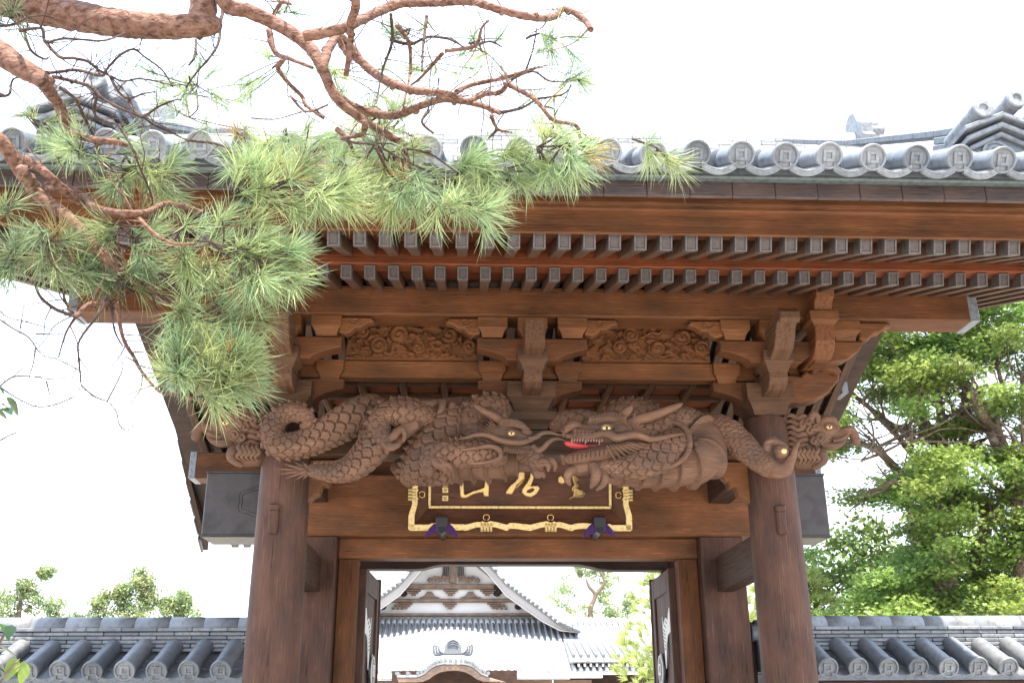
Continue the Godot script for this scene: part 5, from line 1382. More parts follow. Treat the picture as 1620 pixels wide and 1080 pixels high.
		for e in [-1, 1]:
			st = mk(true)
			var N := 10
			var P := []
			for i in N + 1:
				var row := []
				for j in N + 1:
					var u := float(i) / N
					var v := float(j) / N
					var top := Vector3(e * lerpf(0.0, 0.03, u), 0.1 - 0.05 * u, -0.02)
					var bot := Vector3(e * lerpf(0.02, 0.15, u), lerpf(-0.06, -0.115, u), 0.02)
					var p := top.lerp(bot, v)
					p += Vector3(e * 0.025 * sin(PI * v) * u, 0, 0.02 * sin(u * 9.0 + v * 2.0) * v - 0.03 * u)
					row.append(p)
				P.append(row)
			for i in N:
				for j in N:
					var back := Vector3(0, 0, -0.008)
					face(st, [P[i][j], P[i + 1][j], P[i + 1][j + 1], P[i][j + 1]], Vector3(0, 0, 1))
					face(st, [P[i][j] + back, P[i + 1][j] + back, P[i + 1][j + 1] + back, P[i][j + 1] + back], Vector3(0, 0, -1))
			obj("purple_cloth", fin(st), M.purple, g)
const HALL_OUTLINE := [-1.36, 10.32, 0.01, 10.33, 1.75, 9.08, 3.88, 7.61, 6.52, 6.12, 8.26, 5.23, 10.17, 4.49, 10.85, 3.95, -12.74, 4.04, -11.43, 4.69, -9.44, 5.69, -6.73, 7.11, -3.98, 9.01, -2.73, 10.32]
const HALL_BARGE_R := [1.63, 8.01, 2.55, 7.32, 3.46, 6.67, 4.48, 5.90, 5.26, 5.55, 5.56, 5.49, 4.53, 5.60, 3.63, 6.05, 2.54, 6.79, 1.63, 7.44, 0.61, 8.64, -0.28, 9.48, -1.32, 9.95, -1.32, 10.50, -0.01, 9.95, 0.78, 9.07]
const HALL_GABLE := [-1.37, 10.49, 1.77, 8.03, 4.98, 6.10, 4.61, 5.90, -7.44, 5.93, -7.28, 6.30, -4.17, 8.21]
const HALL_EDGE_R := [-1.33, 10.65, -0.01, 10.07, 1.63, 8.06, 2.54, 7.38, 3.45, 6.73, 4.47, 5.96, 5.25, 5.61, 5.55, 5.48, 5.25, 5.54, 4.47, 5.89, 3.45, 6.66, 2.54, 7.31, 1.63, 7.99, -0.01, 9.73, -1.32, 10.41]
const HALL_KARA := [-3.64, 3.10, -2.69, 3.10, -2.38, 3.22, -2.12, 3.45, -1.86, 3.60, -1.55, 3.66, -1.07, 3.66, -0.60, 3.65, -0.28, 3.59, -0.01, 3.44, 0.25, 3.21, 0.57, 3.09]
const HALL_KARA_IN := [-3.58, 2.88, -2.79, 2.88, -2.45, 2.91, -2.17, 3.02, -1.91, 3.20, -1.65, 3.32, -1.33, 3.38, -1.07, 3.39, -0.81, 3.38, -0.49, 3.32, -0.22, 3.19, 0.04, 3.01, 0.36, 2.90, 1.41, 2.86]
const HALL_ONI := Vector3(-1.10, 4.52, -43.00)

func pine_wood(pt: Node3D) -> void:
	pine_limb(pt, "limb", [-3.205, 4.180, 4.840, 0.077, -2.938, 4.113, 4.850, 0.072, -2.722, 4.075, 4.829, 0.068, -2.476, 3.967, 4.756, 0.064, -2.199, 3.902, 4.706, 0.060, -2.009, 3.841, 4.689, 0.055, -1.825, 3.783, 4.711, 0.050, -1.621, 3.726, 4.745, 0.045, -1.469, 3.704, 4.766, 0.040, -1.360, 3.718, 4.759, 0.036, -1.346, 3.749, 4.726, 0.031])
	pine_limb(pt, "limb", [-1.412, 3.701, 4.746, 0.040, -1.377, 3.747, 4.759, 0.042, -1.375, 3.817, 4.761, 0.044, -1.392, 3.952, 4.785, 0.046, -1.433, 4.155, 4.851, 0.048, -1.600, 4.421, 4.959, 0.049, -1.928, 4.635, 5.052, 0.050, -2.358, 4.720, 5.081, 0.052, -2.880, 4.650, 5.025, 0.053, -3.231, 4.516, 4.934, 0.055])
	pine_limb(pt, "limb", [-3.061, 3.971, 4.952, 0.062, -2.840, 3.902, 4.914, 0.058, -2.650, 3.847, 4.856, 0.054, -2.408, 3.773, 4.806, 0.049, -2.121, 3.656, 4.778, 0.044, -1.981, 3.566, 4.790, 0.038, -1.902, 3.503, 4.814, 0.033, -1.835, 3.461, 4.819, 0.028, -1.805, 3.450, 4.793, 0.023])
	pine_limb(pt, "limb", [-1.401, 4.067, 4.943, 0.027, -1.308, 3.805, 4.794, 0.026, -1.223, 3.785, 4.749, 0.024, -1.107, 3.730, 4.737, 0.022, -1.015, 3.643, 4.754, 0.020, -0.966, 3.545, 4.773, 0.018, -0.921, 3.453, 4.762, 0.016, -0.863, 3.414, 4.723, 0.014, -0.786, 3.393, 4.664, 0.013, -0.705, 3.369, 4.618, 0.011, -0.620, 3.337, 4.613, 0.009])
	pine_limb(pt, "branch", [-0.990, 3.501, 4.997, 0.017, -0.879, 3.535, 4.995, 0.016, -0.826, 3.622, 4.931, 0.016, -0.758, 3.718, 4.868, 0.016, -0.699, 3.751, 4.854, 0.015, -0.605, 3.709, 4.909, 0.014, -0.491, 3.643, 5.001, 0.013, -0.428, 3.581, 5.053, 0.012, -0.351, 3.574, 5.033, 0.012, -0.268, 3.622, 4.955, 0.011, -0.217, 3.691, 4.882, 0.011, -0.186, 3.729, 4.870, 0.010, -0.134, 3.659, 4.914, 0.010, -0.120, 3.558, 4.988, 0.009])
	pine_limb(pt, "branch", [-0.945, 3.459, 4.894, 0.015, -0.940, 3.585, 4.834, 0.015, -0.911, 3.668, 4.775, 0.015, -0.837, 3.591, 4.741, 0.014, -0.770, 3.502, 4.794, 0.013, -0.672, 3.407, 4.873, 0.012, -0.599, 3.369, 4.917, 0.011, -0.552, 3.386, 4.883, 0.010, -0.502, 3.424, 4.792, 0.010, -0.443, 3.494, 4.730, 0.009, -0.391, 3.502, 4.730, 0.008, -0.371, 3.481, 4.807, 0.007])
	pine_limb(pt, "branch", [-0.939, 3.529, 4.650, 0.017, -0.881, 3.539, 4.566, 0.016, -0.828, 3.527, 4.559, 0.015, -0.741, 3.474, 4.627, 0.014, -0.646, 3.445, 4.731, 0.012, -0.577, 3.435, 4.783, 0.011, -0.502, 3.453, 4.748, 0.010, -0.441, 3.495, 4.659, 0.009, -0.386, 3.522, 4.582, 0.009])
	pine_limb(pt, "limb", [-2.992, 3.640, 4.917, 0.027, -2.722, 3.533, 4.945, 0.025, -2.495, 3.443, 4.952, 0.024, -2.110, 3.310, 4.903, 0.023, -1.926, 3.239, 4.832, 0.022, -1.865, 3.163, 4.759, 0.021, -1.812, 3.096, 4.731, 0.020, -1.719, 3.024, 4.748, 0.019, -1.645, 2.951, 4.780, 0.017, -1.577, 2.881, 4.786, 0.016, -1.550, 2.858, 4.760, 0.015, -1.512, 2.834, 4.699, 0.014, -1.478, 2.828, 4.652, 0.013, -1.445, 2.825, 4.647, 0.012])
	pine_limb(pt, "branch", [-1.837, 3.134, 4.825, 0.015, -1.814, 3.124, 4.713, 0.015, -1.778, 3.166, 4.647, 0.014, -1.715, 3.140, 4.646, 0.013, -1.642, 3.065, 4.713, 0.012, -1.555, 3.005, 4.802, 0.011, -1.487, 2.982, 4.838, 0.010, -1.448, 3.012, 4.796, 0.009, -1.429, 3.082, 4.713, 0.009, -1.376, 3.104, 4.642, 0.008, -1.297, 3.075, 4.643, 0.007])
	pine_limb(pt, "branch", [-1.839, 3.182, 4.803, 0.014, -1.761, 3.123, 4.824, 0.013, -1.735, 3.108, 4.764, 0.014, -1.708, 3.112, 4.656, 0.014, -1.676, 3.125, 4.582, 0.014])
	pine_limb(pt, "branch", [-1.817, 3.436, 4.856, 0.021, -1.821, 3.449, 4.759, 0.019, -1.825, 3.455, 4.662, 0.018, -1.812, 3.399, 4.619, 0.016, -1.738, 3.341, 4.673, 0.013, -1.642, 3.272, 4.764, 0.011, -1.572, 3.235, 4.820, 0.009, -1.543, 3.238, 4.794, 0.007])
	pine_limb(pt, "twig", [-1.894, 3.598, 4.866, 0.006, -1.781, 3.537, 4.960, 0.005, -1.747, 3.465, 4.993, 0.004, -1.701, 3.497, 4.968, 0.004, -1.626, 3.553, 4.887, 0.003, -1.589, 3.631, 4.824, 0.002])
	pine_limb(pt, "twig", [-1.824, 3.578, 4.841, 0.006, -1.742, 3.479, 4.901, 0.005, -1.698, 3.469, 4.911, 0.005, -1.681, 3.505, 4.845, 0.005, -1.685, 3.543, 4.748, 0.004, -1.669, 3.558, 4.697, 0.004, -1.613, 3.519, 4.725, 0.003, -1.517, 3.466, 4.815, 0.003, -1.395, 3.395, 4.887, 0.002])
	pine_limb(pt, "twig", [-1.943, 3.612, 4.630, 0.006, -1.915, 3.666, 4.555, 0.006, -1.846, 3.682, 4.548, 0.006, -1.736, 3.620, 4.607, 0.005, -1.676, 3.581, 4.706, 0.004, -1.614, 3.585, 4.772, 0.004, -1.583, 3.622, 4.753, 0.004, -1.579, 3.659, 4.662, 0.003, -1.548, 3.672, 4.573, 0.003, -1.514, 3.623, 4.543, 0.002])
	pine_limb(pt, "twig", [-1.848, 3.546, 4.702, 0.006, -1.762, 3.499, 4.748, 0.006, -1.659, 3.418, 4.833, 0.005, -1.598, 3.343, 4.887, 0.004, -1.542, 3.319, 4.868, 0.004, -1.505, 3.343, 4.784, 0.004, -1.509, 3.379, 4.692, 0.003, -1.455, 3.370, 4.655, 0.003, -1.396, 3.319, 4.700, 0.002])
	pine_limb(pt, "twig", [-1.776, 3.598, 4.569, 0.006, -1.773, 3.597, 4.532, 0.006, -1.818, 3.604, 4.427, 0.005, -1.835, 3.625, 4.340, 0.005, -1.768, 3.608, 4.325, 0.004, -1.656, 3.559, 4.391, 0.003, -1.584, 3.509, 4.486, 0.003])
	pine_limb(pt, "twig", [-1.714, 3.353, 4.925, 0.006, -1.689, 3.352, 4.871, 0.005, -1.702, 3.360, 4.763, 0.005, -1.696, 3.337, 4.673, 0.005, -1.672, 3.274, 4.659, 0.004, -1.591, 3.183, 4.722, 0.004, -1.535, 3.077, 4.791, 0.003, -1.496, 3.015, 4.810, 0.003, -1.460, 2.991, 4.745, 0.002])
	pine_limb(pt, "twig", [-1.553, 3.272, 4.856, 0.005, -1.494, 3.181, 4.883, 0.004, -1.479, 3.138, 4.831, 0.004, -1.477, 3.112, 4.715, 0.003, -1.498, 3.109, 4.620, 0.003])
	pine_limb(pt, "twig", [-1.602, 3.447, 4.856, 0.005, -1.608, 3.455, 4.758, 0.004, -1.581, 3.448, 4.734, 0.004, -1.517, 3.422, 4.798, 0.003, -1.443, 3.367, 4.893, 0.002])
	pine_limb(pt, "twig", [-1.721, 3.684, 4.380, 0.007, -1.708, 3.646, 4.382, 0.006, -1.638, 3.566, 4.451, 0.005, -1.554, 3.538, 4.549, 0.004, -1.493, 3.541, 4.586, 0.003, -1.481, 3.578, 4.538, 0.002])
	pine_limb(pt, "twig", [-1.940, 3.391, 4.817, 0.005, -1.961, 3.458, 4.730, 0.004, -1.975, 3.539, 4.695, 0.003, -1.898, 3.527, 4.727, 0.003])
	pine_limb(pt, "twig", [-1.378, 4.018, 4.516, 0.007, -1.378, 3.912, 4.540, 0.006, -1.359, 3.773, 4.601, 0.005, -1.370, 3.681, 4.640, 0.004, -1.419, 3.644, 4.605, 0.003, -1.482, 3.649, 4.506, 0.003])
	pine_limb(pt, "twig", [-1.461, 3.834, 4.529, 0.005, -1.440, 3.721, 4.584, 0.004, -1.458, 3.685, 4.583, 0.003])
	pine_limb(pt, "twig", [-1.805, 3.493, 4.420, 0.005, -1.761, 3.393, 4.397, 0.004, -1.699, 3.292, 4.457, 0.004, -1.645, 3.202, 4.531, 0.003])
	pine_limb(pt, "twig", [-1.824, 3.505, 4.498, 0.005, -1.797, 3.512, 4.515, 0.004, -1.787, 3.549, 4.451, 0.003])
	pine_limb(pt, "twig", [-2.031, 3.807, 4.580, 0.005, -2.049, 3.808, 4.480, 0.005, -2.043, 3.838, 4.390, 0.004, -2.038, 3.860, 4.372, 0.003])
	pine_limb(pt, "twig", [-2.032, 3.717, 4.730, 0.005, -1.948, 3.664, 4.811, 0.004, -1.856, 3.620, 4.903, 0.004, -1.796, 3.606, 4.933, 0.003, -1.780, 3.632, 4.880, 0.003])
	pine_limb(pt, "twig", [-1.542, 3.236, 4.660, 0.005, -1.495, 3.252, 4.641, 0.004, -1.426, 3.196, 4.691, 0.003, -1.355, 3.124, 4.779, 0.003])
	pine_limb(pt, "twig", [-1.388, 3.304, 4.725, 0.005, -1.267, 3.254, 4.783, 0.004, -1.201, 3.174, 4.868, 0.002])
	pine_limb(pt, "twig", [-1.857, 3.418, 4.552, 0.005, -1.903, 3.440, 4.459, 0.004, -1.934, 3.441, 4.435, 0.003])
	pine_limb(pt, "twig", [-1.864, 3.483, 4.420, 0.005, -1.808, 3.382, 4.472, 0.004, -1.740, 3.326, 4.563, 0.003])
	pine_limb(pt, "branch", [-1.182, 3.796, 4.638, 0.011, -1.145, 3.681, 4.672, 0.009, -1.074, 3.596, 4.755, 0.007, -0.993, 3.533, 4.798, 0.005])
	pine_limb(pt, "branch", [-1.091, 3.554, 4.800, 0.009, -1.118, 3.573, 4.739, 0.008, -1.101, 3.588, 4.634, 0.007, -1.067, 3.585, 4.563, 0.007, -1.049, 3.544, 4.572, 0.006, -0.975, 3.450, 4.639, 0.005])
	pine_limb(pt, "branch", [-1.089, 3.535, 4.635, 0.005, -1.021, 3.429, 4.708, 0.004, -0.943, 3.421, 4.760, 0.003])
	pine_limb(pt, "branch", [-1.167, 3.844, 4.658, 0.008, -1.124, 3.837, 4.735, 0.006, -1.075, 3.761, 4.820, 0.004])
	pine_limb(pt, "branch", [-1.220, 3.467, 4.604, 0.003, -1.120, 3.406, 4.695, 0.002, -1.027, 3.401, 4.749, 0.002])
	pine_limb(pt, "branch", [-0.916, 3.356, 4.723, 0.009, -0.880, 3.321, 4.715, 0.007, -0.868, 3.323, 4.632, 0.005])
	pine_limb(pt, "twig", [-0.724, 3.525, 5.081, 0.005, -0.728, 3.515, 4.966, 0.005, -0.761, 3.474, 4.881, 0.004, -0.772, 3.392, 4.878, 0.003, -0.769, 3.305, 4.947, 0.002])
	pine_limb(pt, "branch", [-0.885, 3.546, 5.169, 0.016, -0.822, 3.525, 5.138, 0.014, -0.846, 3.524, 5.036, 0.012, -0.857, 3.532, 4.938, 0.010, -0.873, 3.445, 4.883, 0.008])
	pine_limb(pt, "branch", [-0.738, 3.763, 4.723, 0.007, -0.704, 3.768, 4.632, 0.007, -0.696, 3.701, 4.595, 0.006, -0.699, 3.597, 4.635, 0.004, -0.707, 3.465, 4.696, 0.003])
	pine_limb(pt, "twig", [-0.640, 3.830, 4.690, 0.006, -0.647, 3.677, 4.731, 0.005, -0.645, 3.540, 4.782, 0.003])
	pine_limb(pt, "branch", [-0.579, 3.597, 4.803, 0.007, -0.649, 3.582, 4.697, 0.005, -0.688, 3.564, 4.670, 0.003])
	pine_limb(pt, "branch", [-0.568, 3.517, 4.923, 0.007, -0.504, 3.526, 4.925, 0.006, -0.469, 3.489, 4.998, 0.005, -0.456, 3.468, 5.101, 0.004, -0.437, 3.456, 5.148, 0.003])
	pine_limb(pt, "twig", [-0.773, 3.814, 4.582, 0.007, -0.700, 3.794, 4.585, 0.006, -0.632, 3.762, 4.668, 0.005, -0.559, 3.691, 4.751, 0.004, -0.505, 3.638, 4.776, 0.003])
	pine_limb(pt, "twig", [-0.467, 3.622, 4.822, 0.005, -0.421, 3.692, 4.743, 0.004, -0.380, 3.726, 4.668, 0.002])
	pine_limb(pt, "branch", [-0.941, 3.792, 4.579, 0.016, -0.850, 3.672, 4.629, 0.014, -0.778, 3.568, 4.700, 0.013, -0.684, 3.508, 4.725, 0.012, -0.611, 3.530, 4.683, 0.011, -0.559, 3.582, 4.595, 0.011, -0.504, 3.604, 4.523, 0.010, -0.440, 3.623, 4.540, 0.009, -0.386, 3.580, 4.618, 0.008, -0.367, 3.547, 4.713, 0.007])
	pine_limb(pt, "branch", [-0.373, 3.438, 4.869, 0.008, -0.293, 3.339, 4.936, 0.007, -0.238, 3.268, 4.936, 0.006, -0.162, 3.288, 4.876, 0.006, -0.135, 3.301, 4.771, 0.005, -0.113, 3.314, 4.709, 0.004, -0.057, 3.314, 4.738, 0.004])
	pine_limb(pt, "twig", [-0.386, 3.502, 4.612, 0.006, -0.314, 3.543, 4.580, 0.005, -0.269, 3.544, 4.628, 0.003])
	pine_limb(pt, "branch", [-0.421, 3.380, 4.783, 0.007, -0.398, 3.367, 4.724, 0.005, -0.349, 3.413, 4.633, 0.003])
	pine_limb(pt, "twig", [-0.394, 3.446, 4.600, 0.006, -0.423, 3.461, 4.516, 0.003])
	pine_limb(pt, "branch", [-0.536, 3.607, 4.573, 0.010, -0.489, 3.663, 4.535, 0.008, -0.377, 3.665, 4.577, 0.007, -0.302, 3.628, 4.672, 0.006, -0.262, 3.588, 4.753, 0.004])
	pine_limb(pt, "twig", [-0.362, 3.412, 4.930, 0.004, -0.302, 3.400, 4.991, 0.003, -0.251, 3.392, 4.957, 0.003, -0.193, 3.446, 4.876, 0.002])
	pine_limb(pt, "twig", [-0.297, 3.692, 4.581, 0.004, -0.278, 3.708, 4.677, 0.003, -0.270, 3.717, 4.788, 0.002])
	pine_limb(pt, "twig", [-0.271, 3.533, 4.651, 0.004, -0.186, 3.496, 4.735, 0.003, -0.157, 3.519, 4.755, 0.002])
	pine_limb(pt, "twig", [-0.220, 3.365, 4.747, 0.006, -0.255, 3.284, 4.794, 0.004, -0.269, 3.195, 4.871, 0.003])
	pine_limb(pt, "branch", [-0.815, 3.315, 4.829, 0.010, -0.829, 3.316, 4.761, 0.008, -0.891, 3.289, 4.776, 0.005])
	pine_limb(pt, "twig", [-0.864, 3.178, 4.955, 0.005, -0.822, 3.158, 4.964, 0.004, -0.769, 3.190, 4.900, 0.004, -0.685, 3.199, 4.796, 0.003, -0.602, 3.193, 4.738, 0.003])
	pine_limb(pt, "twig", [-0.907, 3.477, 4.444, 0.007, -0.892, 3.440, 4.414, 0.005, -0.828, 3.357, 4.462, 0.004, -0.779, 3.282, 4.547, 0.003])
	pine_limb(pt, "twig", [-0.764, 3.159, 4.939, 0.005, -0.738, 3.148, 4.825, 0.004, -0.700, 3.137, 4.761, 0.003, -0.662, 3.101, 4.784, 0.002])
	pine_limb(pt, "branch", [-0.556, 3.487, 4.709, 0.011, -0.444, 3.407, 4.792, 0.008, -0.395, 3.339, 4.858, 0.005])
	pine_limb(pt, "twig", [-0.613, 3.304, 4.916, 0.006, -0.630, 3.234, 4.961, 0.004, -0.596, 3.214, 4.933, 0.003])
	pine_limb(pt, "branch", [-1.635, 3.040, 4.711, 0.007, -1.595, 2.912, 4.777, 0.005, -1.553, 2.855, 4.823, 0.003])
	pine_limb(pt, "branch", [-1.523, 2.893, 4.757, 0.010, -1.568, 2.888, 4.674, 0.009, -1.576, 2.827, 4.664, 0.008, -1.564, 2.743, 4.727, 0.007, -1.578, 2.699, 4.816, 0.006, -1.598, 2.654, 4.834, 0.005])
	pine_limb(pt, "twig", [-1.694, 2.745, 4.605, 0.006, -1.792, 2.799, 4.532, 0.006, -1.842, 2.839, 4.542, 0.005, -1.822, 2.858, 4.635, 0.004, -1.761, 2.889, 4.759, 0.003, -1.742, 2.923, 4.822, 0.003])
	pine_limb(pt, "twig", [-1.606, 2.662, 4.815, 0.005, -1.663, 2.644, 4.729, 0.003, -1.727, 2.613, 4.603, 0.002])
	pine_limb(pt, "twig", [-1.490, 2.671, 4.902, 0.004, -1.531, 2.631, 4.871, 0.004, -1.608, 2.605, 4.762, 0.003, -1.646, 2.590, 4.650, 0.003, -1.651, 2.527, 4.592, 0.002])
	pine_limb(pt, "twig", [-1.552, 2.757, 4.711, 0.005, -1.527, 2.660, 4.727, 0.003, -1.516, 2.626, 4.670, 0.002])
	pine_limb(pt, "branch", [-1.578, 2.794, 4.605, 0.007, -1.573, 2.709, 4.522, 0.006, -1.524, 2.637, 4.543, 0.006, -1.464, 2.560, 4.625, 0.005, -1.385, 2.479, 4.687, 0.004, -1.346, 2.472, 4.689, 0.004, -1.265, 2.471, 4.607, 0.003])
	pine_limb(pt, "twig", [-1.693, 2.744, 4.633, 0.006, -1.730, 2.804, 4.628, 0.004, -1.691, 2.839, 4.713, 0.003])
	pine_limb(pt, "branch", [-1.589, 2.919, 4.590, 0.012, -1.502, 2.848, 4.635, 0.009, -1.422, 2.790, 4.728, 0.006])
	pine_limb(pt, "twig", [-1.517, 2.793, 4.792, 0.006, -1.507, 2.797, 4.684, 0.005, -1.457, 2.805, 4.635, 0.004, -1.345, 2.788, 4.676, 0.004, -1.259, 2.773, 4.782, 0.003])
	pine_limb(pt, "twig", [-1.410, 2.836, 4.744, 0.006, -1.422, 2.861, 4.641, 0.005, -1.469, 2.861, 4.572, 0.004, -1.474, 2.825, 4.586, 0.003])
	pine_limb(pt, "branch", [-1.482, 2.994, 4.805, 0.007, -1.397, 2.899, 4.882, 0.005, -1.327, 2.849, 4.913, 0.004, -1.272, 2.870, 4.873, 0.003])
	pine_limb(pt, "bare_twig", [-2.190, 2.723, 3.969, 0.003, -2.095, 2.720, 4.082, 0.003, -1.997, 2.704, 4.133, 0.002, -1.969, 2.710, 4.092, 0.002, -1.892, 2.749, 4.002, 0.001])
	pine_limb(pt, "bare_twig", [-2.008, 2.813, 4.147, 0.003, -1.971, 2.722, 4.223, 0.002, -1.955, 2.633, 4.280, 0.001])
	pine_limb(pt, "bare_twig", [-2.109, 2.663, 4.134, 0.003, -2.005, 2.599, 4.217, 0.002, -1.905, 2.547, 4.301, 0.002, -1.839, 2.544, 4.326, 0.002, -1.809, 2.584, 4.270, 0.002, -1.814, 2.629, 4.175, 0.001])
	pine_limb(pt, "bare_twig", [-2.198, 2.952, 4.041, 0.003, -2.197, 2.959, 3.933, 0.003, -2.171, 2.953, 3.856, 0.003, -2.113, 2.885, 3.850, 0.002, -2.017, 2.838, 3.935, 0.002, -1.913, 2.776, 4.020, 0.002, -1.862, 2.744, 4.042, 0.001])
	pine_limb(pt, "bare_twig", [-1.874, 2.705, 4.036, 0.003, -1.789, 2.638, 4.121, 0.003, -1.730, 2.609, 4.153, 0.002, -1.718, 2.592, 4.091, 0.002, -1.742, 2.577, 3.973, 0.002, -1.736, 2.578, 3.894, 0.002, -1.689, 2.624, 3.923, 0.001])
	pine_limb(pt, "bare_twig", [-2.063, 2.871, 4.165, 0.003, -2.074, 2.980, 4.144, 0.001])
	pine_limb(pt, "bare_twig", [-1.919, 2.778, 4.359, 0.003, -1.842, 2.793, 4.322, 0.001])
	pine_limb(pt, "bare_twig", [-1.844, 2.705, 3.847, 0.003, -1.756, 2.791, 3.980, 0.002, -1.746, 2.804, 4.089, 0.001])
	pine_limb(pt, "bare_twig", [-1.701, 2.829, 4.168, 0.003, -1.653, 2.842, 4.134, 0.002, -1.590, 2.873, 4.041, 0.001])
	pine_limb(pt, "bare_twig", [-1.668, 2.787, 4.161, 0.003, -1.597, 2.780, 4.193, 0.002, -1.570, 2.790, 4.132, 0.001])
	pine_limb(pt, "bare_twig", [-2.230, 3.007, 3.989, 0.003, -2.155, 2.950, 4.068, 0.002, -2.017, 2.892, 4.156, 0.002, -1.905, 2.848, 4.176, 0.001])
	pine_limb(pt, "bare_twig", [-2.224, 2.557, 3.823, 0.003, -2.150, 2.565, 3.889, 0.002, -2.064, 2.544, 3.996, 0.001])
	pine_limb(pt, "bare_twig", [-1.917, 2.659, 4.223, 0.003, -1.917, 2.614, 4.168, 0.001])
	pine_limb(pt, "bare_twig", [-1.705, 2.811, 3.949, 0.003, -1.596, 2.767, 4.004, 0.001])

const TUFTS := [
	[-1.35, 3.03, 4.71, -1.04, 3.12, 4.78, 0.204, 0.074, 60, 1.15],
	[-1.08, 3.06, 4.85, -0.90, 3.03, 4.86, 0.084, 0.068, 22, 1.20],
	[-1.43, 2.94, 4.73, -1.20, 2.91, 4.75, 0.200, 0.114, 75, 1.05],
	[-1.25, 2.90, 4.83, -1.06, 2.82, 4.83, 0.092, 0.101, 34, 1.15],
	[-1.43, 2.77, 4.72, -1.25, 2.69, 4.72, 0.159, 0.075, 42, 0.95],
	[-1.39, 2.52, 4.68, -1.24, 2.55, 4.72, 0.147, 0.085, 66, 1.00],
	[-1.31, 2.46, 4.72, -1.17, 2.48, 4.75, 0.087, 0.069, 22, 1.05],
	[-1.36, 2.66, 4.52, -1.35, 2.65, 4.54, 0.089, 0.099, 22, 0.80],
	[-0.69, 3.26, 4.77, -0.59, 3.13, 4.75, 0.217, 0.095, 66, 1.05],
	[-0.78, 3.35, 4.70, -0.76, 3.26, 4.69, 0.122, 0.077, 24, 1.10],
	[-0.49, 3.25, 4.78, -0.39, 3.19, 4.78, 0.128, 0.079, 30, 1.10],
	[-0.28, 3.23, 4.84, -0.20, 3.21, 4.85, 0.120, 0.081, 30, 1.15],
	[-0.59, 3.05, 4.81, -0.49, 3.01, 4.82, 0.114, 0.048, 16, 1.10],
	[0.02, 3.28, 4.82, 0.12, 3.23, 4.82, 0.099, 0.051, 9, 1.10],
	[-0.31, 3.64, 4.83, -0.22, 3.60, 4.84, 0.112, 0.092, 10, 1.20],
	[-0.18, 3.51, 4.79, -0.14, 3.49, 4.80, 0.041, 0.061, 5, 1.20],
	[-1.74, 2.91, 4.81, -1.75, 2.86, 4.81, 0.138, 0.107, 26, 0.70],
	[-1.72, 2.90, 4.86, -1.71, 2.90, 4.88, 0.014, 0.014, 2, 0.80],
	[-1.68, 2.87, 4.75, -1.67, 2.85, 4.76, 0.103, 0.066, 14, 0.75],
	[-1.74, 3.33, 4.65, -1.69, 3.29, 4.65, 0.153, 0.073, 18, 1.10],
	[-1.60, 3.29, 4.64, -1.52, 3.21, 4.63, 0.132, 0.098, 26, 1.05],
	[-1.57, 3.00, 4.75, -1.51, 2.93, 4.74, 0.114, 0.086, 24, 0.90],
	[-1.85, 2.97, 4.83, -1.84, 2.98, 4.85, 0.037, 0.055, 6, 0.75],
	[-1.83, 2.84, 4.78, -1.83, 2.83, 4.80, 0.055, 0.065, 8, 0.70],
	[-1.54, 2.84, 4.69, -1.54, 2.83, 4.71, 0.114, 0.057, 12, 0.80],
	[-1.65, 4.06, 3.85, -1.59, 4.02, 3.86, 0.254, 0.147, 20, 1.10],
	[-1.14, 3.54, 4.43, -1.07, 3.46, 4.43, 0.167, 0.089, 30, 1.10],
	[-1.30, 3.48, 4.40, -1.25, 3.44, 4.41, 0.156, 0.089, 24, 1.10],
	[-0.85, 3.56, 4.45, -0.83, 3.54, 4.47, 0.134, 0.089, 14, 1.10],
	[-1.17, 3.99, 4.49, -1.19, 3.98, 4.51, 0.092, 0.046, 6, 1.00],
	[-2.02, 3.78, 4.69, -2.02, 3.76, 4.71, 0.063, 0.052, 6, 0.90],
	[-0.74, 3.96, 4.39, -0.69, 3.97, 4.42, 0.118, 0.059, 7, 1.10],
	[-0.45, 3.92, 4.39, -0.43, 3.88, 4.40, 0.141, 0.094, 7, 1.10],
	[-1.97, 3.51, 4.49, -1.96, 3.51, 4.51, 0.108, 0.076, 10, 0.80],
	[-1.51, 3.77, 4.40, -1.53, 3.72, 4.40, 0.183, 0.092, 10, 1.00],
	[-0.97, 3.91, 4.26, -0.93, 3.87, 4.26, 0.181, 0.133, 16, 1.25],
	[-0.62, 3.91, 4.27, -0.60, 3.89, 4.29, 0.169, 0.121, 13, 1.25],
	[-0.75, 3.62, 4.37, -0.72, 3.59, 4.38, 0.137, 0.080, 14, 1.20],
	[-1.29, 4.04, 4.08, -1.29, 4.01, 4.09, 0.153, 0.127, 12, 1.20],
	[-0.24, 3.55, 4.58, -0.22, 3.51, 4.59, 0.097, 0.076, 8, 1.20],
	[-0.96, 3.31, 4.57, -0.87, 3.29, 4.59, 0.105, 0.063, 14, 1.10],
]

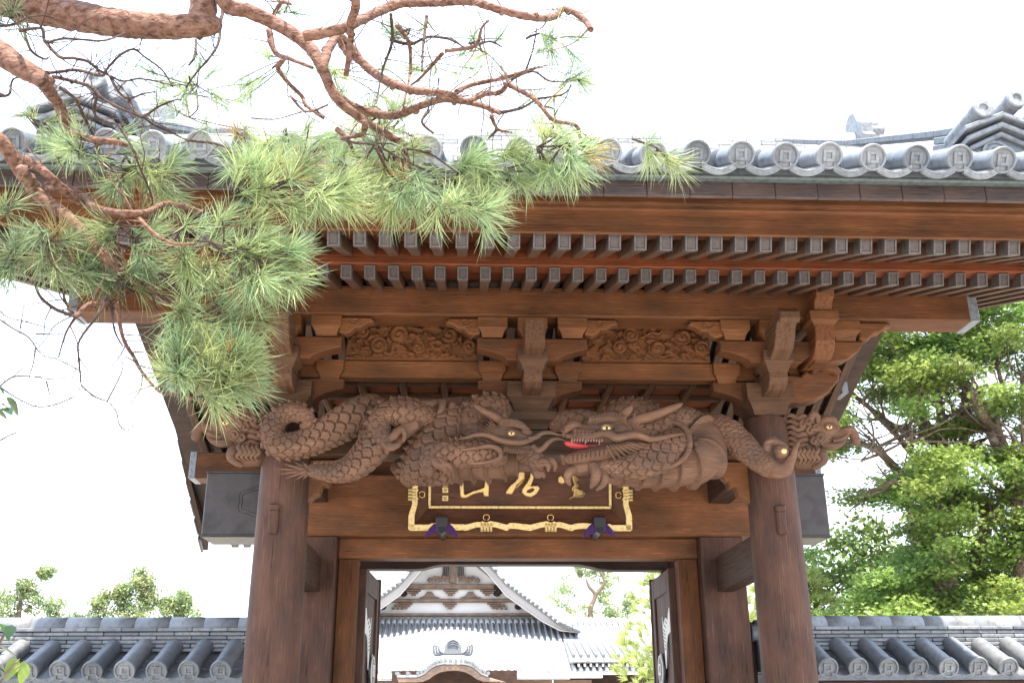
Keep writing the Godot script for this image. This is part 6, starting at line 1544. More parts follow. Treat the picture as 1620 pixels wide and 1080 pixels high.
func maple_wood(trees: Array) -> void:
	maple_limb(trees[0], [9.15, 1.99, -13.00, 0.27, 9.11, 3.43, -12.52, 0.24, 9.33, 4.47, -12.74, 0.22, 9.74, 5.48, -13.34, 0.20, 9.74, 5.72, -13.44, 0.17])
	maple_limb(trees[0], [9.52, 5.13, -12.88, 0.11, 9.72, 5.68, -12.93, 0.11, 10.44, 6.94, -13.52, 0.10, 10.81, 7.73, -13.79, 0.09, 10.64, 8.16, -13.34, 0.08, 10.49, 8.30, -12.83, 0.07])
	maple_limb(trees[0], [9.15, 5.26, -12.15, 0.13, 9.16, 5.68, -12.68, 0.12, 8.97, 6.10, -13.10, 0.11, 8.55, 6.41, -12.79, 0.09, 8.06, 6.55, -12.20, 0.08, 7.91, 6.65, -12.20, 0.07, 7.84, 6.91, -12.78, 0.05, 7.62, 6.94, -13.10, 0.04])
	maple_limb(trees[0], [9.47, 6.07, -12.73, 0.12, 9.78, 7.05, -13.26, 0.12, 9.59, 7.18, -13.12, 0.11, 9.18, 7.70, -12.51, 0.10, 9.09, 7.54, -12.33, 0.10, 9.24, 8.03, -12.84, 0.09])
	maple_limb(trees[0], [9.69, 6.33, -13.38, 0.10, 9.42, 6.68, -13.42, 0.09, 8.96, 6.77, -12.84, 0.07, 8.62, 6.96, -12.50, 0.06, 8.46, 7.46, -12.89, 0.05, 8.40, 7.97, -13.44, 0.04])
	maple_limb(trees[0], [10.32, 6.35, -13.98, 0.11, 10.05, 6.82, -13.49, 0.10, 9.86, 7.75, -13.02, 0.09, 9.95, 8.20, -13.25, 0.09, 10.27, 8.63, -13.85, 0.09])
	maple_limb(trees[0], [8.29, 6.68, -12.74, 0.04, 7.87, 6.48, -12.17, 0.03, 7.61, 6.39, -12.23, 0.02])
	maple_limb(trees[0], [8.50, 5.87, -12.07, 0.05, 8.13, 5.90, -11.95, 0.04, 8.13, 5.85, -12.49, 0.03, 7.96, 5.80, -12.90, 0.02])
	maple_limb(trees[0], [10.14, 7.28, -12.91, 0.05, 10.33, 7.66, -13.34, 0.04, 10.56, 8.24, -13.86, 0.03])
	maple_limb(trees[0], [7.61, 7.88, -12.29, 0.04, 8.11, 7.85, -12.88, 0.05, 8.57, 7.45, -12.91, 0.06, 8.64, 7.07, -12.34, 0.07, 8.63, 6.77, -12.00, 0.08])
	maple_limb(trees[0], [9.97, 2.01, -14.27, 0.19, 10.72, 4.16, -14.48, 0.17, 10.79, 4.98, -13.98, 0.15, 10.80, 5.57, -13.51, 0.13, 10.82, 5.96, -13.76, 0.12])
	maple_limb(trees[1], [10.66, 1.97, -12.70, 0.25, 10.63, 3.41, -12.33, 0.23, 10.43, 4.33, -11.77, 0.20, 10.60, 5.46, -11.84, 0.19, 10.84, 6.23, -12.44, 0.18, 10.87, 6.91, -12.69, 0.16, 10.52, 7.17, -12.22, 0.14, 10.09, 7.27, -11.73, 0.12, 10.03, 7.78, -11.92, 0.11, 10.12, 8.27, -12.53, 0.09])
	maple_limb(trees[1], [10.92, 6.24, -12.47, 0.07, 10.74, 6.42, -11.87, 0.07, 10.85, 6.66, -11.75, 0.06, 11.45, 8.28, -12.30, 0.06])
	maple_limb(trees[1], [10.65, 7.11, -12.39, 0.08, 10.38, 7.36, -12.11, 0.06, 10.46, 7.84, -12.55, 0.05])
	maple_limb(trees[1], [10.72, 7.96, -11.90, 0.05, 10.86, 8.47, -12.20, 0.04, 11.17, 8.94, -12.79, 0.04, 11.01, 9.22, -12.81, 0.03])
	maple_limb(trees[1], [10.20, 6.66, -11.67, 0.09, 10.51, 7.07, -12.28, 0.08, 10.86, 7.49, -12.47, 0.06, 10.73, 7.59, -11.97, 0.05])
const MAPLE_GAPS := [8.53, 7.13, 0.52, 8.09, 6.43, 0.27, 7.31, 5.08, 0.56, 10.37, 6.44, 0.25, 10.15, 4.76, 0.20, 7.15, 6.02, 0.37, 8.53, 5.15, 0.20, 11.34, 7.15, 0.22, 9.32, 9.63, 0.11, 10.05, 7.85, 0.20, 11.00, 8.45, 0.22, 9.67, 7.71, 0.15, 7.98, 8.27, 0.17, 11.72, 8.45, 0.12, 7.15, 4.31, 0.37, 8.05, 7.70, 0.20, 11.72, 10.44, 0.15]
# ---------------------------------------------------------------- hall beyond the gate
func flip_x(a: Array, c: float) -> Array:
	var r := []
	for i in range(0, a.size(), 2): r.append_array([2.0 * c - a[i], a[i + 1]])
	return r

func build_hall() -> void:
	const CX := -1.2
	var h := thing("temple_hall", "large temple hall with glare-whitened tiled hip-and-gable roof seen through the doorway", "temple hall")
	var st := mk()
	prism(st, V2(HALL_OUTLINE), -50.4, -78.0)
	obj("main_roof", fin(st), M.hall_tile_glare, h)
	st = mk()
	prism(st, V2(HALL_GABLE), -50.39, -50.3)
	obj("gable_plaster", fin(st), M.white, h)
	for s in [1, -1]:
		var b: Array = HALL_BARGE_R if s > 0 else flip_x(HALL_BARGE_R, CX)
		st = mk()
		prism(st, V2(b), -47.5, -47.3, Transform3D(), 0.04)
		obj("bargeboard", fin(st), plain("barge", lin(0.55, 0.52, 0.5), 0.7), h)
		b = HALL_EDGE_R if s > 0 else flip_x(HALL_EDGE_R, CX)
		st = mk()
		prism(st, V2(b), -50.39, -47.1, Transform3D(), 0.04)
		obj("verge_edge", fin(st), M.tile_pale, h)
		st = mk()
		for i in 30:
			var t := i / 29.0 * 7.0
			var k := int(minf(t, 6.0))
			var e: Array = b
			var p := Vector2(e[k * 2], e[k * 2 + 1]).lerp(Vector2(e[k * 2 + 2], e[k * 2 + 3]), t - k)
			ball(st, Vector3(p.x, p.y + 0.08, -47.2), Vector3(0.11, 0.11, 0.3), 8)
		var o := obj("verge_tiles", fin(st), M.tile, h)
		tag(o, "", "", "", "stuff")
	var hw := wood("hall", 0)
	var beams := [[-3.9, 1.15, 8.08, 8.36, 1], [-5.05, 2.35, 7.36, 7.56, 2]]
	for q in beams:
		box("gable_beam", h, hw, Vector3(q[0], q[2], -50.29), Vector3(q[1], q[3], -50.0), 0.05)
		for s in [-1, 1]:
			st = mk()
			var x: float = q[0] if s < 0 else q[1]
			for k in 5: ball(st, Vector3(x + s * (0.1 + 0.13 * (k % 3)), q[2] - 0.25 + 0.12 * k, -50.1 + 0.05 * (k % 2)), Vector3(0.22, 0.17, 0.2), 8)
			obj("carved_beam_end", fin(st), wood("dark", 0), h)
		for k in ([-3.45, -1.37, 0.7] if q[4] == 1 else [-3.9, -1.4, 1.1]):
			st = mk()
			for j in 3: cbox(st, T(k, q[2] - 0.07 - 0.12 * j, -50.1), Vector3(0.8 - 0.26 * j, 0.085, 0.3), 0.02)
			if q[4] == 2 and absf(k + 1.4) > 0.2:
				for i in 6: cbox(st, T(k + signf(k + 1.4) * (0.1 + 0.22 * i) * 0.55, q[2] - 0.17 - 0.16 * (i % 2), -50.15), Vector3(0.16, 0.1, 0.3), 0.02)
			obj("bracket", fin(st), wood("hall", 0), h)
	for x in [-2.55, -0.25]:
		st = mk()
		prism(st, V2([x - 0.6, 7.62, x + 0.6, 7.62, x + 0.3, 7.72, x + 0.14, 7.95, x - 0.14, 7.95, x - 0.3, 7.72]), -50.28, -50.1, Transform3D(), 0.03)
		obj("frog_leg_strut", fin(st), wood("hall", 0), h)
	box("king_post", h, hw, Vector3(-1.42, 8.43, -50.29), Vector3(-1.06, 10.0, -50.0), 0.03)
	for s in [-1, 1]:
		for k in 4: box("slatted_strut", h, wood("dark", 1), Vector3(CX - 0.04 + s * (0.28 + 0.1 * k) - 0.02, 8.75, -50.25), Vector3(CX - 0.04 + s * (0.28 + 0.1 * k) + 0.02, 9.9, -50.05), 0.01)
		st = mk(true)
		for k in 7: pathtube(st, [CX + s * (0.3 + 0.17 * k), 8.45, -50.1, 0.05, CX + s * (0.42 + 0.17 * k), 8.62 + 0.1 * sin(k * 2.0) + 0.12 * (6 - k) / 6.0, -50.05, 0.06, CX + s * (0.32 + 0.17 * k), 8.7 + 0.1 * (6 - k) / 6.0, -50.05, 0.05, CX + s * (0.28 + 0.17 * k), 8.58, -50.05, 0.03], 0.05, 6)
		obj("carved_foliage", fin(st), wood("hall", 0), h)
	box("gable_sill", h, hw, Vector3(-6.4, 6.6, -50.28), Vector3(4.0, 6.76, -49.9), 0.04)
	# skirt roof in front of the gable, with its rows of round tiles
	var sk := mk()
	prism(sk, V2([-50.2, 6.48, -49.7, 6.3, -46.5, 4.6, -43.4, 3.42, -43.4, 3.25, -50.2, 5.6]), -12.0, 8.3, Transform3D(Basis(Vector3(0, 0, 1), Vector3.UP, Vector3(1, 0, 0)), Vector3.ZERO))
	obj("skirt_roof", fin(sk), M.hall_tile_glare, h)
	sk = mk(true)
	for i in 64:
		var x := -11.8 + 0.32 * i
		tube(sk, PackedVector3Array([Vector3(x, 6.37, -49.6), Vector3(x, 6.36, -49.6), Vector3(x, 4.68, -46.5), Vector3(x, 3.47, -43.35)]), PackedFloat32Array([0.1, 0.1, 0.1, 0.1]), 8, true, Vector3.RIGHT)
		tube(sk, PackedVector3Array([Vector3(x, 6.4, -49.62), Vector3(x, 6.06, -49.1)]), PackedFloat32Array([0.125, 0.125]), 8, true, Vector3.RIGHT)
	tag(obj("round_tile_rows", fin(sk), M.hall_tile_glare, h), "", "", "", "stuff")
	box("eave_board", h, M.plaster, Vector3(-12, 3.1, -43.7), Vector3(6.2, 3.3, -43.3), 0.02)
	for i in 9: box("wall_panel", h, wood("hall", 0), Vector3(-12 + 2.0 * i, 0, -46.0), Vector3(-10.05 + 2.0 * i, 3.1, -45.8), 0.02)
	# curved porch roof
	st = mk()
	var ka := HALL_KARA.duplicate()
	var kb := HALL_KARA_IN.duplicate()
	var ring := PackedVector2Array()
	ring.append_array(V2(ka))
	var inr := V2(kb)
	inr.reverse()
	ring.append_array(inr)
	prism(st, ring, -41.4, -41.0, Transform3D(), 0.05)
	obj("curved_bargeboard", fin(st), wood("hall", 0), h)
	st = mk()
	var topc := V2(ka)
	var up := PackedVector2Array()
	for p in topc: up.append(p + Vector2(0, 0.1))
	var rv := topc.duplicate()
	rv.reverse()
	up.append_array(rv)
	prism(st, up, -44.5, -40.95)
	obj("porch_roof", fin(st), M.hall_tile_glare, h)
	st = mk()
	for i in 22:
		var t := i / 21.0 * (topc.size() - 1)
		var k := mini(int(t), topc.size() - 2)
		var p := topc[k].lerp(topc[k + 1], t - k)
		lathe(st, [0.0, 0.0, 0.08, 0.0, 0.085, -0.03, 0.085, -3.0], 10, Transform3D(Basis(Vector3.RIGHT, PI / 2), Vector3(p.x, p.y + 0.17, -40.85)))
	tag(obj("porch_round_tiles", fin(st), M.tile, h), "", "", "", "stuff")
	st = mk(true)
	for s in [-1, 1]:
		for k in 5: pathtube(st, [-1.05, 3.55 - 0.04 * k, -41.2, 0.03, -1.05 + s * 0.4, 3.72 - 0.06 * k, -41.05, 0.035, -1.05 + s * 0.75, 3.6 - 0.07 * k, -41.05, 0.03, -1.05 + s * (1.1 - 0.1 * k), 3.62 - 0.09 * k, -41.1, 0.015], 0.06, 6)
	obj("porch_carving", fin(st), wood("grey", 0), h)
	box("porch_wall", h, wood("dark", 0), Vector3(-4.0, 0.0, -43.0), Vector3(2.0, 3.45, -42.8))
	var o := holder("porch_ornament", h, HALL_ONI)
	st = mk()
	prism(st, V2([-0.45, -0.35, 0.45, -0.35, 0.4, 0.1, 0.25, 0.3, 0, 0.42, -0.25, 0.3, -0.4, 0.1]), -0.2, 0.1, Transform3D(), 0.05)
	obj("ornament_plate", fin(st), M.tile, o)
	st = mk(true)
	for s in [-1, 1]:
		for k in 3: pathtube(st, [s * 0.4, -0.3, 0, 0.05, s * (0.62 + 0.12 * k), -0.2 - 0.06 * k, 0.05, 0.07, s * (0.7 + 0.12 * k), 0.0 + 0.05 * k, 0.05, 0.05, s * (0.6 + 0.12 * k), 0.06, 0.05, 0.03], 0.05, 6)
	for k in 3: pathtube(st, [-0.25, 0.02 + 0.1 * k, 0.12, 0.03, 0, 0.14 + 0.1 * k, 0.14, 0.035, 0.25, 0.02 + 0.1 * k, 0.12, 0.03], 0.05, 6)
	obj("ornament_scroll", fin(st), M.tile_dark, o)
	# side wing with small rafters
	var w := holder("side_wing", h)
	st = mk()
	prism(st, V2([-43.2, 4.05, -43.2, 3.86, -43.6, 3.8, -50.0, 3.8, -50.0, 6.0, -46.5, 4.95]), 4.7, 12.0, Transform3D(Basis(Vector3(0, 0, 1), Vector3.UP, Vector3(1, 0, 0)), Vector3.ZERO))
	obj("wing_roof", fin(st), M.hall_tile_glare, w)
	st = mk()
	for i in 18: lathe(st, [0.0, 0.0, 0.08, 0.0, 0.085, -0.03, 0.085, -3.4], 10, Transform3D(Basis(Vector3.RIGHT, PI / 2 + 0.24), Vector3(4.8 + 0.37 * i, 4.12, -43.1)))
	tag(obj("wing_round_tiles", fin(st), M.tile, w), "", "", "", "stuff")
	for i in 22: box("wing_rafter", w, wood("dark", 2), Vector3(5.0 + 0.3 * i, 3.62, -46), Vector3(5.12 + 0.3 * i, 3.78, -43.5), 0.01)
	for i in 22: box("rafter_end", w, M.white, Vector3(5.005 + 0.3 * i, 3.625, -43.499), Vector3(5.115 + 0.3 * i, 3.775, -43.47), 0.005)
	box("wing_wall", w, wood("dark", 0), Vector3(4.9, 0, -46.4), Vector3(12, 3.61, -46.1))

# ---------------------------------------------------------------- leaves and trees
func spray_mesh(leaf: float, spread: float, n: int, lobes: int, seed_: int) -> ArrayMesh:
	var r := RandomNumberGenerator.new()
	r.seed = seed_
	var vs := PackedVector3Array()
	var nm := PackedVector3Array()
	var cl := PackedColorArray()
	for i in n:
		var c := Vector3(r.randf_range(-1, 1), r.randf_range(-0.35, 0.35), r.randf_range(-1, 1)) * spread
		var b := Basis.from_euler(Vector3(r.randf_range(-0.8, 0.8), r.randf() * TAU, r.randf_range(-0.8, 0.8)))
		var tone := r.randf_range(0.75, 1.2)
		for k in lobes:
			var a := (k - (lobes - 1) / 2.0) * (0.72 if lobes > 1 else 0.0)
			var l := leaf * (1.0 - 0.18 * absf(k - (lobes - 1) / 2.0))
			var d := Vector3(sin(a), 0, cos(a)) * l
			var s := Vector3(cos(a), 0, -sin(a)) * leaf * (0.16 if lobes > 1 else 0.3)
			var q := [c, c + b * (d * 0.45 + s), c + b * d, c + b * (d * 0.45 - s)]
			for t in [[0, 1, 2], [0, 2, 3]]:
				for j in t:
					vs.append(q[j])
					nm.append(b.y)
					cl.append(Color(tone, tone, tone * 0.95))
	var arr := []
	arr.resize(Mesh.ARRAY_MAX)
	arr[Mesh.ARRAY_VERTEX] = vs
	arr[Mesh.ARRAY_NORMAL] = nm
	arr[Mesh.ARRAY_COLOR] = cl
	var am := ArrayMesh.new()
	am.add_surface_from_arrays(Mesh.PRIMITIVE_TRIANGLES, arr)
	return am

func scatter(called: String, parent: Node3D, mesh: ArrayMesh, mat: Material, tr: Array, cols: Array) -> void:
	mesh.surface_set_material(0, mat)
	var mm := MultiMesh.new()
	mm.transform_format = MultiMesh.TRANSFORM_3D
	mm.use_colors = true
	mm.mesh = mesh
	mm.instance_count = tr.size()
	for i in tr.size():
		mm.set_instance_transform(i, tr[i])
		mm.set_instance_color(i, cols[i])
	var o := MultiMeshInstance3D.new()
	o.multimesh = mm
	o.name = called
	o.set_meta("kind", "stuff")
	parent.add_child(o, true)

func pad(tr: Array, cols: Array, c: Vector3, r: Vector3, n: int, size := 1.0, base := Color(1, 1, 1), vary := 0.25, up := 0.5) -> void:
	var t0 := rg.randf_range(1.0 - vary, 1.0 + vary)
	var warm := rg.randf_range(-0.08, 0.2)
	for i in n:
		var v := Vector3(rg.randfn(0, 0.5), rg.randfn(0, 0.5), rg.randfn(0, 0.5))
		var b := Basis.from_euler(Vector3(rg.randf_range(-up, up), rg.randf() * TAU, rg.randf_range(-up, up))).scaled(Vector3.ONE * size * rg.randf_range(0.8, 1.25))
		tr.append(Transform3D(b, c + v * r))
		var t := t0 * rg.randf_range(0.85, 1.15)
		cols.append(Color(base.r * t * (1.0 + warm), base.g * t, base.b * t * (1.0 - warm * 0.5)))

func maple_limb(tree: Node3D, a: Array) -> void:
	var st := mk(true)
	pathtube(st, a, 0.12, 10, 1.0, 0.04)
	obj("limb", fin(st), M.greybark, tree)
	var p := P4(a)[0] as PackedVector3Array
	var rr := P4(a)[1] as PackedFloat32Array
	st = mk(true)
	for i in range(1, p.size()):
		if rr[i] > 0.22: continue
		for k in 3:
			var d := Vector3(rg.randf_range(-1, 1), rg.randf_range(-0.1, 0.8), rg.randf_range(-0.7, 0.7)).normalized()
			var q := p[i]
			var arr := []
			var L := rg.randf_range(0.9, 2.0)
			for j in 5:
				arr.append_array([q.x, q.y, q.z, rr[i] * 0.35 * (1.0 - j * 0.2) + 0.004])
				d = (d + Vector3(rg.randf_range(-0.4, 0.4), rg.randf_range(-0.3, 0.3), rg.randf_range(-0.4, 0.4))).normalized()
				q += d * L / 4.0
			pathtube(st, arr, 0.15, 5)
	obj("twig", fin(st), M.greybark, tree)

func build_trees() -> void:
	var t0 := thing("maple_tree", "tall green maple with forked grey limbs behind the tiled wall, beside the round pillar", "tree", Vector3.ZERO, "maples behind the wall")
	var t1 := thing("maple_tree", "tall green maple with leaning grey trunk at the outer end of the tiled wall", "tree", Vector3.ZERO, "maples behind the wall")
	maple_wood([t0, t1])
	var spray := spray_mesh(0.075, 0.2, 12, 5, 3)
	var slant := Vector2(0.4, 0.24)
	for t in 2:
		var tr := []
		var cols := []
		var n := 0
		while n < 265:
			var c := Vector3(rg.randf_range(6.3, 10.6) if t == 0 else rg.randf_range(10.0, 15.5), rg.randf_range(2.4, 12.0), rg.randf_range(-15.5, -10.8))
			var flat := Vector2(c.x, c.y) + slant * (c.z + 13.0)
			var edge := 6.55 + 0.35 * sin(flat.y * 2.3) + maxf(0.0, (flat.y - 8.0) * 0.35)
			if flat.x < edge: continue
			var hit := false
			for g in range(0, MAPLE_GAPS.size(), 3):
				if Vector2(MAPLE_GAPS[g], MAPLE_GAPS[g + 1]).distance_to(flat) < MAPLE_GAPS[g + 2] + 0.28: hit = true
			if hit: continue
			n += 1
			pad(tr, cols, c, Vector3(0.5, 0.16, 0.5), 34, 1.0, Color(1, 1, 1), 0.3, 0.45)
		scatter("foliage", t0 if t == 0 else t1, spray, M.leaf, tr, cols)
	# a dark evergreen fills the space behind their trunks
	var ev := thing("broadleaf_tree", "broad green tree behind the two maples, seen low between their trunks", "tree", Vector3(11.5, 0, -19))
	var st := mk(true)
	pathtube(st, [0, 0, 0, 0.3, 0.2, 3, 0, 0.25, 0.1, 7, 0, 0.12], 0.5, 10)
	obj("trunk", fin(st), M.greybark, ev)
	var tr := []
	var cols := []
	for i in 75: pad(tr, cols, Vector3(rg.randf_range(-3.5, 5.0), rg.randf_range(2.0, 6.5), rg.randf_range(-1.5, 1.5)), Vector3(0.7, 0.4, 0.6), 22, 1.4, Color(1, 1, 1), 0.2, 1.0)
	scatter("foliage", ev, spray_mesh(0.12, 0.22, 10, 1, 8), M.leaf_dark, tr, cols)
	# trees far beyond the wall
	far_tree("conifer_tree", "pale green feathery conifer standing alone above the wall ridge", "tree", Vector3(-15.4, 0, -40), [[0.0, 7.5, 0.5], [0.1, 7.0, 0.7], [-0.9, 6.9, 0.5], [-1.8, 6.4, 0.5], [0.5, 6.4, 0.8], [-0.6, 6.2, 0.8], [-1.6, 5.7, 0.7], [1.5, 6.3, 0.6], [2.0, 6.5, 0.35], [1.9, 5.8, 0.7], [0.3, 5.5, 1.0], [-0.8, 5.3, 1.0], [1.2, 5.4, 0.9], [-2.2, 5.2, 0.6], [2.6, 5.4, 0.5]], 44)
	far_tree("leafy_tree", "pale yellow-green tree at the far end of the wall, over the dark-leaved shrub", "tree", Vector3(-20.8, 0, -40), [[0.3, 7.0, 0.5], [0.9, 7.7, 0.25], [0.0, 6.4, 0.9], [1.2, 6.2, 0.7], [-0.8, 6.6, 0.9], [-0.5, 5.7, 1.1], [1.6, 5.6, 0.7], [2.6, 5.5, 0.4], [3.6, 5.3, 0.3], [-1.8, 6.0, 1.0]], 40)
	far_tree("broad_tree", "broad tree coloured pale for haze with bare forked crown above the hall roof's long slope", "tree", Vector3(9.2, 0, -75), [[-3.2, 9.9, 1.4], [-1.8, 10.9, 0.9], [-2.4, 8.8, 1.3], [-1.2, 8.9, 1.2], [0.3, 8.6, 1.5], [1.8, 9.2, 1.2], [2.6, 8.3, 1.4], [1.0, 12.2, 0.7], [1.9, 11.6, 0.8], [-0.4, 12.4, 0.5], [1.6, 10.4, 0.9], [3.6, 9.6, 0.9], [0.2, 7.2, 1.6], [3.0, 7.2, 1.4]], 30, 1.9, Color(1.25, 1.2, 1.35))  # leaves coloured paler to stand in for lens flare
	var bt := get_node("broad_tree")
	st = mk(true)
	pathtube(st, [0.4, 7.5, 0.6, 0.3, 0.3, 9.2, 0.8, 0.2, 0.7, 10.3, 0.8, 0.18, 0.2, 11.0, 0.9, 0.14, 0.0, 11.6, 0.9, 0.07], 0.2, 7, 1.0, 0.08)
	pathtube(st, [0.7, 10.3, 0.8, 0.16, 1.4, 11.2, 0.9, 0.12, 1.3, 11.9, 0.9, 0.1, 0.8, 12.6, 0.9, 0.05], 0.2, 7, 1.0, 0.08)
	obj("limb", fin(st), M.greybark, bt)
	# garden pines in the court behind the gate
	for q in [[4.75, -16.0, 1.95, "yellow-green garden pine in the court, half hidden by the open door with the round crest"], [7.6, -17.5, 1.6, "garden pine glimpsed between the square post and the round pillar"]]:
		var g := thing("garden_pine", q[3], "tree", Vector3(q[0], 0, q[1]))
		st = mk(true)
		pathtube(st, [0, 0, 0, 0.14, 0.15, 1.5, 0, 0.1, -0.1, 3.0, 0, 0.07, 0.0, 4.4, 0, 0.03], 0.2, 9, 1.0, 0.05)
		obj("trunk", fin(st), M.pinebark, g)
		tr = []
		cols = []
		for i in 900:
			var y := rg.randf_range(0.9, 5.1)
			var rad: float = q[2] * (1.0 - pow(absf(y - 2.4) / 3.2, 2.0)) * sqrt(rg.randf())
			var a := rg.randf() * TAU
			var d := Vector3(cos(a) * 0.8, rg.randf_range(0.2, 1.0), sin(a) * 0.8).normalized()
			tr.append(Transform3D(aim(d).scaled_local(Vector3.ONE * rg.randf_range(1.7, 2.4)), Vector3(cos(a) * rad, y, sin(a) * rad)))
			var tt := rg.randf_range(0.9, 1.5)
			cols.append(Color(tt * 1.25, tt * 1.15, tt * 0.8))
		scatter("needles", g, tuft_mesh(50, 0.005, 77), M.needle, tr, cols)

func far_tree(called: String, label: String, cat: String, at: Vector3, blobs: Array, n: int, size := 1.3, haze_tint := Color(1, 1, 1)) -> void:
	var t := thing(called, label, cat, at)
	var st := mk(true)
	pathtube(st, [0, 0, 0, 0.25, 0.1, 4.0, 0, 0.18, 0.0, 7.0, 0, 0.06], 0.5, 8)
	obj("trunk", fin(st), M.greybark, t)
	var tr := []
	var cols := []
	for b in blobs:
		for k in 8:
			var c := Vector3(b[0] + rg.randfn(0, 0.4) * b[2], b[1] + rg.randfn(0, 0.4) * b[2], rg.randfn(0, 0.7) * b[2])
			pad(tr, cols, c, Vector3.ONE * b[2] * 0.45, n / 3, size * rg.randf_range(0.8, 1.1), haze_tint, 0.25, 0.9)
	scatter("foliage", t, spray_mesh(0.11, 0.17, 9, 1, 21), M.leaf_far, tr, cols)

func aim(d: Vector3) -> Basis:   # a basis whose y looks along d
	var x := d.cross(Vector3(0.31, 0.2, 0.93))
	x = x.normalized()
	var z := x.cross(d).normalized()
	return Basis(x, d, z).rotated(d, rg.randf() * TAU)

func tuft_mesh(n: int, w: float, seed_: int) -> ArrayMesh:
	# long paired needles standing out of the end of a shoot along +y
	var r := RandomNumberGenerator.new()
	r.seed = seed_
	var vs := PackedVector3Array()
	var nm := PackedVector3Array()
	var cl := PackedColorArray()
	for i in n:
		var base := Vector3(0, -0.045 * r.randf(), 0)
		var a := r.randf() * TAU
		var tilt := deg_to_rad(6.0 + 50.0 * pow(r.randf(), 0.8))
		var L := r.randf_range(0.088, 0.14)
		var d := Vector3(sin(tilt) * cos(a), cos(tilt), sin(tilt) * sin(a))
		var side := d.cross(Vector3(r.randf_range(-1, 1), r.randf_range(-1, 1), r.randf_range(-1, 1))).normalized()
		var bend := Vector3(0, -0.1, 0) * L + side * r.randf_range(-0.06, 0.06) * L
		var m := base + d * L * 0.55
		var e := base + d * L + bend
		var s0 := side * w * 0.4
		var s1 := side * w * 0.5
		var n1 := d.cross(side).normalized()
		var tone := r.randf_range(0.45, 1.5)
		var c := Color(tone, tone, tone * r.randf_range(0.8, 1.1))
		var q := [base - s0, base + s0, m + s1, m - s1, e]
		for t in [[0, 1, 2], [0, 2, 3], [3, 2, 4]]:
			for j in t:
				vs.append(q[j])
				nm.append(n1)
				cl.append(c)
	var arr := []
	arr.resize(Mesh.ARRAY_MAX)
	arr[Mesh.ARRAY_VERTEX] = vs
	arr[Mesh.ARRAY_NORMAL] = nm
	arr[Mesh.ARRAY_COLOR] = cl
	var am := ArrayMesh.new()
	am.add_surface_from_arrays(Mesh.PRIMITIVE_TRIANGLES, arr)
	return am

# ---------------------------------------------------------------- the pine overhead
func pine_limb(pt: Node3D, kind: String, a: Array) -> void:
	var st := mk(true)
	var sides: int = {"limb": 18, "branch": 9, "twig": 6, "bare_twig": 5}[kind]
	var s := pathtube(st, a, 0.016 if kind == "limb" else 0.014, sides, 1.0, {"limb": 0.07, "branch": 0.1, "twig": 0.12, "bare_twig": 0.1}[kind])
	var p: PackedVector3Array = s[0]
	var r: PackedFloat32Array = s[1]
	# knots and short side shoots
	if kind == "branch" or kind == "twig" or kind == "bare_twig":
		for i in range(2, p.size() - 1, 3):
			if rg.randf() < 0.45: ball(st, p[i] + Vector3(rg.randf_range(-1, 1), rg.randf_range(-1, 1), rg.randf_range(-1, 1)) * r[i] * 0.6, Vector3.ONE * r[i] * rg.randf_range(0.8, 1.15), 6)
			if rg.randf() < (0.5 if kind == "branch" else 0.8):
				var d := Vector3(rg.randf_range(-1, 1), rg.randf_range(-0.7, 0.9), rg.randf_range(-0.6, 0.6)).normalized()
				var q := p[i]
				var arr := []
				var L := rg.randf_range(0.06, 0.2 if kind != "bare_twig" else 0.12)
				for j in 4:
					arr.append_array([q.x, q.y, q.z, minf(r[i] * 0.5, 0.0025) * (1.0 - j * 0.2)])
					d = (d + Vector3(rg.randf_range(-0.5, 0.5), rg.randf_range(-0.4, 0.4), rg.randf_range(-0.4, 0.4))).normalized()
					q += d * L / 3.0
				pathtube(st, arr, 0.02, 4)
	obj(kind, fin(st), M.pinebark if kind == "limb" or kind == "branch" else M.pinetwig, pt)

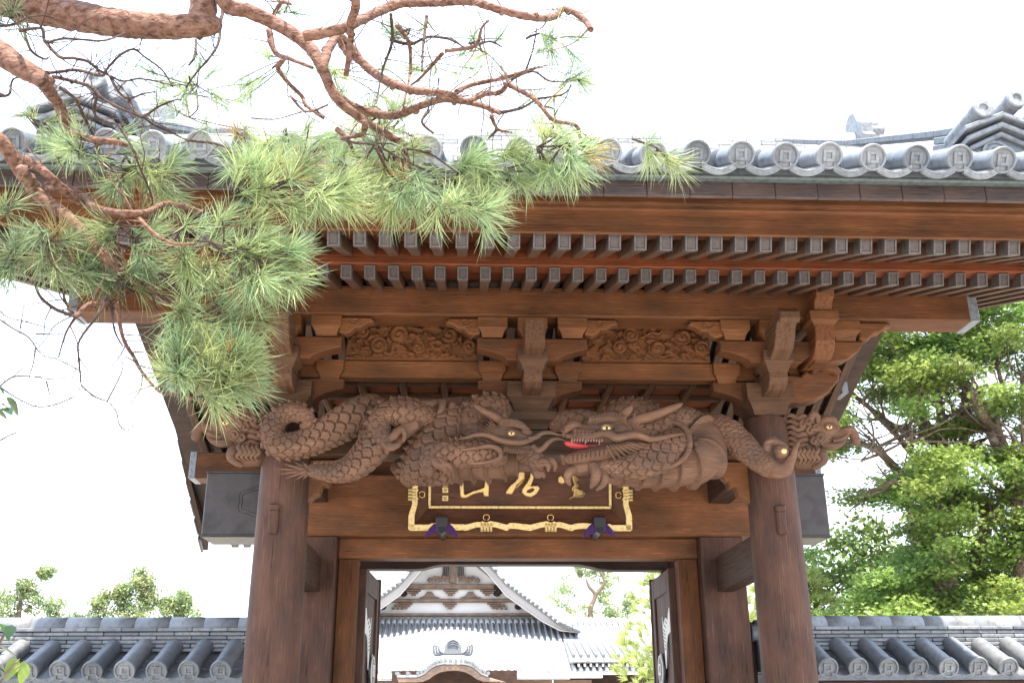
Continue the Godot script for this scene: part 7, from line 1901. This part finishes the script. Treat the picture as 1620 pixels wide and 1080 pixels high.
func build_pine() -> void:
	var pt := thing("pine_tree", "red-barked pine whose limbs and long-needled tufts hang in front of the gate roof", "tree")
	var st := mk(true)
	pathtube(st, [-3.4, 0, 4.7, 0.25, -3.35, 1.5, 4.75, 0.21, -3.25, 2.9, 4.85, 0.18, -3.15, 3.7, 4.9, 0.16, -3.25, 4.5, 4.9, 0.13, -3.15, 5.6, 4.8, 0.09, -3.0, 6.6, 4.8, 0.05, -2.9, 7.2, 4.8, 0.02], 0.05, 20, 1.0, 0.05)
	obj("trunk", fin(st), M.pinebark, pt)
	pine_wood(pt)
	var tr := []
	var cols := []
	var tw := mk(true)
	for t in TUFTS:
		var root := Vector3(t[0], t[1], t[2])
		var c := Vector3(t[3], t[4], t[5])
		var subs := []
		var n: int = int(t[8] * 0.6)
		for k in maxi(1, n / 6):
			var e := Vector3(rg.randf_range(-1, 1), rg.randf_range(-1, 1), rg.randf_range(-1, 1))
			if e.length() > 1.0: e = e.normalized()
			var sp := root.lerp(c + e * Vector3(t[6], t[7], t[6] * 0.6), 0.62)
			subs.append(sp)
			var mid := root.lerp(sp, 0.5) + Vector3(rg.randf_range(-1, 1), rg.randf_range(-1, 1), rg.randf_range(-1, 1)) * 0.02
			pathtube(tw, [root.x, root.y, root.z, 0.0042, mid.x, mid.y, mid.z, 0.0036, sp.x, sp.y, sp.z, 0.003], 0.03, 5, 1.0, 0.1)
		for k in n:
			var e := Vector3(rg.randf_range(-1, 1), rg.randf_range(-1, 1), rg.randf_range(-1, 1))
			if e.length() > 1.0: e = e.normalized() * rg.randf_range(0.7, 1.0)
			var p := c + e * Vector3(t[6], t[7], t[6] * 0.6)
			var best: Vector3 = subs[0]
			for sp in subs:
				if sp.distance_to(p) < best.distance_to(p): best = sp
			var d := ((p - root).normalized() * 0.75 + e * 0.5 + Vector3(rg.randf_range(-1, 1), rg.randf_range(-1.0, 0.75), rg.randf_range(-1, 1)) * 0.45).normalized()
			tr.append(Transform3D(aim(d).scaled_local(Vector3.ONE * rg.randf_range(0.85, 1.15)), p))
			var tone: float = t[9] * rg.randf_range(0.85, 1.2)
			var warm := rg.randf_range(-0.12, 0.14)
			if rg.randf() < 0.035: cols.append(Color(tone * 1.0, tone * 0.55, tone * 0.45))
			else: cols.append(Color(tone * (1.0 + warm), tone, tone * (1.0 - warm)))
			var mid := best.lerp(p, 0.5) + Vector3(rg.randf_range(-1, 1), rg.randf_range(-1, 1), rg.randf_range(-1, 1)) * 0.012
			pathtube(tw, [best.x, best.y, best.z, 0.0028, mid.x, mid.y, mid.z, 0.0024, p.x, p.y, p.z, 0.0024], 0.03, 4)
	tag(obj("shoots", fin(tw), M.pinetwig, pt), "", "", "", "stuff")
	for v in 4:
		var a := []
		var b := []
		for i in range(v, tr.size(), 4):
			a.append(tr[i])
			b.append(cols[i])
		scatter("needles", pt, tuft_mesh(46, 0.0021, 100 + v), M.needle, a, b)

func leaf_mesh(l: float, w: float) -> ArrayMesh:
	var st := mk(true)
	var n := 7
	for i in n:
		var q := []
		for t in [float(i) / n, float(i + 1) / n]:
			var hw := w * pow(sin(PI * pow(t, 0.8)), 0.8) if t > 0.0 and t < 1.0 else 0.0
			q.append([Vector3(0, -0.25 * l * t * t, t * l), Vector3(hw, 0.22 * hw - 0.25 * l * t * t, t * l), Vector3(-hw, 0.22 * hw - 0.25 * l * t * t, t * l)])
		for s in [1, 2]:
			face(st, [q[0][0], q[1][0], q[1][s], q[0][s]], Vector3.UP) if i > 0 and i < n - 1 else tri_leaf(st, q, s, i == 0)
	return fin(st)

func tri_leaf(st: SurfaceTool, q: Array, s: int, first: bool) -> void:
	if first: face(st, [q[0][0], q[1][0], q[1][s]], Vector3.UP)
	else: face(st, [q[0][0], q[1][0], q[0][s]], Vector3.UP)

func build_near_plants() -> void:
	var sh := thing("broadleaf_shrub", "broad-leaved green shrub close by, its leaves over the tile ends of the wall", "shrub")
	var st := mk(true)
	var stems := [[-2.15, 0, 4.0, 0.02, -2.1, 0.9, 4.1, 0.016, -2.0, 1.5, 4.2, 0.01, -1.95, 1.78, 4.2, 0.005, -1.9, 1.86, 4.22, 0.003], [-2.25, 0, 4.1, 0.02, -2.3, 1.2, 4.2, 0.016, -2.25, 2.0, 4.2, 0.012, -2.15, 2.5, 4.2, 0.007, -2.08, 2.62, 4.2, 0.003], [-2.1, 0.9, 4.1, 0.01, -2.0, 1.4, 4.25, 0.007, -1.9, 1.68, 4.25, 0.004, -1.86, 1.76, 4.22, 0.002]]
	for s in stems: pathtube(st, s, 0.05, 7)
	obj("stem", fin(st), M.greybark, sh)
	var lm := leaf_mesh(0.068, 0.018)
	var mats := [plain("leaf_a", lin(0.035, 0.085, 0.02), 0.35), plain("leaf_b", lin(0.06, 0.13, 0.03), 0.35), plain("leaf_c", lin(0.17, 0.22, 0.03), 0.4)]
	for m in mats:
		m.backlight_enabled = true
		m.backlight = Color(0.2, 0.3, 0.05)
	var spots := [[-1.93, 1.845, 1], [-1.96, 1.87, 0], [-1.9, 1.86, 0], [-1.98, 1.83, 0], [-1.95, 1.80, 0], [-1.97, 1.78, 1], [-1.94, 1.77, 0], [-1.985, 1.75, 0], [-1.9, 1.775, 1], [-1.88, 1.765, 2], [-1.865, 1.755, 2], [-1.9, 1.75, 2], [-1.93, 1.74, 1], [-1.97, 1.72, 0], [-1.94, 1.7, 0], [-1.9, 1.71, 0], [-1.88, 1.69, 1], [-1.96, 1.68, 0], [-1.92, 1.66, 0], [-1.99, 1.66, 1], [-1.86, 1.67, 0], [-2.07, 2.62, 0], [-2.06, 2.58, 0], [-2.045, 2.565, 1], [-2.09, 2.65, 0], [-2.1, 2.57, 0], [-2.13, 2.5, 0], [-2.18, 2.3, 0], [-2.25, 2.1, 0], [-2.2, 1.9, 0], [-2.05, 1.9, 1], [-2.1, 1.7, 0], [-2.0, 1.6, 0], [-1.95, 1.55, 0], [-2.05, 1.5, 1]]
	for q in spots:
		var b := Basis.from_euler(Vector3(rg.randf_range(0.2, 1.1), rg.randf_range(-1.2, 2.4), rg.randf_range(-0.5, 0.5))).scaled(Vector3.ONE * rg.randf_range(0.8, 1.2))
		obj("leaf", lm, mats[q[2]], sh, Transform3D(b, Vector3(q[0], q[1], 4.2 + rg.randf_range(-0.05, 0.05))))
# ---------------------------------------------------------------- scene
func setup() -> void:
	var cam := Camera3D.new()
	cam.name = "camera"
	cam.position = Vector3(-0.485, 1.6, 7.5)
	cam.rotation = Vector3(deg_to_rad(20.4), deg_to_rad(-2.66), deg_to_rad(-0.35))
	cam.fov = rad_to_deg(2.0 * atan(540.0 / 1573.0))
	cam.near = 0.05
	cam.far = 400.0
	cam.current = true
	add_child(cam)
	var e := Environment.new()
	e.background_mode = Environment.BG_SKY
	var sky := Sky.new()
	var sm := ProceduralSkyMaterial.new()
	sm.sky_top_color = Color(0.80, 0.88, 1.0)
	sm.sky_horizon_color = Color(0.97, 0.98, 1.0)
	sm.sky_curve = 0.2
	sm.sky_energy_multiplier = 1.0
	sm.ground_bottom_color = Color(0.6, 0.58, 0.55)
	sm.ground_horizon_color = Color(0.85, 0.85, 0.85)
	sky.sky_material = sm
	e.sky = sky
	e.tonemap_mode = Environment.TONE_MAPPER_LINEAR
	e.tonemap_exposure = EXPO
	e.fog_enabled = false
	e.fog_density = 0.0012
	e.fog_light_color = Color(0.95, 0.97, 1.0)
	e.sdfgi_enabled = true
	e.ssao_enabled = true
	e.ssil_enabled = true
	var we := WorldEnvironment.new()
	we.name = "world_environment"
	we.environment = e
	add_child(we)
	var sun := DirectionalLight3D.new()
	sun.name = "sun"
	sun.light_energy = 1.5
	sun.light_color = Color(1.0, 0.95, 0.88)
	sun.light_angular_distance = 0.5
	sun.shadow_enabled = true
	sun.rotation = Vector3(deg_to_rad(-70), deg_to_rad(8), 0)
	add_child(sun)

const EXPO := 3.1

func _ready() -> void:
	rg.seed = 4242
	setup()
	make_materials()
	build_ground()
	build_walls()
	build_gate()
	build_dragons()
	build_plaque()
	build_beasts()
	build_hall()
	build_trees()
	build_pine()
	build_near_plants()
